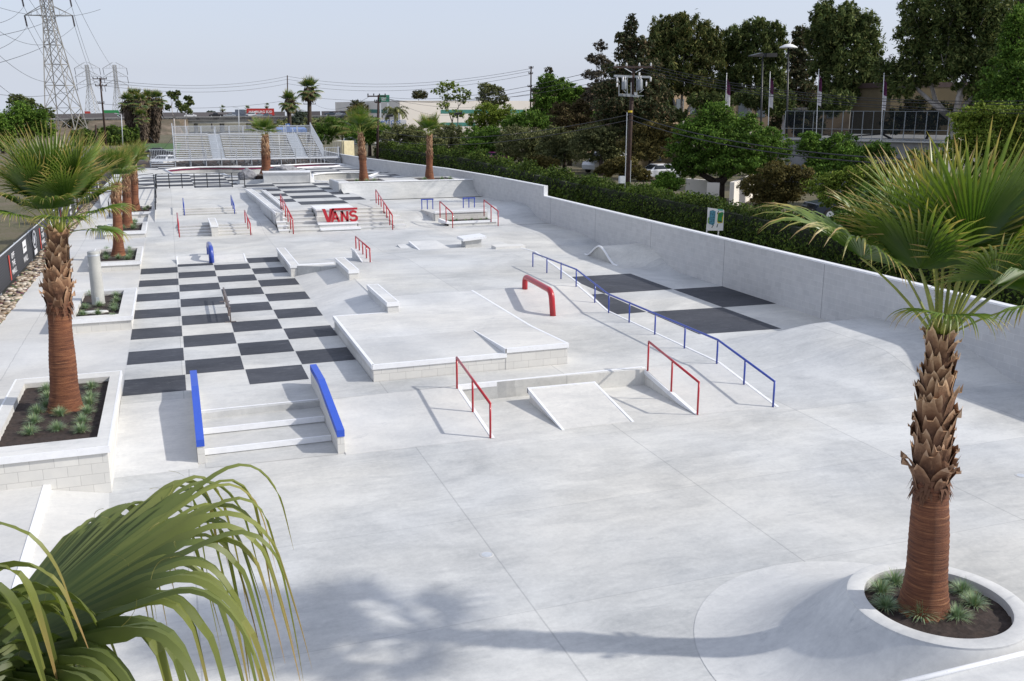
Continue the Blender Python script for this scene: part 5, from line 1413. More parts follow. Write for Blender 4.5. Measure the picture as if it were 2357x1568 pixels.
q = P(838, 418, 1.84); t_ = PYY(829, 309, q[1]); palm('left one of the two fan palms on top of the quarter pipe', q, t_, .38, .19, 22, crown(22, 11, 3.4, 0) + [(4, 175, 1.2), (4, 350, 1.15), (5, 185, 1.0)], .86, .50)
q = P(988, 412, 1.84); t_ = PYY(988, 313, q[1]); palm('right one of the two fan palms on top of the quarter pipe', q, t_, .36, .2, 23, crown(23, 13, 4.0, 0), .76, .50)
# ------------------------------------------------------------------ foliage
def folmat(name, cols, trans=.22, rough=.55):
    m, nt, bs, out = nmat(name)
    g = N(nt, 'ShaderNodeNewGeometry'); n = len(cols)
    c = ramp(nt, g.outputs['Random Per Island'], [(i / (n - 1), cols[i]) for i in range(n)])
    nz = N(nt, 'ShaderNodeTexNoise', i_Scale=.45, i_Detail=3.0); nt.links.new(g.outputs['Position'], nz.inputs['Vector'])
    c = mixc(nt, 'MULTIPLY', .8, c, ramp(nt, nz.outputs[0], [(.35, (.62, .62, .6)), (.65, (1.25, 1.22, 1.1))]))
    nt.links.new(c, bs.inputs['Base Color']); bs.inputs['Roughness'].default_value = .7; bs.inputs['Specular IOR Level'].default_value = .12
    tr = N(nt, 'ShaderNodeBsdfTranslucent'); nt.links.new(c, tr.inputs[0])
    ms = N(nt, 'ShaderNodeMixShader'); ms.inputs[0].default_value = trans
    nt.links.new(bs.outputs[0], ms.inputs[1]); nt.links.new(tr.outputs[0], ms.inputs[2]); nt.links.new(ms.outputs[0], out.inputs[0])
    return m
F_EUC = folmat('eucalyptus_leaves', [(0.036, 0.061, 0.020), (0.070, 0.105, 0.033), (0.118, 0.154, 0.049), (0.205, 0.218, 0.077)])
F_EUCB = folmat('eucalyptus_leaves_brown', [(0.038, 0.061, 0.020), (0.074, 0.102, 0.031), (0.122, 0.138, 0.044), (0.218, 0.192, 0.070)])
F_CON = folmat('conifer_needles', [(0.029, 0.049, 0.026), (0.055, 0.074, 0.033), (0.092, 0.092, 0.045), (0.157, 0.111, 0.065)], .1)
F_DEAD = folmat('sparse_brown_needles', [(.07, .06, .045), (.12, .10, .08), (.05, .06, .04)], .1)
F_GREEN = folmat('broadleaf_green', [(0.043, 0.094, 0.017), (0.072, 0.145, 0.023), (0.116, 0.217, 0.032), (0.203, 0.304, 0.058)])
F_LIGHT = folmat('bright_green_leaves', [(0.072, 0.123, 0.020), (0.131, 0.203, 0.029), (0.203, 0.275, 0.043), (0.319, 0.377, 0.072)])
F_OLIVE = folmat('olive_leaves', [(0.065, 0.083, 0.041), (0.111, 0.131, 0.055), (0.168, 0.186, 0.083), (0.278, 0.278, 0.131)])
F_JUN = folmat('juniper_rust', [(.05, .052, .02), (.085, .08, .028), (.14, .115, .038), (.2, .165, .055)])
F_HEDGE = folmat('hedge_leaves', [(0.026, 0.051, 0.012), (0.051, 0.087, 0.017), (0.080, 0.131, 0.023), (0.160, 0.217, 0.043)])
F_HAZE = folmat('distant_leaves', [(.06, .085, .07), (.08, .105, .08), (.10, .12, .085)], .1)
F_RED = folmat('rusty_shrub', [(.07, .055, .03), (.11, .08, .04), (.085, .09, .035)])
M_BARK = plain('dark_bark', (.05, .036, .028), .9, 0, .4, 5)
M_WBARK = plain('pale_eucalyptus_bark', (.36, .33, .31), .75, 0, .3, 3)
def leaf_mesh(name, cen, nor, size, mat, rng, aspect=1.0, droop=0.0):
    n = len(cen)
    u = rng.normal(size=(n, 3)); u -= nor * (u * nor).sum(1, keepdims=True); u /= np.linalg.norm(u, axis=1, keepdims=True) + 1e-9
    if droop:
        u = u * (1 - droop) + np.array([0, 0, -1.0]) * droop; u -= nor * (u * nor).sum(1, keepdims=True); u /= np.linalg.norm(u, axis=1, keepdims=True) + 1e-9
    v = np.cross(nor, u); s = (size * rng.uniform(.6, 1.3, n))[:, None]
    a = cen - u * s * aspect; b = cen + v * s * .55 + nor * s * .15; c = cen + u * s * aspect; d = cen - v * s * .55 + nor * s * .15
    co = np.stack([a, b, c, d], 1).reshape(-1, 3).astype(np.float32)
    me = bpy.data.meshes.new(name); me.vertices.add(4 * n); me.vertices.foreach_set('co', co.ravel())
    me.loops.add(4 * n); me.loops.foreach_set('vertex_index', np.arange(4 * n, dtype=np.int32))
    me.polygons.add(n); me.polygons.foreach_set('loop_start', np.arange(0, 4 * n, 4, dtype=np.int32))
    me.update(calc_edges=True); me.materials.append(mat)
    return me
def blob_leaves(blobs, n, rng, sub=14, subr=.36, flat=1.0, thr=.25, tall=False):
    """blobs: (center, (rx,ry,rz)). leaves gather on many small ragged sub-clumps"""
    vol = np.array([b[1][0] * b[1][1] * b[1][2] for b in blobs]) ** (2 / 3); vol = vol / vol.sum()
    C, Nn = [], []
    for b, w in zip(blobs, vol):
        k = max(60, int(n * w)); c0 = np.array(b[0]); r = np.array(b[1])
        ns_ = max(18, int(sub * 3.4))
        d = rng.normal(size=(ns_, 3)); d /= np.linalg.norm(d, axis=1, keepdims=True); d *= rng.uniform(.15, 1.2, (ns_, 1)) ** .6
        sc = c0 + d * r
        sr = (subr * .55 * rng.uniform(.4, 1.6, ns_))[:, None] * r.mean() * np.stack([rng.uniform(.7, 1.5, ns_), rng.uniform(.7, 1.5, ns_), rng.uniform(.45, 1.0, ns_)], 1) * (np.array([.8, .8, 1.9]) if tall else 1)
        idx = rng.integers(0, ns_, k)
        q = rng.normal(size=(k, 3)); q /= np.linalg.norm(q, axis=1, keepdims=True)
        rad = np.abs(rng.normal(.75, .35, (k, 1)))
        p = sc[idx] + q * sr[idx] * rad
        st = rng.random(k) < .10
        q2 = rng.normal(size=(k, 3)); q2 /= np.linalg.norm(q2, axis=1, keepdims=True)
        p[st] = (c0 + q2 * r * rng.uniform(.5, 1.15, (k, 1)))[st]
        nn = q * .8 + rng.normal(size=(k, 3)) * .6 + np.array([0, 0, .25]); nn /= np.linalg.norm(nn, axis=1, keepdims=True)
        C.append(p); Nn.append(nn)
    return np.concatenate(C), np.concatenate(Nn)
def newobj(name, me, parent=None):
    o = bpy.data.objects.new(name, me); COL.objects.link(o)
    if parent is not None: o.parent = parent; o.matrix_parent_inverse = parent.matrix_basis.inverted()
    return o
SEED = [1]
def tree(name, label, cat, dist, bp, blobs, mat, bark, n, leaf, tr=.25, group=None, aspect=1.0, droop=0.0, sub=14, subr=.36, depth=.8, limbs=True, zb=None, extra=None):
    """bp: base pixel (x,y) ; blobs in pixels (x,y,rx,ry)"""
    SEED[0] += 1; rng = np.random.default_rng(SEED[0]); k = dist / FPX
    b = AT(bp[0], bp[1], dist); gz = landz(b[0], b[1]) if zb is None else zb
    B = (b[0], b[1], min(gz, b[2]) if zb is None else zb)
    e = empty(name, B, label, cat, group)
    bl_ = []
    for (x, y, rx, ry) in blobs:
        c_ = AT(x, y, dist + float(rng.uniform(-1, 1)) * rx * k * .5); R_ = (rx * k, rx * k * depth, ry * k); bl_.append((c_, R_))
    C, Nn = blob_leaves(bl_, int(n * (2.6 if droop > .3 else 3.2)), rng, sub, subr * (.85 if droop > .3 else 1), tall=droop > .3)
    newobj('crown', leaf_mesh('crown', C, Nn, leaf * .52, mat, rng, aspect, droop), e)
    mb = MB(); Bv = Vector(B)
    ctr = sum((Vector(c_) for c_, r_ in bl_), Vector()) / len(bl_)
    zlow = min(c_[2] - r_[2] * .6 for c_, r_ in bl_)
    fork = Bv.lerp(Vector((lerp(B[0], ctr.x, .4), lerp(B[1], ctr.y, .4), max(zlow, B[2] + .5))), .85)
    mb.tube([Bv - Vector((0, 0, .3)), Bv.lerp(fork, .5) + Vector((.15 * tr, .1, 0)), fork], [tr * 1.25, tr, tr * .8], 8)
    if limbs:
        xs_s = sorted(range(len(bl_)), key=lambda i: blobs[i][0]); ng = max(1, min(5, len(bl_) // 3)); groups = [xs_s[i * len(xs_s) // ng:(i + 1) * len(xs_s) // ng] for i in range(ng)]
        for gi, gr in enumerate(groups):
            cg_ = sum((Vector(bl_[i][0]) for i in gr), Vector()) / len(gr); m0 = fork.lerp(cg_, .75) + Vector((0, 0, -.1 * (cg_ - fork).length)); q0 = fork.lerp(m0, .5) + Vector((rng.normal() * tr, rng.normal() * tr, -.1 * (m0 - fork).length * (1 if ng > 1 else 0)))
            mb.tube([fork - Vector((0, 0, tr)), q0, m0], [tr * .62, tr * .45, tr * .33], 7)
            for i in gr:
                cv, r_ = Vector(bl_[i][0]), bl_[i][1]
                mb.tube([m0, m0.lerp(cv, .6) + Vector((0, 0, -.08 * (cv - m0).length)), cv, cv + Vector((rng.normal() * r_[0] * .2, 0, r_[2] * .7))], [tr * .3, tr * .2, tr * .12, tr * .03], 6)
                for q in range(5):
                    dd = Vector(rng.normal(size=3)).normalized(); mb.tube([m0.lerp(cv, .5 + .1 * q), cv + Vector((dd.x * r_[0], dd.y * r_[1], dd.z * r_[2])) * .8], [tr * .1, tr * .03], 4)
    mb.build('trunk', bark, e, smooth=True)
    return e
TG = 'trees beyond the boundary wall'
# conifers and eucalyptus on the right
tree('conifer_tree', 'thin sparse brownish conifer standing left of the tall dark conifer', 'tree', 112, (1380, 300), [(1382, 105, 14, 12), (1372, 135, 26, 10), (1392, 150, 22, 9), (1368, 172, 28, 10), (1384, 196, 30, 10), (1372, 222, 32, 12), (1390, 245, 32, 14)], F_DEAD, M_BARK, 2600, .20, .16, TG, 1.5, 0, 12, .33)
tree('conifer_tree', 'tall dark ragged conifer behind the transformer pole', 'tree', 98, (1452, 380), [(1452, 60, 14, 22), (1440, 92, 24, 16), (1472, 104, 28, 18), (1448, 128, 38, 16), (1480, 150, 40, 14), (1430, 165, 46, 16), (1462, 185, 60, 18), (1410, 205, 50, 16), (1488, 215, 56, 18), (1440, 240, 75, 22), (1500, 262, 55, 22), (1420, 275, 55, 22), (1470, 300, 60, 20)], F_CON, M_BARK, 16000, .24, .45, TG, 1.5, .1, 20, .30)
tree('conifer_tree', 'low brown green conifer below the transformers with drooping branches', 'tree', 92, (1495, 400), [(1500, 300, 42, 16), (1475, 330, 52, 16), (1520, 322, 40, 14), (1490, 355, 42, 14), (1540, 300, 34, 14)], F_JUN, M_BARK, 6000, .22, .3, TG, 1.5, .2, 16, .3)
tree('eucalyptus_tree', 'broad brownish eucalyptus with a white forked trunk right of the transformer pole', 'tree', 116, (1573, 372), [(1520, 65, 24, 26), (1560, 50, 28, 18), (1545, 90, 48, 36), (1600, 82, 46, 36), (1518, 125, 40, 38), (1572, 138, 60, 44), (1625, 130, 42, 44), (1540, 185, 50, 34), (1600, 190, 44, 32), (1642, 95, 26, 26), (1500, 165, 26, 36), (1520, 235, 34, 30)], F_EUCB, M_WBARK, 21000, .26, .34, TG, 1.9, .55, 22, .3)
tree('eucalyptus_tree', 'second broad eucalyptus, right of the white forked trunk', 'tree', 120, (1722, 380), [(1740, 62, 28, 18), (1782, 72, 26, 20), (1700, 85, 36, 26), (1752, 110, 44, 34), (1700, 135, 42, 36), (1664, 125, 26, 34), (1785, 125, 28, 40), (1730, 175, 48, 34), (1680, 190, 38, 30), (1780, 190, 34, 34), (1655, 205, 28, 30)], F_EUC, M_WBARK, 17000, .26, .3, TG, 1.9, .55, 22, .3)
tree('pine_tree', 'narrow dark pine between two eucalyptus trees, behind the tall lamp', 'tree', 126, (1850, 360), [(1842, 78, 16, 22), (1838, 115, 26, 26), (1842, 155, 34, 30), (1838, 200, 38, 32), (1845, 250, 42, 34), (1800, 265, 34, 26), (1860, 285, 34, 20)], F_CON, M_BARK, 12000, .25, .35, TG, 1.4, .1, 18, .34)
tree('eucalyptus_tree', 'tall full eucalyptus in the middle of the right hand trees', 'tree', 112, (1968, 360), [(1895, 32, 30, 24), (1950, 28, 22, 20), (1925, 58, 52, 34), (1985, 62, 38, 32), (1885, 85, 32, 34), (1945, 105, 56, 40), (2000, 110, 34, 40), (1895, 150, 32, 36), (1960, 165, 52, 34), (2012, 172, 28, 30), (1925, 205, 40, 26), (1985, 212, 32, 20)], F_EUC, M_WBARK, 22000, .25, .3, TG, 1.9, .5, 24, .3)
tree('eucalyptus_tree', 'biggest eucalyptus at the right with pale trunk forking into four limbs', 'tree', 86, (2200, 400), [(2120, 30, 46, 40), (2190, 10, 60, 46), (2262, 20, 62, 50), (2100, 85, 40, 38), (2160, 85, 54, 44), (2235, 90, 62, 48), (2300, 85, 48, 60), (2105, 140, 34, 28), (2170, 145, 44, 34), (2240, 160, 54, 44), (2048, 165, 40, 26), (2070, 200, 34, 24), (2300, 165, 50, 50), (2130, 175, 30, 26), (2270, 215, 46, 34)], F_EUC, M_WBARK, 30000, .20, .4, TG, 1.8, .5, 26, .29)
tree('broadleaf_tree', 'dark green tree mass at the right edge with bright upper leaves', 'tree', 74, (2330, 420), [(2345, 110, 40, 40), (2340, 180, 60, 50), (2300, 235, 50, 40), (2370, 250, 60, 50), (2345, 60, 30, 40)], F_GREEN, M_BARK, 15000, .18, .4, TG, 1.0, 0, 24, .3)
tree('broadleaf_tree', 'bright green trees showing between the two big eucalyptus crowns', 'tree', 140, (2080, 330), [(2060, 210, 34, 20), (2110, 200, 36, 24), (1985, 232, 40, 14), (2150, 190, 34, 26), (2160, 225, 34, 20)], F_LIGHT, M_BARK, 6000, .26, .3, TG)
tree('conifer_tree', 'sliver of a layered conifer in the top right corner', 'tree', 150, (2350, 330), [(2352, 8, 34, 8), (2356, 30, 38, 8), (2350, 52, 34, 9), (2358, 75, 36, 9)], F_CON, M_BARK, 3000, .28, .3, TG)
tree('broadleaf_tree', 'round leafy green tree in front of the motel, above the white barriers', 'tree', 70, (1652, 440), [(1640, 262, 42, 26), (1700, 290, 50, 28), (1600, 300, 46, 30), (1660, 322, 62, 34), (1740, 330, 54, 36), (1570, 342, 40, 30), (1630, 370, 62, 28), (1700, 375, 62, 28), (1775, 345, 42, 44), (1580, 385, 44, 20), (1760, 392, 40, 18)], F_GREEN, M_BARK, 26000, .16, .42, TG, 1.0, .1, 24, .3)
tree('juniper_bush', 'rusty twisted juniper right of the white barriers behind the hedge', 'bush', 60, (1790, 480), [(1750, 430, 42, 26), (1790, 395, 38, 26), (1815, 440, 40, 26), (1770, 462, 40, 16), (1842, 405, 30, 20)], F_JUN, M_BARK, 9000, .13, .22, TG, 1.4)
tree('broadleaf_bush', 'dark bush at the end of the tennis court wall', 'bush', 70, (1900, 420), [(1880, 352, 40, 24), (1935, 335, 40, 26), (1960, 365, 50, 24), (1900, 385, 46, 24), (2010, 350, 46, 20), (1862, 330, 30, 22)], F_GREEN, M_BARK, 12000, .15, .2, TG)
tree('broadleaf_bush', 'pale green feathery bush right of the rusty juniper', 'bush', 56, (1980, 470), [(1890, 425, 44, 22), (1950, 415, 50, 26), (2010, 400, 46, 26), (1930, 455, 50, 22), (2080, 395, 46, 26), (2130, 370, 40, 24)], F_LIGHT, M_BARK, 9000, .13, .18, TG)
tree('broadleaf_bush', 'large yellow green shrub wall at the right edge above the palm', 'bush', 48, (2280, 500), [(2225, 275, 36, 26), (2270, 262, 40, 22), (2325, 265, 44, 24), (2240, 315, 50, 34), (2300, 310, 54, 38), (2360, 300, 50, 46), (2260, 365, 56, 34), (2330, 370, 56, 40), (2370, 420, 60, 50), (2290, 420, 56, 34), (2200, 345, 34, 26)], F_LIGHT, M_BARK, 20000, .12, .3, TG)
tree('broadleaf_bush', 'dark bush mass behind the near palm crown at the right', 'bush', 40, (2200, 640), [(2000, 470, 60, 36), (2080, 480, 60, 44), (2160, 470, 60, 46), (2240, 490, 60, 50), (2320, 500, 60, 60), (1950, 520, 50, 30), (2060, 550, 70, 44), (2180, 570, 70, 60), (2300, 600, 70, 60), (2370, 560, 50, 90)], F_GREEN, M_BARK, 18000, .12, .3, TG)
tree('eucalyptus_tree', 'low hanging eucalyptus branches in front of the tan motel windows', 'tree', 104, (1600, 400), [(1480, 255, 34, 26), (1525, 262, 30, 22), (1610, 232, 26, 18), (1655, 240, 30, 24), (1560, 268, 24, 14)], F_EUC, M_WBARK, 6000, .22, .2, TG, 1.7, .5, 18, .34)
tree('eucalyptus_tree', 'thin drooping tree between the second and third flagpoles', 'tree', 100, (1790, 400), [(1745, 228, 34, 20), (1795, 240, 38, 24), (1712, 225, 24, 16), (1905, 245, 36, 20), (1935, 232, 30, 20)], F_EUC, M_WBARK, 6000, .22, .2, TG, 1.7, .5, 18, .34)
tree('conifer_tree', 'dark low spreading tree in front of the long motel wing', 'tree', 90, (2150, 400), [(2085, 262, 34, 16), (2130, 285, 40, 18), (2175, 262, 34, 20), (2060, 290, 30, 14), (2110, 240, 26, 14), (1860, 300, 30, 16)], F_CON, M_BARK, 6000, .2, .25, TG, 1.4, .1, 16, .34)
# trees in the middle of the picture
tree('broadleaf_tree', 'bright green rounded tree left of the thin brownish conifer', 'tree', 132, (1270, 350), [(1262, 190, 26, 18), (1290, 205, 30, 20), (1250, 225, 26, 24), (1310, 232, 26, 22), (1280, 245, 40, 24), (1230, 262, 26, 16), (1335, 215, 16, 14)], F_GREEN, M_BARK, 12000, .26, .35, TG)
tree('rusty_tree', 'reddish brown bushy tree in front of the bright green rounded tree', 'tree', 112, (1310, 360), [(1300, 262, 36, 24), (1340, 250, 28, 26), (1315, 285, 44, 22), (1345, 285, 30, 20)], F_RED, M_BARK, 8000, .22, .25, TG)
tree('slim_tree', 'tall narrow dark tree top behind the bright green rounded tree', 'tree', 190, (1265, 300), [(1263, 168, 9, 16), (1258, 190, 14, 14), (1245, 205, 14, 10)], F_CON, M_BARK, 1500, .3, .2, TG)
ol = 'dark leafy trees above the hedge'
for i, (lab, d, bp, bb, mt) in enumerate([
    ('dark tree right behind the bleachers, first of the row', 150, (790, 350), [(765, 290, 30, 18), (800, 300, 34, 20), (750, 310, 26, 18), (830, 300, 26, 18)], F_GREEN),
    ('dark tree behind the left palm of the quarter pipe', 135, (850, 350), [(845, 285, 26, 18), (870, 305, 30, 20), (840, 318, 26, 16)], F_GREEN),
    ('olive coloured tree left of the right quarter pipe palm', 130, (935, 350), [(925, 302, 28, 16), (950, 312, 34, 22), (900, 318, 26, 18), (965, 330, 34, 16)], F_OLIVE),
    ('dark olive tree between the right quarter pipe palm and the lamp', 124, (1030, 365), [(1010, 312, 30, 22), (1045, 308, 32, 22), (1035, 335, 44, 22), (1000, 335, 26, 18)], F_OLIVE),
    ('tree with yellowish leaves below the green banded warehouse', 150, (1130, 340), [(1115, 258, 30, 20), (1140, 275, 34, 24), (1100, 285, 28, 22), (1160, 265, 28, 22)], F_LIGHT),
    ('dark tree behind the street lamp in the middle', 118, (1120, 375), [(1095, 322, 36, 26), (1135, 318, 38, 26), (1115, 345, 50, 22)], F_GREEN),
    ('grey green olive tree left of the rusty tree', 108, (1215, 385), [(1190, 312, 38, 24), (1225, 322, 40, 26), (1205, 348, 54, 22), (1165, 335, 28, 22)], F_OLIVE),
    ('grey green olive tree in front of the rusty tree', 102, (1300, 395), [(1275, 318, 38, 24), (1315, 325, 40, 24), (1290, 350, 54, 24)], F_OLIVE),
    ('grey green olive tree left of the transformer pole', 96, (1385, 400), [(1360, 308, 36, 22), (1395, 315, 38, 24), (1375, 345, 52, 26), (1340, 335, 30, 24), (1410, 350, 30, 22)], F_OLIVE),
    ('dark green tree behind the olive trees, left of the conifers', 122, (1240, 350), [(1215, 275, 36, 20), (1180, 285, 30, 18), (1260, 285, 36, 18), (1365, 275, 30, 20)], F_GREEN)]):
    tree('leafy_tree', lab, 'tree', d, bp, bb, mt, M_BARK, 8500, .2, .25, ol, 1.0, 0, 18, .34)
tree('juniper_bush', 'golden juniper sprawling over the hedge beside the utility pole', 'bush', 74, (1425, 425), [(1415, 380, 26, 14), (1440, 372, 26, 12), (1400, 392, 30, 12), (1452, 395, 28, 14), (1480, 402, 20, 12)], F_JUN, M_BARK, 6000, .14, .16, ol, 1.4)
tree('juniper_bush', 'small juniper poking above the hedge far left of the utility pole', 'bush', 96, (1255, 395), [(1245, 368, 22, 10), (1265, 378, 24, 12), (1230, 380, 18, 8)], F_JUN, M_BARK, 2500, .16, .12, ol, 1.4)
tree('juniper_bush', 'dark juniper covering the rear of the white sedan', 'bush', 68, (1545, 440), [(1530, 408, 22, 12), (1548, 420, 26, 14), (1520, 425, 20, 10)], F_GREEN, M_BARK, 3000, .14, .14, ol, 1.4)
tree('sycamore_tree', 'slender nearly bare tree with scattered leaves before the warehouse', 'tree', 165, (1040, 320), [(1030, 195, 22, 8), (1010, 210, 18, 7), (1050, 205, 18, 8), (1062, 228, 18, 10), (1032, 225, 18, 8), (1020, 245, 14, 10), (1052, 262, 18, 10), (1075, 215, 12, 8)], F_LIGHT, M_BARK, 1300, .30, .15, None, 1, 0, 10, .3)
tree('sycamore_tree', 'thin light tree with a dark pine top right of the slender bare tree', 'tree', 160, (1130, 320), [(1122, 205, 22, 12), (1140, 212, 20, 14), (1155, 228, 14, 12), (1112, 225, 16, 12), (1130, 240, 26, 12)], F_OLIVE, M_BARK, 2600, .28, .18, None, 1, 0, 12, .34)
FG = 'far trees on the skyline'
for (lab, d, bp, bb, mt, n_) in [
    ('umbrella shaped dark pine above the warehouse roof', 430, (965, 262), [(965, 215, 15, 9), (958, 222, 10, 6), (974, 222, 10, 6)], F_CON, 1500),
    ('round dark tree left of the warehouse', 380, (825, 275), [(822, 240, 14, 9), (830, 250, 18, 10), (812, 252, 12, 8)], F_CON, 1800),
    ('small round tree on the freeway skyline left of the lorry', 480, (486, 275), [(486, 262, 12, 6)], F_HAZE, 500),
    ('bushy far tree between the two bleacher palms', 300, (690, 290), [(690, 262, 14, 10), (684, 275, 14, 10)], F_HAZE, 900),
    ('small far tree behind the third pylon', 420, (282, 285), [(282, 262, 8, 7), (284, 270, 10, 6)], F_HAZE, 500),
    ('dark bush in front of the freeway wall, beside the big pylon', 300, (172, 300), [(172, 280, 16, 9), (180, 285, 18, 8), (165, 288, 14, 8)], F_CON, 900)]:
    tree('far_tree', lab, 'tree', d, bp, bb, mt, M_BARK, n_, .55, .3, FG, 1, 0, 10, .4)
tree('broadleaf_tree', 'dense dark green tree left of the big pylon', 'tree', 205, (62, 330), [(48, 255, 26, 20), (75, 268, 28, 20), (38, 278, 28, 22), (70, 292, 40, 22), (100, 300, 22, 16), (20, 290, 24, 26)], F_GREEN, M_BARK, 8000, .35, .4, FG)
tree('eucalyptus_tree', 'taller airy eucalyptus behind the dense dark tree at the left', 'tree', 235, (55, 330), [(40, 226, 16, 8), (58, 232, 16, 9), (70, 240, 12, 6), (32, 235, 12, 8), (90, 250, 10, 8), (108, 262, 14, 12)], F_EUC, M_WBARK, 2200, .35, .3, FG)
tree('dense_tree', 'tree mass cut by the left picture edge', 'tree', 190, (6, 340), [(8, 300, 20, 20), (4, 320, 24, 22), (-20, 280, 24, 26)], F_GREEN, M_BARK, 3000, .35, .3, FG)
tree('bare_eucalyptus', 'nearly bare white eucalyptus left of the bleachers', 'tree', 150, (405, 366), [(392, 216, 9, 5), (408, 215, 8, 5), (400, 224, 9, 5), (412, 240, 8, 8), (386, 248, 6, 6), (420, 250, 8, 7)], F_EUC, M_WBARK, 800, .26, .13, FG, 1.3, .3, 9, .36)
tree('bare_eucalyptus', 'smaller nearly bare eucalyptus right of the other bare one', 'tree', 165, (425, 330), [(432, 226, 8, 6), (438, 236, 8, 6), (428, 245, 8, 7), (434, 256, 8, 6)], F_EUC, M_WBARK, 700, .26, .1, FG, 1.3, .3, 9, .36)
def hedge(name, label, pts, h, w, n, leaf, mat, seed, cat='hedge', bumpy=.25, kind=None, parent=None):
    """pts: list of (x,y,z0,height) centre line"""
    rng = np.random.default_rng(seed); P_ = np.array([p[:3] for p in pts]); Hh = np.array([p[3] for p in pts])
    seg = np.linalg.norm(np.diff(P_, axis=0), axis=1); cum = np.concatenate([[0], np.cumsum(seg)])
    s = rng.uniform(0, cum[-1], n); i = np.clip(np.searchsorted(cum, s) - 1, 0, len(seg) - 1); t = ((s - cum[i]) / seg[i])[:, None]
    c_ = P_[i] * (1 - t) + P_[i + 1] * t; hh = Hh[i] * (1 - t[:, 0]) + Hh[i + 1] * t[:, 0]
    d = (P_[i + 1] - P_[i]) / seg[i][:, None]; nr = np.stack([-d[:, 1], d[:, 0], np.zeros(n)], 1)
    hh = hh * (1 + bumpy * (.45 * np.sin(s * .9) + .35 * np.sin(s * 2.3 + 1) + .2 * np.sin(s * 5.1)) * .6)
    a = rng.uniform(0, math.pi, n); r = 1 - .22 * rng.random(n) ** 2 + .06 * np.sin(s * 6 + a * 5) * 1.0
    off = np.cos(a) * w * r * np.where(np.abs(np.cos(a)) > .1, 1, 1); up = np.abs(np.sin(a)) ** .45 * hh * r
    p = c_ + nr * off[:, None]; p[:, 2] += up * rng.uniform(.0, 1, n) ** np.where(np.abs(np.cos(a)) > .6, .7, .12)
    nn = nr * np.cos(a)[:, None] + np.array([0, 0, 1]) * np.sin(a)[:, None] * .8 + rng.normal(size=(n, 3)) * .6; nn /= np.linalg.norm(nn, axis=1, keepdims=True)
    o = newobj(name, leaf_mesh(name, p, nn, leaf, mat, rng), parent)
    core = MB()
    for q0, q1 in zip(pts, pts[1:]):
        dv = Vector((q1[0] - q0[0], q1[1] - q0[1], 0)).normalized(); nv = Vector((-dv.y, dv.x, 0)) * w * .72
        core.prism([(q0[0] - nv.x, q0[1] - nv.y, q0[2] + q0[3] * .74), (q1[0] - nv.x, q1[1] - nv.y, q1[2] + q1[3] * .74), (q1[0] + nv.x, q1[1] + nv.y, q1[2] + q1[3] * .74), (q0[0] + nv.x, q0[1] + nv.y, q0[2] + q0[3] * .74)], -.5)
    cm = core.build('hedge_core', M_HCORE, o)  # solid near-black box filling the hedge behind its leaves
    return tag(o, label, cat, None, kind)
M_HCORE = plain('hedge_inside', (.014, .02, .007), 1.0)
hedge('hedge', 'long clipped green hedge behind the wall, part beside the utility pole', [(27.6, 62, .2, 1.95), (27.8, 50, .2, 1.95), (27.6, 41, .2, 1.95), (26.9, 34, .2, 2.0), (26.4, 26, .1, 2.1), (26, 16, 0, 2.1)], 1.8, .95, 46000, .085, F_HEDGE, 71)
hedge('hedge', 'farther run of the clipped hedge ending near the bleachers', [(27.4, 132, -.3, 2.3), (27.6, 112, .0, 2.4), (28.2, 92, .1, 2.5), (27.9, 76, .1, 2.2), (27.6, 61.2, .15, 2.0)], 1.9, 1.0, 36000, .12, F_HEDGE, 72, bumpy=.5)
hedge('shrub_row', 'dark shrub row on the flat land left of the palm cluster', [AT(165, 322, 235)[:2] + (-2, 3.4), AT(250, 320, 235)[:2] + (-2, 4.3), AT(320, 318, 235)[:2] + (-2, 4.5)], 3, 3.0, 9000, .42, F_HEDGE, 73)
hedge('shrub_row', 'band of green bushes under the freeway right of the overpass', [AT(640, 300, 330)[:2] + (-3, 5), AT(720, 296, 330)[:2] + (-3, 6), AT(800, 292, 330)[:2] + (-3, 6)], 3, 5.0, 8000, .55, F_OLIVE, 74)
struct(MB().prism([(20.6, -10, .25), (27, -10, .25), (27.4, 60, .3), (27.4, 130, .1), (18.5, 130, .1), (19.6, 84, .3), (20.61, 60, .3)], -.4).build('mulch_bed', M_MULCH))
rng = np.random.default_rng(8); n = 9000
gx = rng.uniform(23.2, 26.5, n); gy = rng.uniform(22, 48, n); keep = (np.sin(gx * 2.1) + np.sin(gy * .7) + rng.normal(size=n) * .8 + (gx - 24.3)) > 0
pp = np.stack([gx, gy, .3 + rng.uniform(0, .16, n)], 1)[keep]; nn = rng.normal(size=pp.shape) * .6 + np.array([0, 0, 1]); nn /= np.linalg.norm(nn, axis=1, keepdims=True)
tag(newobj('ground_cover', leaf_mesh('ground_cover', pp, nn, .07, F_HEDGE, rng)), 'patchy low green ground cover between the wall and the hedge', 'ground cover', None, 'stuff')
struct(MB().prism([(29.5, 30, .32), (70, 20, .32), (90, 120, .3), (60, 140, .2), (30, 140, -.1)], -.3).build('parking_lot', M_ASPH))
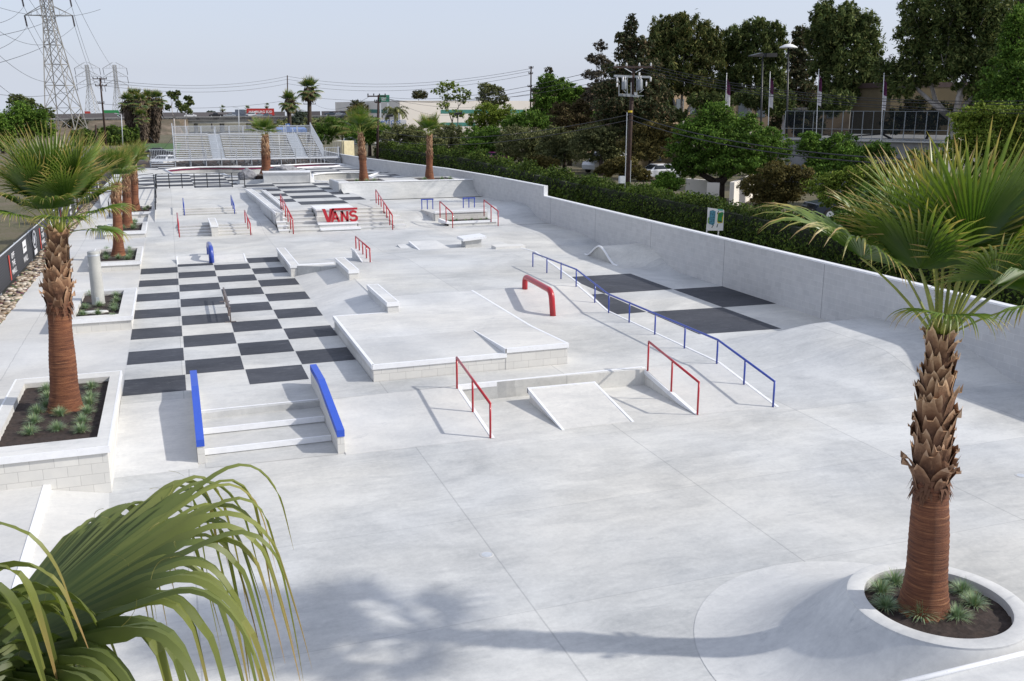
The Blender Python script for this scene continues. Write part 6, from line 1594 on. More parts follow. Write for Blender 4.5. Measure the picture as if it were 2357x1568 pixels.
# ------------------------------------------------------------------ buildings
M_CREAM = plain('warehouse_cream', (.74, .69, .63), .8, 0, .04, .1)
M_TEAL = plain('teal_band', (.05, .20, .17), .5)
M_TAN = plain('motel_stucco', (.27, .20, .13), .9, 0, .12, .5)
M_TAN2 = plain('olive_siding', (.11, .085, .045), .9, 0, .15, 1)
M_FASCIA = plain('brown_fascia', (.05, .028, .024), .7)
M_BGLASS = plain('grey_window', (.12, .14, .16), .15)
M_SHOPBLUE = plain('shop_blue', (.03, .13, .42), .5)
def block(name, label, a, b, z0, z1, depth, mat, cat='building', cap=None, wins=(), wmat=M_BGLASS, group=None, bands=()):
    """box with front edge a->b; wins: (t0,t1,za,zb) fractions; bands the same in teal"""
    a = Vector((a[0], a[1], 0)); b = Vector((b[0], b[1], 0)); d = (b - a); L = d.length; d.normalize(); nv = Vector((-d.y, d.x, 0))
    if nv.dot(a) < 0: nv = -nv
    e = empty(name, (a.x, a.y, z0), label, cat, group)
    def bx_(t0, t1, o0, o1, za, zb_, m_, nm):
        q = [a + d * (L * t0) + nv * o0, a + d * (L * t1) + nv * o0, a + d * (L * t1) + nv * o1, a + d * (L * t0) + nv * o1]
        return MB().prism([(v.x, v.y, zb_) for v in q], za).build(nm, m_, e)
    bx_(0, 1, 0, depth, z0 - 2, z1, mat, 'wall')
    if cap: bx_(-.004, 1.004, -.25, depth + .3, z1, z1 + cap[0], cap[1], 'roof')
    H_ = z1 - z0
    for (t0, t1, za, zb_) in wins:
        w_ = bx_(t0, t1, -.05, .02, z0 + H_ * za, z0 + H_ * zb_, wmat, 'window')
    for (t0, t1, za, zb_) in bands: bx_(t0, t1, -.06, .02, z0 + H_ * za, z0 + H_ * zb_, M_TEAL, 'window_band')
    return e
c0 = AT(921, 290, 330)
def ztp(px, py, d): return AT(px, py, d)[2]
wz0, wz1 = ztp(921, 300, 330) - 1, ztp(921, 232, 330)
W = block('warehouse', 'long cream warehouse with teal window bands beyond the trees', c0[:2], (c0[0] + 190, c0[1]), wz0, wz1, 40, M_CREAM, bands=[(.075, .235, .60, .72), (.335, .47, .60, .72), (.075, .14, .20, .32), (.335, .5, .20, .32), (.57, .74, .60, .72)])
# shaded left flank bands
la = Vector(c0[:2] + (0,)); lb = la + Vector((0, 130, 0)); dd = (lb - la).normalized(); nv = Vector((-dd.y, dd.x, 0))
nv = Vector((-1, 0, 0))
mb = MB(); mb.prism([(la.x - .4, la.y + .3, wz1 - .05), (lb.x - .4, lb.y, wz1 - .05), (lb.x + 20, lb.y, wz1 - .05), (la.x + 20, la.y + .3, wz1 - .05)], wz0 - 2.1); mb.build('side_wall', M_CREAM, W)
for (t0, t1) in ((.1, .38), (.48, .75)):
    q0, q1 = la.lerp(lb, t0) + nv * .55, la.lerp(lb, t1) + nv * .55
    MB().prism([(q0.x, q0.y, lerp(wz0, wz1, .72)), (q1.x, q1.y, lerp(wz0, wz1, .72)), (q1.x - nv.x * .1, q1.y - nv.y * .1, lerp(wz0, wz1, .72)), (q0.x - nv.x * .1, q0.y - nv.y * .1, lerp(wz0, wz1, .72))], lerp(wz0, wz1, .60)).build('window_band', M_TEAL, W)
a = AT(862, 312, 185); b = AT(935, 312, 185)
block('shop_building', 'low white shop with a blue sign band reading MOTORS', a[:2], b[:2], a[2] - 1.5, ztp(862, 283, 185), 12, M_WHITE, cap=(.35, M_SHOPBLUE))
yaw_ = math.atan2(b[1] - a[1], b[0] - a[0])
e = empty('shop_sign', AT(893, 280, 184.8), 'blue and white MOTORS sign board along the shop front', 'sign')
q0, q1 = AT(868, 280, 184.7), AT(934, 280, 184.7)
MB().prism([(q0[0], q0[1], ztp(868, 276, 184.7)), (q1[0], q1[1], ztp(868, 276, 184.7)), (q1[0], q1[1] + .2, ztp(868, 276, 184.7)), (q0[0], q0[1] + .2, ztp(868, 276, 184.7))], ztp(868, 289, 184.7)).build('board', M_WHITE, e)
mm = [(q0[i] + q1[i]) / 2 for i in range(3)]
RZ = Matrix.Rotation(yaw_, 4, 'Z')
text_mesh('MOTORS', 1.0, .03, M_SHOPBLUE, Vector((mm[0] - .4, mm[1] - .12, ztp(893, 282.5, 184.7))), RZ @ RX, 'letters', e, 1.0, .02)
# green rooftop sign
g0 = AT(871, 222, 300); g1 = AT(896, 222, 300)
e = empty('billboard', (g0[0], g0[1], ztp(880, 238, 300)), 'green sign board on posts above the warehouse corner', 'sign')
MB().prism([(g0[0], g0[1], ztp(871, 219, 300)), (g1[0], g1[1], ztp(871, 219, 300)), (g1[0], g1[1] + .5, ztp(871, 219, 300)), (g0[0], g0[1] + .5, ztp(871, 219, 300))], ztp(871, 235, 300)).build('board', plain('sign_green', (.03, .22, .13), .5), e)
for (f0, f1, py) in ((.22, .72, 226.5), (.27, .66, 230.5)):
    MB().prism([(lerp(g0[0], g1[0], f0), lerp(g0[1], g1[1], f0) - .05, ztp(880, py - 1, 300)), (lerp(g0[0], g1[0], f1), lerp(g0[1], g1[1], f1) - .05, ztp(880, py - 1, 300)), (lerp(g0[0], g1[0], f1), lerp(g0[1], g1[1], f1) + .02, ztp(880, py - 1, 300)), (lerp(g0[0], g1[0], f0), lerp(g0[1], g1[1], f0) + .02, ztp(880, py - 1, 300))], ztp(880, py + 1, 300)).build('lettering_bar', M_WHITE, e)
for f_ in (.15, .85):
    MB().bar((lerp(g0[0], g1[0], f_), lerp(g0[1], g1[1], f_) + .3, -3), (lerp(g0[0], g1[0], f_), lerp(g0[1], g1[1], f_) + .3, ztp(880, 235, 300)), .35, up=(0, 1, 0)).build('post', M_GALV, e)
# motel
mg = 'tan motel blocks behind the trees'
def mot(label, x0, x1, ytop, dist0, dist1, z0, wins, mat=M_TAN, depth=10, cap=(.5, M_FASCIA)):
    a = AT(x0, ytop, dist0); b = AT(x1, ytop, dist1)
    return block('motel_block', label, a[:2], b[:2], z0, (a[2] + b[2]) / 2, depth, mat, cap=cap, wins=wins, group=mg)
mot('tan motel block glimpsed left of the tall conifer', 1354, 1430, 211, 132, 138, .3, [(.35, .5, .55, .8)])
mot('two storey tan motel block behind the white forked eucalyptus trunk', 1490, 1680, 208, 134, 150, .3, [(.33, .42, .62, .86), (.50, .58, .62, .86), (.72, .8, .6, .86), (.10, .16, .62, .84), (.33, .42, .12, .38), (.60, .72, .12, .4)])
mot('tan motel block behind the second eucalyptus with several windows', 1690, 1960, 212, 140, 146, .3, [(.04, .12, .6, .84), (.2, .27, .6, .84), (.40, .47, .6, .84), (.62, .70, .58, .84), (.8, .86, .58, .84)])
mot('olive sided motel block between the flagpoles', 1962, 2052, 203, 112, 104, .3, [], M_TAN2, 12)
mot('long low tan motel wing with brown fascia at the right', 2052, 2262, 206, 106, 110, .3, [(.10, .22, .45, .78), (.32, .34, .05, .8), (.40, .60, .52, .6), (.80, .9, .3, .85), (.62, .7, .35, .8)])
mot('dark ground floor motel wall behind the parked sedan', 1468, 1600, 340, 106, 112, .3, [(.34, .40, .35, .75)], M_TAN2, 8, None)
# tennis court terrace
t0, t1 = AT(1808, 322, 88), AT(2185, 322, 84)
e = block('retaining_wall', 'grey concrete retaining wall under the tall tennis court fence', t0[:2], t1[:2], .3, t0[2], 18, plain('stained_grey_wall', (.22, .22, .225), .9, 0, .25, .8), cat='wall', cap=(.12, M_GREY))
fz = t0[2] + .1
ftop = ztp(1900, 256, 88)
M_NET = bpy.data.materials.new('windscreen_mesh'); M_NET.use_nodes = True; nt = M_NET.node_tree; nt.nodes.clear(); out = nt.nodes.new('ShaderNodeOutputMaterial')
tr = nt.nodes.new('ShaderNodeBsdfTransparent'); df = nt.nodes.new('ShaderNodeBsdfDiffuse'); df.inputs[0].default_value = (.02, .025, .03, 1); ms = nt.nodes.new('ShaderNodeMixShader'); ms.inputs[0].default_value = .62
nt.links.new(tr.outputs[0], ms.inputs[1]); nt.links.new(df.outputs[0], ms.inputs[2]); nt.links.new(ms.outputs[0], out.inputs[0])
fe = empty('court_fence', (t0[0], t0[1], fz), 'tall grey chain link tennis court fence on the retaining wall', 'fence')
nP = 17
for k in range(nP):
    t = k / (nP - 1); x, y = lerp(t0[0], t1[0], t), lerp(t0[1], t1[1], t) + .3
    MB().bar((x, y, fz - .2), (x, y, ftop), .055 if k % 2 == 0 else .035, up=(0, 1, 0)).build('post', M_TRANS, fe)
for hh in (fz + .1, (fz + ftop) / 2 - .3, ftop):
    MB().bar((t0[0], t0[1] + .3, hh), (t1[0], t1[1] + .3, hh), .04).build('rail', M_TRANS, fe)
MB().add([(t0[0], t0[1] + .36, fz), (t1[0], t1[1] + .36, fz), (t1[0], t1[1] + .36, ftop), (t0[0], t0[1] + .36, ftop)], [(0, 1, 2, 3)]).build('mesh_panel', M_NET, fe)
# white barriers behind hedge
for (lab, x0, x1, y0, y1, d0, d1) in [('long pale concrete barrier wall left of the leafy tree trunk', 1578, 1648, 411, 440, 74, 72), ('short pale concrete barrier in front of the long one', 1627, 1656, 421, 440, 68, 68), ('pale sloping concrete ramp wall right of the leafy tree trunk', 1690, 1735, 420, 448, 66, 74)]:
    a, b = AT(x0, y0, d0), AT(x1, y0, d1)
    block('barrier_wall', lab, a[:2], b[:2], .2, a[2], .3, M_CREAM, cat='wall', group='pale concrete walls in the parking lot')
# cream container beside the bleachers
a, b = AT(765, 345, 128), AT(788, 345, 127)
e = block('storage_box', 'cream coloured storage container behind the right end of the bleachers', a[:2], b[:2], 0, ztp(765, 325, 128), 2.5, plain('cream_paint', (.6, .54, .36), .6), cat='container')
mb = MB(); dv = (Vector(b) - Vector(a))
for k in range(1, 6): 
    q = Vector(a) + dv * (k / 6); mb.bar((q.x, q.y - .03, .0), (q.x, q.y - .03, ztp(765, 326, 128)), .05, up=(0, 1, 0))
mb.build('ribs', M_CREAM, e)
a, b = AT(640, 300, 150), AT(706, 296, 150)
e = empty('event_tent', (a[0], a[1], -1), 'bright blue event tent roof behind the bleachers', 'tent')
MB().prism([(a[0], a[1], ztp(640, 298, 150)), (b[0], b[1], ztp(640, 298, 150)), (b[0], b[1] + 3, ztp(640, 294, 150)), (a[0], a[1] + 3, ztp(640, 294, 150))], ztp(640, 305, 150)).build('canopy', M_SHOPBLUE, e)
for t in (.02, .35, .65, .98): MB().bar((lerp(a[0], b[0], t), lerp(a[1], b[1], t) + .2, -1.5), (lerp(a[0], b[0], t), lerp(a[1], b[1], t) + .2, ztp(640, 304, 150)), .1, up=(0, 1, 0)).build('leg', M_WHITE, e)
for (px, lab) in ((611, 'blue vertical banner behind the top rail of the bleachers, left one'), (657, 'blue vertical banner behind the top rail of the bleachers, right one')):
    a = AT(px, 283, 140); b = AT(px + 10, 283, 140)
    e = empty('banner', (a[0], a[1], -1), lab, 'banner', 'blue vertical banners')
    MB().prism([(a[0], a[1], ztp(px, 285, 140)), (b[0], b[1], ztp(px, 285, 140)), (b[0], b[1] + .05, ztp(px, 285, 140)), (a[0], a[1] + .05, ztp(px, 285, 140))], ztp(px, 298, 140)).build('cloth', M_SHOPBLUE, e)
    MB().bar((a[0], a[1], -1.5), (a[0], a[1], ztp(px, 284, 140)), .06, up=(0, 1, 0)).build('pole', M_GALV, e)
    MB().prism([(lerp(a[0], b[0], .3), a[1] - .03, ztp(px, 287, 140)), (lerp(a[0], b[0], .7), b[1] - .03, ztp(px, 287, 140)), (lerp(a[0], b[0], .7), b[1], ztp(px, 287, 140)), (lerp(a[0], b[0], .3), a[1], ztp(px, 287, 140))], ztp(px, 291, 140)).build('emblem', M_WHITE, e)

# ------------------------------------------------------------------ poles, lamps, flags
def strut(mb, a, b, w): mb.bar(a, b, w)
pb = P(1441, 487, .3); ptop = PYY(1457, 152, pb[1])
e = empty('utility_pole', pb, 'tall brown utility pole carrying grey transformers and switch gear behind the wall', 'utility pole', 'wooden utility poles')
MB().tube([(pb[0], pb[1], -.2), (pb[0] * .5 + ptop[0] * .5, pb[1], 5), (ptop[0], ptop[1], ptop[2])], [.165, .14, .11], 12).build('pole', M_WOOD, e, smooth=True)
def pp_(px, py, dy=0): q = PYY(px, py, pb[1] + dy); return Vector(q)
for k, (x0, x1, y0, y1) in enumerate([(1413, 1500, 155, 155), (1413, 1454, 175, 177), (1461, 1496, 177, 178), (1424, 1470, 219, 222)]):
    a, b = pp_(x0, y0, -.22), pp_(x1, y1, -.22); MB().bar(a, b, .11, .13).build('crossarm', M_WOOD if k < 1 else M_TRANS, e)
mb = MB(); mb.bar(pp_(1436, 157, -.25), pp_(1454, 167, -.2), .04); mb.bar(pp_(1479, 157, -.25), pp_(1462, 167, -.2), .04); mb.build('brace', M_GALV, e)
for x in (1415, 1441.5, 1471, 1497.5):
    q = pp_(x, 151, -.22); MB().lathe([(.0001, .16), (.05, .14), (.03, .1), (.07, .06), (.03, .02), (.07, -.03), (.03, -.08)], 10, q).build('insulator', M_WHITE, e, smooth=True)
for (x, y, s_) in ((1436, 196, .75), (1471, 196, .9)):
    q = pp_(x, y, -.35); o = MB().lathe([(.0001, .42 * s_), (.16 * s_, .40 * s_), (.2 * s_, .34 * s_), (.2 * s_, -.34 * s_), (.17 * s_, -.38 * s_), (.0001, -.38 * s_)], 16, q).build('transformer', M_TRANS, e, smooth=True)
    for dx in (-.08, .08): MB().lathe([(.0001, .2), (.03, .18), (.05, .1), (.03, .05), (.05, 0)], 8, q + Vector((dx, 0, .42 * s_))).build('bushing', M_WHITE, o, smooth=True)
mb = MB()
for (a_, b_) in [((1424, 196), (1424, 217)), ((1443, 178), (1443, 217)), ((1452, 190), (1452, 222)), ((1465, 176), (1465, 221)), ((1478, 184), (1478, 205)), ((1487, 186), (1487, 200)), ((1424, 217), (1452, 217)), ((1432, 205), (1440, 213)), ((1471, 214), (1481, 206)), ((1468, 221), (1481, 221)), ((1419, 178), (1425, 190)), ((1430, 178), (1436, 190)), ((1495, 178), (1497, 188))]:
    mb.bar(pp_(a_[0], a_[1], -.4), pp_(b_[0], b_[1], -.4), .038)
mb.build('conduit_frame', M_TRANS, e)
for (x, y) in ((1420, 184), (1433, 184), (1497, 183), (1471, 172), (1487, 194), (1420, 196)):
    q = pp_(x, y, -.42); MB().lathe([(.0001, .14), (.06, .12), (.04, .06), (.07, .02), (.04, -.04), (.06, -.1), (.0001, -.14)], 8, q).build('switch', M_WHITE, e, smooth=True)
MB().box(pp_(1459, 216, 0).x - .1, pp_(1459, 216, 0).x + .08, pb[1] - .3, pb[1] - .18, pp_(0, 220, 0).z if False else pp_(1459, 220, 0).z, pp_(1459, 213, 0).z).build('meter_box', M_WHITE, e)
for dx in (-.2, .17): MB().tube([(pb[0] + dx, pb[1] - .1, 0), (pb[0] + dx, pb[1] - .1, 3.6 if dx > 0 else 6.6)], .024, 6).build('cable_guard', M_GALV, e)
MB().box(pb[0] - .6, pb[0] - .25, pb[1] - .2, pb[1] + .05, 2.15, 2.6).build('cabinet', M_GALV, e)
MB().lathe([(.135, 0), (.15, .0), (.15, .12), (.135, .12)], 12, (pb[0] + .08, pb[1], 6.6)).build('yellow_band', plain('yellow_band', (.6, .45, .03), .5), e)
def pole(label, px, pyb, pyt, pxt, dist, arms, r=.16, mat=M_WOOD):
    b_ = AT(px, pyb, dist); t_ = AT(pxt, pyt, dist); e = empty('utility_pole', b_, label, 'utility pole', 'wooden utility poles')
    MB().tube([(b_[0], b_[1], b_[2] - 1), t_], [r * 1.2, r * .8], 8).build('pole', mat, e, smooth=True)
    for (x0, x1, y) in arms:
        a, b = AT(x0, y, dist - .3), AT(x1, y, dist - .3); MB().bar(a, b, .16).build('crossarm', mat, e)
        for k in range(4):
            q = Vector(a).lerp(Vector(b), .04 + .92 * k / 3); MB().lathe([(.0001, .35), (.09, .3), (.05, .1), (.09, 0)], 6, q).build('insulator', M_BLACK, e)
    return b_, t_
pL = pole('brown wooden utility pole in front of the pylons at the left', 243, 322, 180, 230, 190, [(213, 246, 182), (219, 246, 198), (225, 240, 238)])
pM = pole('wooden utility pole right of the bleachers, beside the left quarter pipe palm', 867, 362, 219, 871, 126, [(845, 888, 222), (862, 876, 236)])
pT = pole('thin tall pole top rising behind the two bleacher palms', 663, 300, 174, 661, 260, [])
pR = pole('bare wooden pole between the far round tree and the conifer', 1220, 300, 153, 1222, 190, [(1217, 1227, 157), (1216, 1226, 170), (1214, 1224, 200)])
pole('utility pole behind the taller bleacher palm', 712, 320, 232, 712, 240, [(698, 727, 240)])
pole('short wooden post on the open land left of the palm cluster', 222, 322, 288, 220, 210, [], .2)
wires = [0]
def wire(a, b, sag, r=.016, label=None, n=14):
    a, b = Vector(a), Vector(b); pts = []
    for k in range(n + 1):
        t = k / n; p = a.lerp(b, t); p.z -= sag * 4 * t * (1 - t); pts.append(p)
    o = MB().tube(pts, r, 5).build('power_line', M_WIRE); wires[0] += 1
    return tag(o, label, 'power line', 'overhead wires')
def off(px, py, d): return AT(px, py, d)
for i, (x, yr, l) in enumerate([(1415, 262, 'lowest of the'), (1441.5, 254, 'second lowest of the'), (1471, 240, 'second highest of the'), (1497.5, 232, 'highest of the')]):
    wire(pp_(x, 150, -.22), off(2400, yr, 46), .7, .017, l + ' wires from the transformer pole to the right edge')
for i, (x, yl, l) in enumerate([(1415, 222, 'upper'), (1418, 228, 'middle'), (1441, 226, 'lower')]):
    wire(pp_(x, 152 + i * 12, -.22), AT(872, yl, 126), 1.0, .017, l + ' wire from the transformer pole to the pole by the bleachers')
for (yl, yr, y0, l) in [(338, 320, 264, 'upper'), (352, 336, 275, 'lower')]:
    q = pp_(1450, y0 if l == 'upper' else 276, -.2)
    wire(q, off(2100, yl + (30 if l == 'upper' else 28), 40), .5, .03, l + ' thick cable sagging right from the transformer pole')
    wire(q, AT(868, 300 if l == 'upper' else 318, 126), 1.2, .025, l + ' thick cable running left from the transformer pole over the trees')
for i, (dy, l) in enumerate([(2, 'top'), (9, 'middle'), (19, 'bottom')]):
    wire(AT(231, 182 + dy * .8, 190), AT(661, 174 + dy, 260), 1.6, .03, l + ' wire between the left wooden pole and the thin far pole')
    wire(AT(661, 174 + dy, 260), AT(1220, 157 + dy * .8, 190), 2.4, .03, l + ' wire between the thin far pole and the bare pole at right')
wire(AT(239, 240, 190), AT(700, 224, 240), 1.5, .03, 'low sagging wire between the left wooden pole and the palms')
wire(AT(727, 226, 240), AT(1218, 220, 190), 1.0, .03, 'low wire crossing in front of the warehouse')
for i, (a_, b_, l) in enumerate([((848, 224), (727, 242), 'left'), ((888, 224), (1050, 262), 'right'), ((884, 226), (1160, 236), 'far right')]):
    wire(AT(a_[0], a_[1], 126), AT(b_[0], b_[1], 220), 1.2, .02, l + ' slack wire leaving the pole beside the left quarter pipe palm')
def lamp(label, px, pyb, pyt, dist, kind='box', grp='parking lot lamps'):
    b_ = AT(px, pyb, dist); t_ = AT(px + (2 if px > 1178 else -2), pyt, dist); e = empty('street_lamp', (b_[0], b_[1], landz(b_[0], b_[1])), label, 'street lamp', grp)
    MB().tube([(b_[0], b_[1], landz(b_[0], b_[1]) - .3), t_], [.10, .07], 8).build('pole', M_BLACK if kind != 'mast' else M_GALV, e, smooth=True)
    if kind == 'box': MB().prism([(t_[0] - .45, t_[1] - .3, t_[2] + .15), (t_[0] + .55, t_[1] - .3, t_[2] + .25), (t_[0] + .55, t_[1] + .3, t_[2] + .25), (t_[0] - .45, t_[1] + .3, t_[2] + .15)], [t_[2] - .15, t_[2] - .05, t_[2] - .05, t_[2] - .15]).build('lamp_head', M_BLACK, e)
    elif kind == 'double':
        for s_ in (-1, 1): MB().prism([(t_[0] + s_ * .75 - .55, t_[1] - .35, t_[2] + .1 * s_), (t_[0] + s_ * .75 + .55, t_[1] - .35, t_[2] + .15), (t_[0] + s_ * .75 + .55, t_[1] + .35, t_[2] + .15), (t_[0] + s_ * .75 - .55, t_[1] + .35, t_[2] + .1 * s_)], t_[2] - .2).build('lamp_head', M_BLACK, e)
    elif kind == 'dome': 
        MB().lathe([(.0001, .32), (.35, .26), (.75, .05), (.8, -.04), (.72, -.04), (.0001, .0)], 20, (t_[0], t_[1], t_[2])).build('lamp_head', M_WHITE, e, smooth=True)
        MB().bar((t_[0] - .0, t_[1], t_[2]), (t_[0] + .3, t_[1], t_[2] + .7), .08).build('bracket', M_WHITE, e)
    elif kind == 'mast': MB().tube([t_, (t_[0] - 1.3, t_[1], t_[2] + .25)], .06, 6).build('lamp_arm', M_GALV, e)
lamp('dark box headed lamp post before the warehouse corner', 897, 330, 268, 140)
lamp('dark box headed lamp post in front of the warehouse bands', 1055, 340, 263, 130)
lamp('tall double headed court lamp before the second eucalyptus', 1753, 330, 126, 92, 'double')
lamp('tall lamp post with a white dome head before the dark pine', 1812, 360, 110, 90, 'dome')
lamp('slim grey freeway lamp mast behind the bleachers', 551, 340, 249, 240, 'mast', 'lamp masts')
lamp('slim grey lamp mast left of the palm cluster', 281, 322, 264, 215, 'mast', 'lamp masts')
M_FLAGP = plain('flag_purple', (.10, .012, .07), .7); M_FLAGW = plain('flag_white', (.6, .58, .6), .7)
for i, (px, yt_, yb_, lab) in enumerate([(1672, 172, 330, 'first flagpole from the left, above the leafy tree'), (1772, 169, 330, 'second flagpole from the left, before the court fence'), (1884, 163, 330, 'third flagpole from the left, before the court fence'), (2034, 172, 330, 'rightmost flagpole, before the olive motel wall')]):
    b_ = AT(px - 3, yb_, 84); t_ = AT(px, yt_, 84); e = empty('flagpole', b_, 'white and purple flag on the ' + lab, 'flagpole', 'flagpoles by the tennis court')
    MB().tube([(b_[0], b_[1], .2), t_], [.035, .025], 8).build('pole', M_WHITE, e, smooth=True)
    MB().lathe([(.0001, .14), (.05, .07), (.0001, 0)], 10, t_).build('finial', M_WHITE, e)
    for (f0, f1, m_) in ((0, .5, M_FLAGP), (.5, 1, M_FLAGW if i != 0 else M_FLAGW)):
        mb = MB(); vs = []; nn_ = 8
        for r_ in range(nn_ + 1):
            t = lerp(f0, f1, r_ / nn_); w = .18 + .32 * t ** .7
            for c_ in range(7):
                u = c_ / 6; vs.append((t_[0] + .06 + w * u, t_[1] - .1 * math.sin(u * 8 + t * 3), t_[2] - .35 - 2.3 * t - .25 * u))
        mb.add(vs, [(r_ * 7 + c_, r_ * 7 + c_ + 1, r_ * 7 + c_ + 8, r_ * 7 + c_ + 7) for r_ in range(nn_) for c_ in range(6)])
        mb.build('flag', m_, e, smooth=True)
# painted sign board behind the wall
sb = P(1630, 532, .95); sw_ = PYY(1629, 478, sb[1]); sr = PYY(1666, 486, sb[1] - .3); 
e = empty('painted_board', sb, 'white board painted with teal and green shapes standing before the hedge', 'sign')
x0, x1, yb_ = sw_[0], sr[0], sb[1]; zt_2 = sw_[2]; zb2 = PYY(1627, 531, yb_)[2]
mb = MB(); mb.prism([(x0, yb_, zt_2), (x1, yb_ - .3, zt_2 - .12), (x1, yb_ - .27, zt_2 - .12), (x0, yb_ + .03, zt_2)], zb2); mb.build('board', M_WHITE, e)
def art(pts, mat, k):
    mb = MB(); Wd, Hd = x1 - x0, zt_2 - zb2
    vs = [(x0 + u * Wd, yb_ - .3 * u - .004 * k, zb2 + v * Hd * (1 - .03 * u)) for u, v in pts]
    mb.add(vs, [tuple(range(len(vs)))]).build('painted_shape', mat, e)
mt_ = plain('art_teal', (.06, .20, .27), .6, 0, .8, 18); mg_ = plain('art_green', (.02, .20, .05), .6, 0, .3, 12); my_ = plain('art_yellow', (.55, .48, .03), .6); mk_ = plain('art_black', (.015, .03, .03), .6)
art([(.02, .35), (.12, .28), (.2, .3), (.1, .6), (.04, .55)], plain('art_lime', (.25, .42, .08), .6), 1)
art([(.1, .3), (.36, .22), (.45, .32), (.48, .85), (.3, .9), (.12, .86)], mt_, 2); art([(.6, .4), (.66, .32), (.95, .35), (.98, .72), (.8, .82), (.62, .78)], my_, 1)
art([(.62, .45), (.9, .4), (.88, .62), (.75, .82), (.64, .74)], mg_, 2); art([(.7, .72), (.9, .6), (.98, .8), (.85, .84)], mg_, 3)
art([(.62, .4), (.88, .36), (.9, .41), (.64, .45)], mk_, 4); art([(.6, .72), (.68, .86), (.64, .88), (.56, .76)], mk_, 4); art([(.3, .12), (.4, .24), (.36, .26), (.26, .13)], mk_, 4); art([(.62, .14), (.66, .3), (.62, .3), (.57, .15)], mk_, 4)
art([(.6, .9), (.92, .88), (.9, .95), (.6, .96)], plain('art_aqua', (.12, .42, .36), .6), 3)
for u in (.04, .94): MB().bar((x0 + u * (x1 - x0), yb_ + .05, .2), (x0 + u * (x1 - x0), yb_ + .05, zb2 + .3), .05, up=(0, 1, 0)).build('leg', M_WHITE, e)

# ------------------------------------------------------------------ lattice pylons
M_LAT = plain('pylon_steel', (.34, .33, .31), .6, .3, .2, .3); M_INS = plain('insulator_dark', (.06, .055, .06), .5)
def pylon(label, base, top, wb, wt, arms, th, group='lattice pylons'):
    e = empty('pylon', base, label, 'pylon', group); B, T = Vector(base), Vector(top); ax = T - B
    ex = Vector((cy_, -sy_, 0)); ey = Vector((sy_, cy_, 0)); mb = MB()
    def w(t): return lerp(wb, wt, t / .62) if t < .62 else wt * (1 - .15 * (t - .62))
    def cor(t, i, j): return B + ax * t + ex * (i * w(t) / 2) + ey * (j * w(t) / 2)
    lv = [0, .13, .26, .38, .49, .57, .63, .69, .75, .81, .87, .94, 1.0]
    for i in (-1, 1):
        for j in (-1, 1):
            for a, b in zip(lv, lv[1:]): mb.bar(cor(a, i, j), cor(b, i, j), th)
    for a, b in zip(lv, lv[1:]):
        for (p, q) in (((-1, -1), (1, -1)), ((1, -1), (1, 1)), ((1, 1), (-1, 1)), ((-1, 1), (-1, -1))):
            mb.bar(cor(a, *p), cor(b, *q), th * .55); mb.bar(cor(a, *q), cor(b, *p), th * .55); mb.bar(cor(b, *p), cor(b, *q), th * .55)
    mb.build('lattice_body', M_LAT, e)
    ends = []
    for (t, half, rise) in arms:
        m2 = MB(); c_ = B + ax * t
        for s_ in (-1, 1):
            tip = c_ + ex * (s_ * half)
            for j in (-1, 1):
                m2.bar(c_ + ex * (s_ * w(t) / 2) + ey * (j * w(t) / 2), tip, th * .6); m2.bar(c_ + ex * (s_ * w(t) / 2) + ey * (j * w(t) / 2) + Vector((0, 0, rise)), tip, th * .55)
            for q in (.35, .65): m2.bar(c_ + ex * (s_ * lerp(w(t) / 2, half, q)), c_ + ex * (s_ * lerp(w(t) / 2, half, q)) + Vector((0, 0, rise * (1 - q))), th * .4)
            lo_ = tip - Vector((0, 0, rise * 1.15)) + ex * (rise * .13)
            MB().bar(tip, lo_, th * 1.5).build('insulator', M_INS, e); ends.append(lo_)
        m2.build('crossarm', M_LAT, e)
    return ends
Db = 290
big = pylon('big steel lattice pylon at the top left corner', AT(154, 300, Db), AT(88, -110, Db), 7.9, 2.3, [(.765, 6.3, 2.4), (.655, 6.3, 2.4), (.875, 6.3, 2.4)], .25)
p2 = pylon('distant lattice pylon left of the brown wooden pole', AT(214, 268, 860), AT(199, 150, 860), 9.5, 2.2, [(.94, 10, 4.5), (.78, 10, 4.5), (.62, 10, 4.5)], .26)
p3 = pylon('distant lattice pylon behind the palm cluster', AT(275, 272, 860), AT(263, 150, 860), 9.0, 2.2, [(.94, 9.6, 4.5), (.78, 9.6, 4.5), (.62, 9.6, 4.5)], .26)
ln = ['upper left', 'upper right', 'middle left', 'middle right', 'top left', 'top right']
for i, (a, b) in enumerate(zip(big, [p2[0], p2[1], p2[2], p2[3], p3[0], p3[1]])):
    wire(a, b, 9, .05, 'high voltage line from the %s arm of the big pylon to a distant pylon' % ln[i], 20)
    wire(a, AT(-60, [230, 262, 300, 330, 130, 160][i] - 170, 120), 1.2, .035, 'high voltage line from the %s arm of the big pylon to the left edge' % ln[i], 12)
for i, (y0, y1) in enumerate([(60, 96), (110, 190), (180, 250), (215, 205), (12, 22)]):
    wire(AT(-20, y0, 170), AT(128 if i < 3 else 231, y1 if i != 3 else 184, 200), 1.5, .03, ['topmost', 'second', 'third', 'low flat', 'upper flat'][i] + ' loose wire crossing the sky at the left edge')

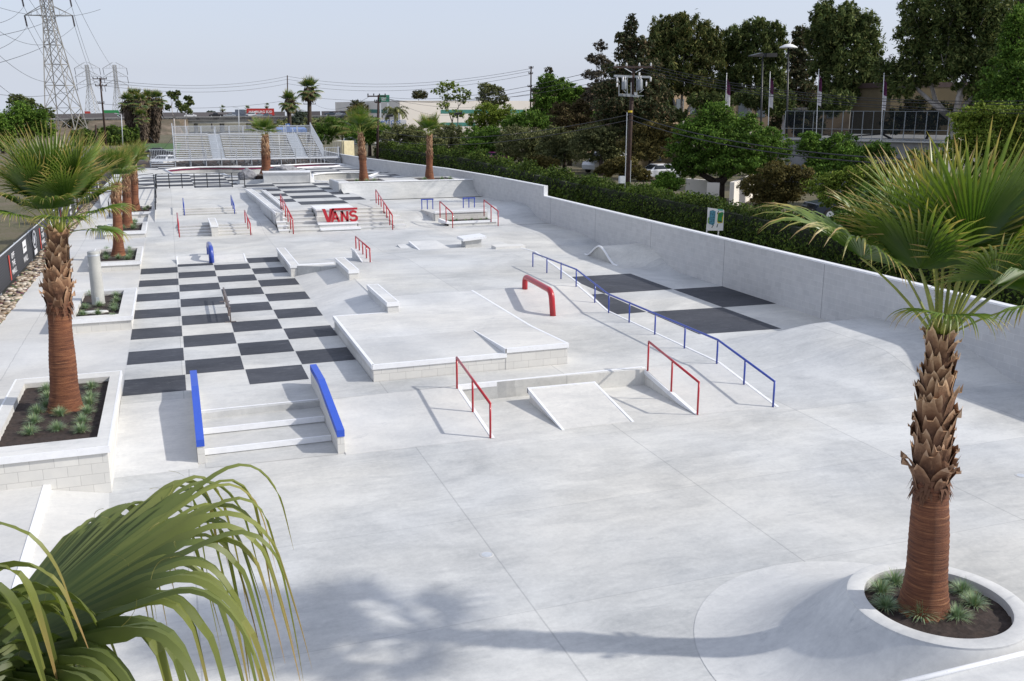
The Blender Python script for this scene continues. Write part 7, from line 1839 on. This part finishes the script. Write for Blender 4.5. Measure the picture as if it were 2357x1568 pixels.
# ------------------------------------------------------------------ freeway
DF = 400
def fz_(px, py): return AT(px, py, DF)
xs_f = [-600, 60, 126, 276, 376, 430, 540, 660, 740, 810, 1000]
dy_ = [279, 277, 276, 272.5, 271.5, 271, 270.3, 269, 268, 266.8, 264]
e = empty('freeway_overpass', fz_(430, 271), 'grey concrete freeway overpass behind the bleachers', 'bridge')
mb, m2, m3 = MB(), MB(), MB()
for i in range(len(xs_f) - 1):
    a, b = Vector(fz_(xs_f[i], dy_[i])), Vector(fz_(xs_f[i + 1], dy_[i + 1])); d_ = Vector((a.x, a.y, 0)).normalized()
    mb.prism([a, b, b + d_ * 22, a + d_ * 22], a.z - 1.0)
    m2.prism([a + d_ * 14 + Vector((0, 0, 1.9)), b + d_ * 14 + Vector((0, 0, 1.9)), b + d_ * 14.5 + Vector((0, 0, 1.9)), a + d_ * 14.5 + Vector((0, 0, 1.9))], a.z)
    m3.prism([a + Vector((0, 0, .35)), b + Vector((0, 0, .35)), b + d_ * .4 + Vector((0, 0, .35)), a + d_ * .4 + Vector((0, 0, .35))], a.z - 1.2)
mb.build('road_deck', M_ASPH, e); m2.build('sound_wall', plain('sound_wall', (.13, .12, .125), .9), e); m3.build('parapet', plain('weathered_concrete', (.24, .24, .24), .9), e)
a, b = Vector(fz_(428, 271)), Vector(fz_(668, 269)); d_ = Vector((a.x, a.y, 0)).normalized()
mb = MB().prism([a + d_ * .8, b + d_ * .8, b + d_ * 21, a + d_ * 21], a.z - 2.3); mb.build('girder', M_COLUMN, e)
for px in (450, 512, 575, 640):
    q = Vector(fz_(px, 275)); 
    for o_ in (4, 11, 18): MB().tube([(q.x + d_.x * o_, q.y + d_.y * o_, -6), (q.x + d_.x * o_, q.y + d_.y * o_, a.z - 2)], .7, 8).build('pier', M_COLUMN, e)
M_EMB, nt, bs, out = nmat('dry_embankment'); g = N(nt, 'ShaderNodeNewGeometry'); nz = N(nt, 'ShaderNodeTexNoise', i_Scale=.12, i_Detail=8.0, i_Roughness=.7); nt.links.new(g.outputs['Position'], nz.inputs['Vector'])
nt.links.new(ramp(nt, nz.outputs[0], [(.35, (.05, .055, .03)), (.5, (.11, .085, .055)), (.62, (.19, .15, .11))]), bs.inputs['Base Color']); bs.inputs['Roughness'].default_value = .95
def emb(pxs, dys, out_, mat, nm='embankment'):
    mb = MB()
    for i in range(len(pxs) - 1):
        a, b = Vector(fz_(pxs[i], dys[i])), Vector(fz_(pxs[i + 1], dys[i + 1])); d_ = Vector((a.x, a.y, 0)).normalized()
        mb.prism([a - Vector((0, 0, .6)), b - Vector((0, 0, .6)), b - d_ * out_[i + 1] - Vector((0, 0, 9)), a - d_ * out_[i] - Vector((0, 0, 9))], -14)
    return struct(mb.build(nm, mat))
emb([-600, 60, 126, 276, 376, 412, 432], [279, 277, 276, 272.5, 271.5, 271.2, 271], [40, 42, 45, 45, 45, 42, 14], M_EMB)
M_GRN = plain('green_slope', (.045, .07, .022), .95, 0, .5, .15)
emb([664, 740, 810, 1000], [269, 268, 266.8, 264], [16, 36, 36, 36], M_GRN)
struct(MB().prism([AT(255, 345, 150)[:2] + (-.6,), AT(405, 345, 150)[:2] + (-.6,), AT(415, 318, 235)[:2] + (-1.3,), AT(330, 318, 235)[:2] + (-1.3,)], -2).build('lawn', plain('lawn_grass', (.045, .10, .018), .95, 0, .35, .3)))
struct(MB().prism([AT(150, 372, 128)[:2] + (-.1,), AT(402, 366, 128)[:2] + (-.1,), AT(402, 347, 160)[:2] + (-.35,), AT(150, 350, 160)[:2] + (-.35,)], -2).build('road', M_ASPH))

# ------------------------------------------------------------------ vehicles
CARM = {}
def cpaint(name, col):
    if name not in CARM: CARM[name] = plain('car_paint_' + name, col, .3, .2, .03, coat=.5)
    return CARM[name]
def car(name, label, loc, rz, col, kind='sedan', grp=None, s=1.0):
    """x = length (front at +x)"""
    e = empty(name, loc, label, {'sedan': 'car', 'suv': 'car', 'pickup': 'pickup truck', 'van': 'van'}[kind], grp, rz)
    prof = {'sedan': ([(-2.35, .35), (2.35, .35), (2.38, .65), (2.2, .82), (1.1, .98), (-1.55, 1.02), (-2.3, .98), (-2.4, .7)], [(1.05, .96), (.35, 1.42), (-.85, 1.44), (-1.65, 1.0)]),
            'suv': ([(-2.3, .4), (2.3, .4), (2.33, .8), (2.2, 1.02), (1.2, 1.15), (-2.3, 1.18), (-2.38, .8)], [(1.15, 1.12), (.55, 1.72), (-2.05, 1.74), (-2.3, 1.15)]),
            'pickup': ([(-2.7, .45), (2.6, .45), (2.63, .85), (2.5, 1.05), (1.4, 1.16), (-2.7, 1.16), (-2.72, .8)], [(1.3, 1.14), (.7, 1.74), (-.7, 1.76), (-.85, 1.14)]),
            'van': ([(-2.7, .4), (2.65, .4), (2.68, .85), (2.55, 1.15), (1.75, 1.3), (-2.7, 1.35), (-2.72, .8)], [(1.7, 1.28), (1.05, 2.1), (-2.6, 2.15), (-2.7, 1.3)])}[kind]
    M_ = Matrix.Translation(loc) @ Matrix.Rotation(rz, 4, 'Z') @ Matrix.Scale(s, 4)
    def part(nm, mat, vs, fs, par=e, sm=False):
        mb = MB(); mb.add([M_ @ Vector(v) for v in vs], fs); return mb.build(nm, mat, par, smooth=sm)
    def ex(pr, hw, top=1.0, nm='body', mat=None, inset_=0):
        n = len(pr); vs = []
        zmx = max(p[1] for p in pr); zmn = min(p[1] for p in pr)
        for sgn in (-1, 1):
            for x, z in pr: vs.append((x, sgn * (hw - inset_ * (z - zmn) / (zmx - zmn)), z))
        return part(nm, mat, vs, [tuple(range(n)), tuple(range(2 * n - 1, n - 1, -1))] + [(i, (i + 1) % n, (i + 1) % n + n, i + n) for i in range(n)])
    paint = cpaint(*col); b_ = ex(prof[0], .9, mat=paint); md = b_.modifiers.new('bevel', 'BEVEL'); md.width = .07 * s; md.segments = 2
    c_ = ex(prof[1], .84, nm='cabin', mat=paint, inset_=.14); cb = prof[1]; md = c_.modifiers.new('bevel', 'BEVEL'); md.width = .04 * s; md.segments = 1
    z0, z1 = cb[0][1] + .05, cb[1][1] - .07
    def lx(i, j, z): a, b = cb[i], cb[j]; return a[0] + (b[0] - a[0]) * (z - a[1]) / (b[1] - a[1])
    for sgn in (-1, 1):
        y0, y1 = sgn * .845, sgn * (.845 - .12)
        if kind == 'van': sp = [(lx(3, 2, z0 + .3) + 3.6, lx(0, 1, z0 + .3) - .12)]
        else: sp = [(lx(3, 2, (z0 + z1) / 2) + .25, (cb[1][0] + cb[2][0]) / 2 - .04), ((cb[1][0] + cb[2][0]) / 2 + .04, lx(0, 1, (z0 + z1) / 2) - .12)]
        for (xa, xb) in sp: part('side_window', M_GLASS, [(xa - .12, y0, z0), (xb + .22 if xb == sp[-1][1] else xb, y0, z0), (xb, y1, z1), (xa, y1, z1)], [(0, 1, 2, 3)])
    for (i, j, dx) in ((0, 1, .012), (3, 2, -.012)):
        part('windscreen' if i == 0 else 'rear_window', M_GLASS, [(lx(i, j, z0) + dx * 2, -.7, z0), (lx(i, j, z0) + dx * 2, .7, z0), (lx(i, j, z1) + dx * 2, .6, z1), (lx(i, j, z1) + dx * 2, -.6, z1)], [(0, 1, 2, 3)])
    L_ = max(p[0] for p in prof[0])
    for sgn in (-1, 1):
        part('headlight', M_WHITE, [(L_ - .02, sgn * .8, .66), (L_ + .01, sgn * .5, .66), (L_ - .06, sgn * .5, .78), (L_ - .09, sgn * .8, .78)], [(0, 1, 2, 3)])
        for xx in (L_ - .95, -L_ + .9):
            w = MB(); r_ = .33 if kind == 'sedan' else .38
            vs = [(xx + r_ * math.cos(k * math.pi / 9), sgn * (.72 + .21 * q), r_ + r_ * math.sin(k * math.pi / 9)) for q in (0, 1) for k in range(18)]
            wh = part('wheel', M_RUB, vs, [tuple(range(18)), tuple(range(35, 17, -1))] + [(k, (k + 1) % 18, (k + 1) % 18 + 18, k + 18) for k in range(18)])
            vs = [(xx + r_ * .62 * math.cos(k * math.pi / 6), sgn * .935, r_ + r_ * .62 * math.sin(k * math.pi / 6)) for k in range(12)]
            part('rim', M_GALV, vs, [tuple(range(12))], wh)
    return e
q = P(1512, 415, .32); car('parked_car', 'white sedan parked behind the hedge right of the utility pole', (q[0], q[1], .32), math.radians(-168 + 180 + 180 - 12), ('white', (.72, .73, .75)), 'sedan', 'cars parked behind the hedge', 1.05)
q = P(1392, 397, .32); car('parked_van', 'white van with dark windows parked left of the utility pole', (q[0], q[1], .32), math.radians(205), ('white', (.72, .73, .75)), 'van', 'cars parked behind the hedge')
q = P(1483, 388, .32); car('parked_car', 'dark car in shade behind the white sedan', (q[0] + 2, q[1] + 3, .32), math.radians(190), ('darkblue', (.02, .03, .05)), 'sedan', 'cars parked behind the hedge')
q = P(1262, 372, .32); car('parked_car', 'dark blue car half hidden under the olive trees', (q[0], q[1], .32), math.radians(195), ('darkblue', (.02, .03, .05)), 'sedan', 'cars parked behind the hedge')
q = P(1135, 378, .3); car('parked_car', 'purple red car glimpsed between the hedge and the dark trees', (q[0], q[1], .3), math.radians(195), ('magenta', (.22, .02, .14)), 'sedan', 'cars parked behind the hedge')
q = P(1940, 505, .32); car('parked_car', 'dark car deep in the shade right of the rusty juniper', (q[0], q[1], .32), math.radians(170), ('darkblue', (.02, .03, .05)), 'suv', 'cars parked behind the hedge')
q = P(806, 338, -.2); car('pickup_truck', 'silver pickup truck beside the bleachers under the dark trees', (q[0], q[1], -.2), math.radians(175), ('silver', (.35, .38, .42)), 'pickup')
q = AT(366, 352, 150); car('black_car', 'black sedan on the road left of the bleachers', (q[0], q[1], -.35), math.radians(0), ('black', (.012, .012, .015)), 'sedan')
q = AT(384, 365, 122); car('white_car', 'white sedan with orange stripe parked left of the bleachers', (q[0], q[1], -.1), math.radians(60), ('white', (.72, .73, .75)), 'sedan')
fwc = [(438, 'white', (.6, .6, .6), 'sedan', 1.0, 'small white car at the left end of the overpass'), (497, 'black', (.012, .012, .015), 'pickup', 2, 'black pickup left of the middle of the overpass'), (528, 'silver', (.35, .38, .42), 'sedan', 2, 'silver car between the black pickup and the lorry'),
       (557, 'steel', (.12, .14, .18), 'sedan', 2, 'dark grey car below the lorry cab'), (575, 'white', (.72, .73, .75), 'suv', 3, 'white off road car before the red container'), (596, 'silver', (.35, .38, .42), 'sedan', 2, 'pale car below the front of the red container'),
       (612, 'steel', (.12, .14, .18), 'sedan', 2, 'dark car below the rear of the red container'), (701, 'black', (.012, .012, .015), 'suv', 2, 'black car between the two bleacher palms on the freeway'), (684, 'white', (.72, .73, .75), 'sedan', 2, 'white car just behind the black car on the freeway'),
       (762, 'slate', (.06, .08, .11), 'pickup', 2, 'dark grey pickup at the right end of the freeway'), (782, 'silver', (.35, .38, .42), 'sedan', 2, 'silver car following the dark grey pickup')]
for (px, cn, cc, kd, o_, lab) in fwc:
    py = float(np.interp(px, xs_f, dy_)); q = Vector(fz_(px, py)); d_ = Vector((q.x, q.y, 0)).normalized(); q = q + d_ * o_
    car('freeway_car', lab, (q.x, q.y, q.z + .02), math.atan2(-d_.x, d_.y) + (math.pi if px < 650 else 0), (cn, cc), kd, 'vehicles on the freeway')
# lorry
qa = Vector(fz_(553, 270)); d_ = Vector((qa.x, qa.y, 0)).normalized(); r_ = Vector((d_.y, -d_.x, 0)); base = qa + d_ * 7
e = empty('container_lorry', base, 'red shipping container with white writing on a grey lorry crossing the overpass', 'lorry', 'vehicles on the freeway')
def rbox(u0, u1, v0, v1, z0, z1, mat, nm):
    q = [base + r_ * u0 + d_ * v0, base + r_ * u1 + d_ * v0, base + r_ * u1 + d_ * v1, base + r_ * u0 + d_ * v1]
    return MB().prism([(v.x, v.y, base.z + z1) for v in q], base.z + z0).build(nm, mat, e)
M_CONT = plain('container_red', (.38, .025, .02), .5)
rbox(2.6, 13.4, 0, 2.4, .6, 3.3, M_CONT, 'container'); rbox(-3.2, -1.9, 0, 2.3, .5, 1.9, cpaint('steel', (.12, .14, .18)), 'hood'); rbox(-1.9, 1.9, 0, 2.3, .5, 2.9, cpaint('steel', (.12, .14, .18)), 'cab'); rbox(1.9, 2.5, .3, 2.1, .9, 1.1, M_BLACK, 'coupling'); rbox(2.6, 13.4, .2, 2.2, .4, .6, M_BLACK, 'chassis')
rbox(-1.95, -1.7, .2, 2.1, 1.8, 2.5, M_GLASS, 'windscreen')
for u in (-2.3, .6, 1.7, 11.5, 12.8): rbox(u - .5, u + .5, 0.02, .3, .02, 1.0, M_RUB, 'wheel')
mid = base + r_ * 8.0 - d_ * .06
text_mesh('HAMBURG SÜD', 1.25, .02, M_WHITE, Vector((mid.x, mid.y, base.z + 1.95)), Matrix.Rotation(math.atan2(r_.y, r_.x), 4, 'Z') @ RX, 'lettering', e, 1.05, .02)
rbox(-40, -33, 6, 6.4, 0, 0.1, M_BLACK, 'x') if False else None
for (px0, px1, py, col, lab) in [(238, 276, 270.5, 'green', 'long green trailer passing behind the freeway wall left of the palms'), (196, 210, 273.5, 'red', 'small red lorry roof behind the freeway wall near the big pylon')]:
    a = Vector(fz_(px0, py)); b = Vector(fz_(px1, py)); d_ = Vector((a.x, a.y, 0)).normalized(); a += d_ * 16; b += d_ * 16
    e = empty('freeway_trailer', a, lab, 'lorry', 'vehicles on the freeway')
    MB().prism([(a.x, a.y, a.z + 2.6), (b.x, b.y, b.z + 2.6), (b.x + d_.x * 2.4, b.y + d_.y * 2.4, b.z + 2.6), (a.x + d_.x * 2.4, a.y + d_.y * 2.4, a.z + 2.6)], a.z + .6).build('trailer_box', plain('trailer_' + col, (.02, .2, .06) if col == 'green' else (.35, .04, .03), .5), e)
    MB().tube([a + Vector((1, 2, .5)), a + Vector((1, 2.6, .5))], .5, 8).build('wheel', M_RUB, e)

# ------------------------------------------------------------------ far palms
M_SKIRT = folmat('dead_palm_skirt', [(.05, .038, .03), (.09, .07, .055), (.14, .11, .09)], .05)
def far_palm(label, px, pyb, pyt, dist, cr, r, skirt=0.0, group='tall palms beyond the bleachers', lean=0, n=16, name='tall_fan_palm'):
    b_ = AT(px + lean, pyb, dist); t_ = AT(px, pyt + cr * 1.15, dist); z0 = min(b_[2], landz(b_[0], b_[1])); s = cr * dist / FPX / 1.95
    e = empty(name, (b_[0], b_[1], z0), label, 'palm tree', group)
    MB().tube([(b_[0], b_[1], z0 - .3), ((b_[0] + t_[0]) / 2, (b_[1] + t_[1]) / 2, (z0 + t_[2]) / 2), t_], [r * 1.3, r, r * .95], 10).build('trunk', M_BARK, e, smooth=True)
    rr = random.Random(int(px * 7)); T = Vector(t_)
    for i in range(n):
        k = [0, 1, 2, 3, 4, 5, 5, 6, 6, 7, 7][min(10, int(11 * i / n))]; me = frond_kind(k, True); o = newobj('frond', me); o.parent = e
        o.location = T - Vector(e.location); o.rotation_euler = (rr.uniform(-.15, .15), rr.uniform(-.1, .1), i * 2.4 + rr.uniform(-.2, .2)); o.scale = (s * rr.uniform(.9, 1.1),) * 3
    if skirt:
        rng = np.random.default_rng(int(px)); m = int(900 * skirt); t = rng.random(m) ** .8; a = rng.uniform(0, 6.283, m); H_ = (t_[2] - z0) * min(skirt, .95)
        rad = r * (1.15 + 1.1 * (1 - t) ** 1.5 + .25 * rng.random(m)) 
        cc = np.stack([T.x + np.cos(a) * rad - (t_[0] - b_[0]) * t * skirt, T.y + np.sin(a) * rad, t_[2] + .3 - t * H_], 1); nn = np.stack([np.cos(a), np.sin(a), .35 + 0 * a], 1) + rng.normal(size=(m, 3)) * .25; nn /= np.linalg.norm(nn, axis=1, keepdims=True)
        newobj('dead_leaf_skirt', leaf_mesh('dead_leaf_skirt', cc, nn, s * .55, M_SKIRT, rng, 1.6, .9), e)
    return e
far_palm('shorter of the two palms behind the bleachers', 666, 330, 207, 215, 29, .42, .12, n=26)
far_palm('taller of the two palms behind the bleachers', 712, 330, 178, 218, 31, .46, .12, n=26)
cg = 'cluster of shaggy palms left of the bleachers'
for (lab, px, yt_, cr, ln_, d_) in [('leftmost shaggy palm of the cluster', 293, 214, 20, 18, 252), ('tallest shaggy palm of the cluster, second from left', 311, 203, 21, 6, 256), ('middle shaggy palm of the cluster', 322, 214, 20, 6, 250), ('fourth shaggy palm of the cluster', 342, 207, 19, 0, 258), ('rightmost shaggy palm of the cluster', 362, 209, 20, -8, 253), ('low young shaggy palm in front of the cluster', 325, 252, 17, 8, 246)]:
    far_palm(lab, px, 322, yt_, d_, cr * 1.15, .5, .95 if yt_ < 240 else .8, cg, ln_, 26)
for (lab, px, yt_, cr) in [('small far palm left of the lorry on the skyline', 512, 242, 9), ('small far palm above the lorry on the skyline', 569, 243, 9), ('small hazy palm right of the lorry', 614, 237, 7)]:
    far_palm(lab, px, 285, yt_, 450, cr, .5, 0, 'small palms on the skyline', 0, 14)
# feather palm before the warehouse
b_ = AT(909, 300, 175); t_ = AT(909, 257, 175); e = empty('queen_palm', (b_[0], b_[1], -1), 'feathery palm in front of the warehouse corner', 'palm tree')
MB().tube([(b_[0], b_[1], -1.5), t_], [.35, .25], 8).build('trunk', M_WBARK, e, smooth=True)
rng = np.random.default_rng(3); CC, NN = [], []
for k in range(16):
    a = k * 2.4; el = .95 - .9 * (k / 16); p = np.array(t_); v = np.array([math.cos(a) * math.cos(el), math.sin(a) * math.cos(el), math.sin(el)])
    for j in range(14):
        p = p + v * .2; v = v + np.array([0, 0, -.13]); v /= np.linalg.norm(v)
        for s_ in (-1, 1):
            sd = np.array([-math.sin(a), math.cos(a), 0]) * s_; CC.append(p + sd * .18 - np.array([0, 0, .1])); NN.append(np.array([math.cos(a), math.sin(a), .3]) + rng.normal(size=3) * .3)
NN = np.array(NN); NN /= np.linalg.norm(NN, axis=1, keepdims=True); newobj('fronds', leaf_mesh('fronds', np.array(CC), NN, .26, F_OLIVE, rng, 1.4, .6), e)
# ------------------------------------------------------------------ near palm, bottom left corner
cam_p = Vector((0, 0, CAMH))
def near(px, py, depth): return cam_p + Vector(ray(px, py)) * depth
heart = near(-330, 1900, 2.9)
e = empty('near_palm', (heart.x, heart.y, 0), 'close fan palm fronds with long drooping tips in the bottom left corner', 'palm tree')
MB().tube([(heart.x, heart.y, -.2), (heart.x, heart.y, heart.z * .5), heart], [.3, .24, .17], 16).build('trunk', M_TRUNK, e, smooth=True)
FVEC, RVEC, UVEC = Vector(FW), Vector(RT), Vector(UP)
def big_frond(H, axis, side, R, nseg, spread, seed, droop=1.0, joined=.55, ns=22, stiff=.5, wmax=.05, petfrom=None, cup=.1, order=1):
    """fan at H; axis and side are unit vectors in the leaf plane, tips bend down by gravity"""
    rr = random.Random(seed); V, Fc, UV, mt = [], [], [], []
    axis = axis.normalized(); side = (side - axis * side.dot(axis)).normalized(); nrm = axis.cross(side).normalized()
    if nrm.z < 0: nrm = -nrm
    sp = math.radians(spread); dphi = 2 * sp / nseg
    for i in range(nseg):
        phi = -sp + (i + .5) * dphi + rr.uniform(-.012, .012)
        L = R * (.70 + .30 * math.cos(phi * .75)) * rr.uniform(.88, 1.08)
        dr = (axis * math.cos(phi) + side * math.sin(phi) + nrm * cup * abs(math.sin(phi))).normalized()
        pos = H - axis * .02; vel = dr.copy(); rnd = rr.random(); dv = droop * rr.uniform(.55, 1.55); st_ = stiff * rr.uniform(.85, 1.2); base = len(V)
        jn = joined * rr.uniform(.85, 1.12); wj = min(2 * math.sin(dphi / 2) * jn * L * 1.45, wmax); split = rr.random() < .5
        tw = rr.uniform(-.5, .5)
        for k in range(ns + 1):
            t = k / ns; r_ = t * L
            w = min(2 * math.sin(dphi / 2) * max(r_, .03) * 1.45, wmax) if t <= jn else wj * (1 - (t - jn) / (1 - jn)) ** .85
            w = max(w, .0012); lat = (side * math.cos(phi) - axis * math.sin(phi)).normalized(); lat = (lat - vel * lat.dot(vel)).normalized()
            if t > jn:
                q = Matrix.Rotation(tw * (t - jn) / (1 - jn) * 1.4, 3, vel); lat = q @ lat
            upv = lat.cross(vel)
            if upv.dot(nrm) < 0: upv = -upv
            fold = w * (.8 if t < jn else .3)
            V += [pos - lat * w * .5 - upv * fold * .5, pos - lat * w * .25, pos + upv * fold * .5, pos + lat * w * .25, pos + lat * w * .5 - upv * fold * .5]
            UV += [(t * .95, rnd)] * 5
            if k < ns:
                g_ = dv * ss((t - st_) / .14) * 1.5 + .04 * dv * t
                if vel.z < -.97: g_ *= .1
                vel = (vel + Vector((0, 0, -1)) * g_ * (6.0 / ns)).normalized(); pos = pos + vel * (L / ns)
        for k in range(ns):
            a = base + k * 5
            for j in range(4): Fc.append((a + j, a + j + 1, a + j + 6, a + j + 5)); mt.append(0)
    # loose fibres
    for i in range(nseg):
        phi = -sp + (i + .5) * dphi; dr = (axis * math.cos(phi) + side * math.sin(phi)).normalized()
        if rr.random() < .4:
            p = H + dr * R * joined * rr.uniform(.7, 1.1); v = (dr + Vector((rr.uniform(-1, 1), rr.uniform(-1, 1), rr.uniform(-.3, 1)))).normalized(); b0 = len(V); ax_ = Vector((rr.uniform(-1, 1), rr.uniform(-1, 1), rr.uniform(-1, 1))).normalized(); tn = rr.uniform(.15, .5)
            for k in range(9):
                V += [p - nrm * .0007, p + nrm * .0007]; UV += [(.83, .5)] * 2
                v = (Matrix.Rotation(tn, 3, ax_) @ v + Vector((0, 0, -.08))).normalized(); p = p + v * .014
            for k in range(8): Fc.append((b0 + 2 * k, b0 + 2 * k + 1, b0 + 2 * k + 3, b0 + 2 * k + 2)); mt.append(0)
    me = bpy.data.meshes.new('frond'); me.from_pydata([tuple(v) for v in V], [], Fc); me.materials.append(M_NEARF); set_uv(me, UV); me.update()
    o = newobj('frond', me, e); smooth_by_angle(o, 26)
    if petfrom is not None:
        m_ = petfrom.lerp(H, .5) + Vector((0, 0, .06)); MB().tube([petfrom, m_, H, H + axis * .05], [.03, .022, .014, .008], 8).build('petiole', M_PET, o, smooth=True)
    return o
M_NEARF = leafmat('near_palm_frond', (.058, .095, .028), (.20, .225, .06), .34, .50, (.34, .24, .10))
H1 = near(-70, 1530, 2.75)
big_frond(H1, RVEC * .82 + UVEC * .50 + FVEC * .05, FVEC * .92 + UVEC * .36, 1.42, 68, 74, 1, 2.2, .50, 32, .48, .040, heart, .04)
H2 = near(-330, 1680, 2.2)
big_frond(H2, RVEC * .50 + UVEC * .80 - FVEC * .1, FVEC * .75 + RVEC * .45 - UVEC * .2, .92, 30, 70, 2, 1.8, .42, 28, .42, .038, heart)
H3 = near(-240, 1790, 2.6)
big_frond(H3, RVEC * .97 + UVEC * .12 + FVEC * .1, FVEC * .85 + UVEC * .2, 1.15, 36, 60, 3, 1.9, .5, 28, .45, .045, heart)
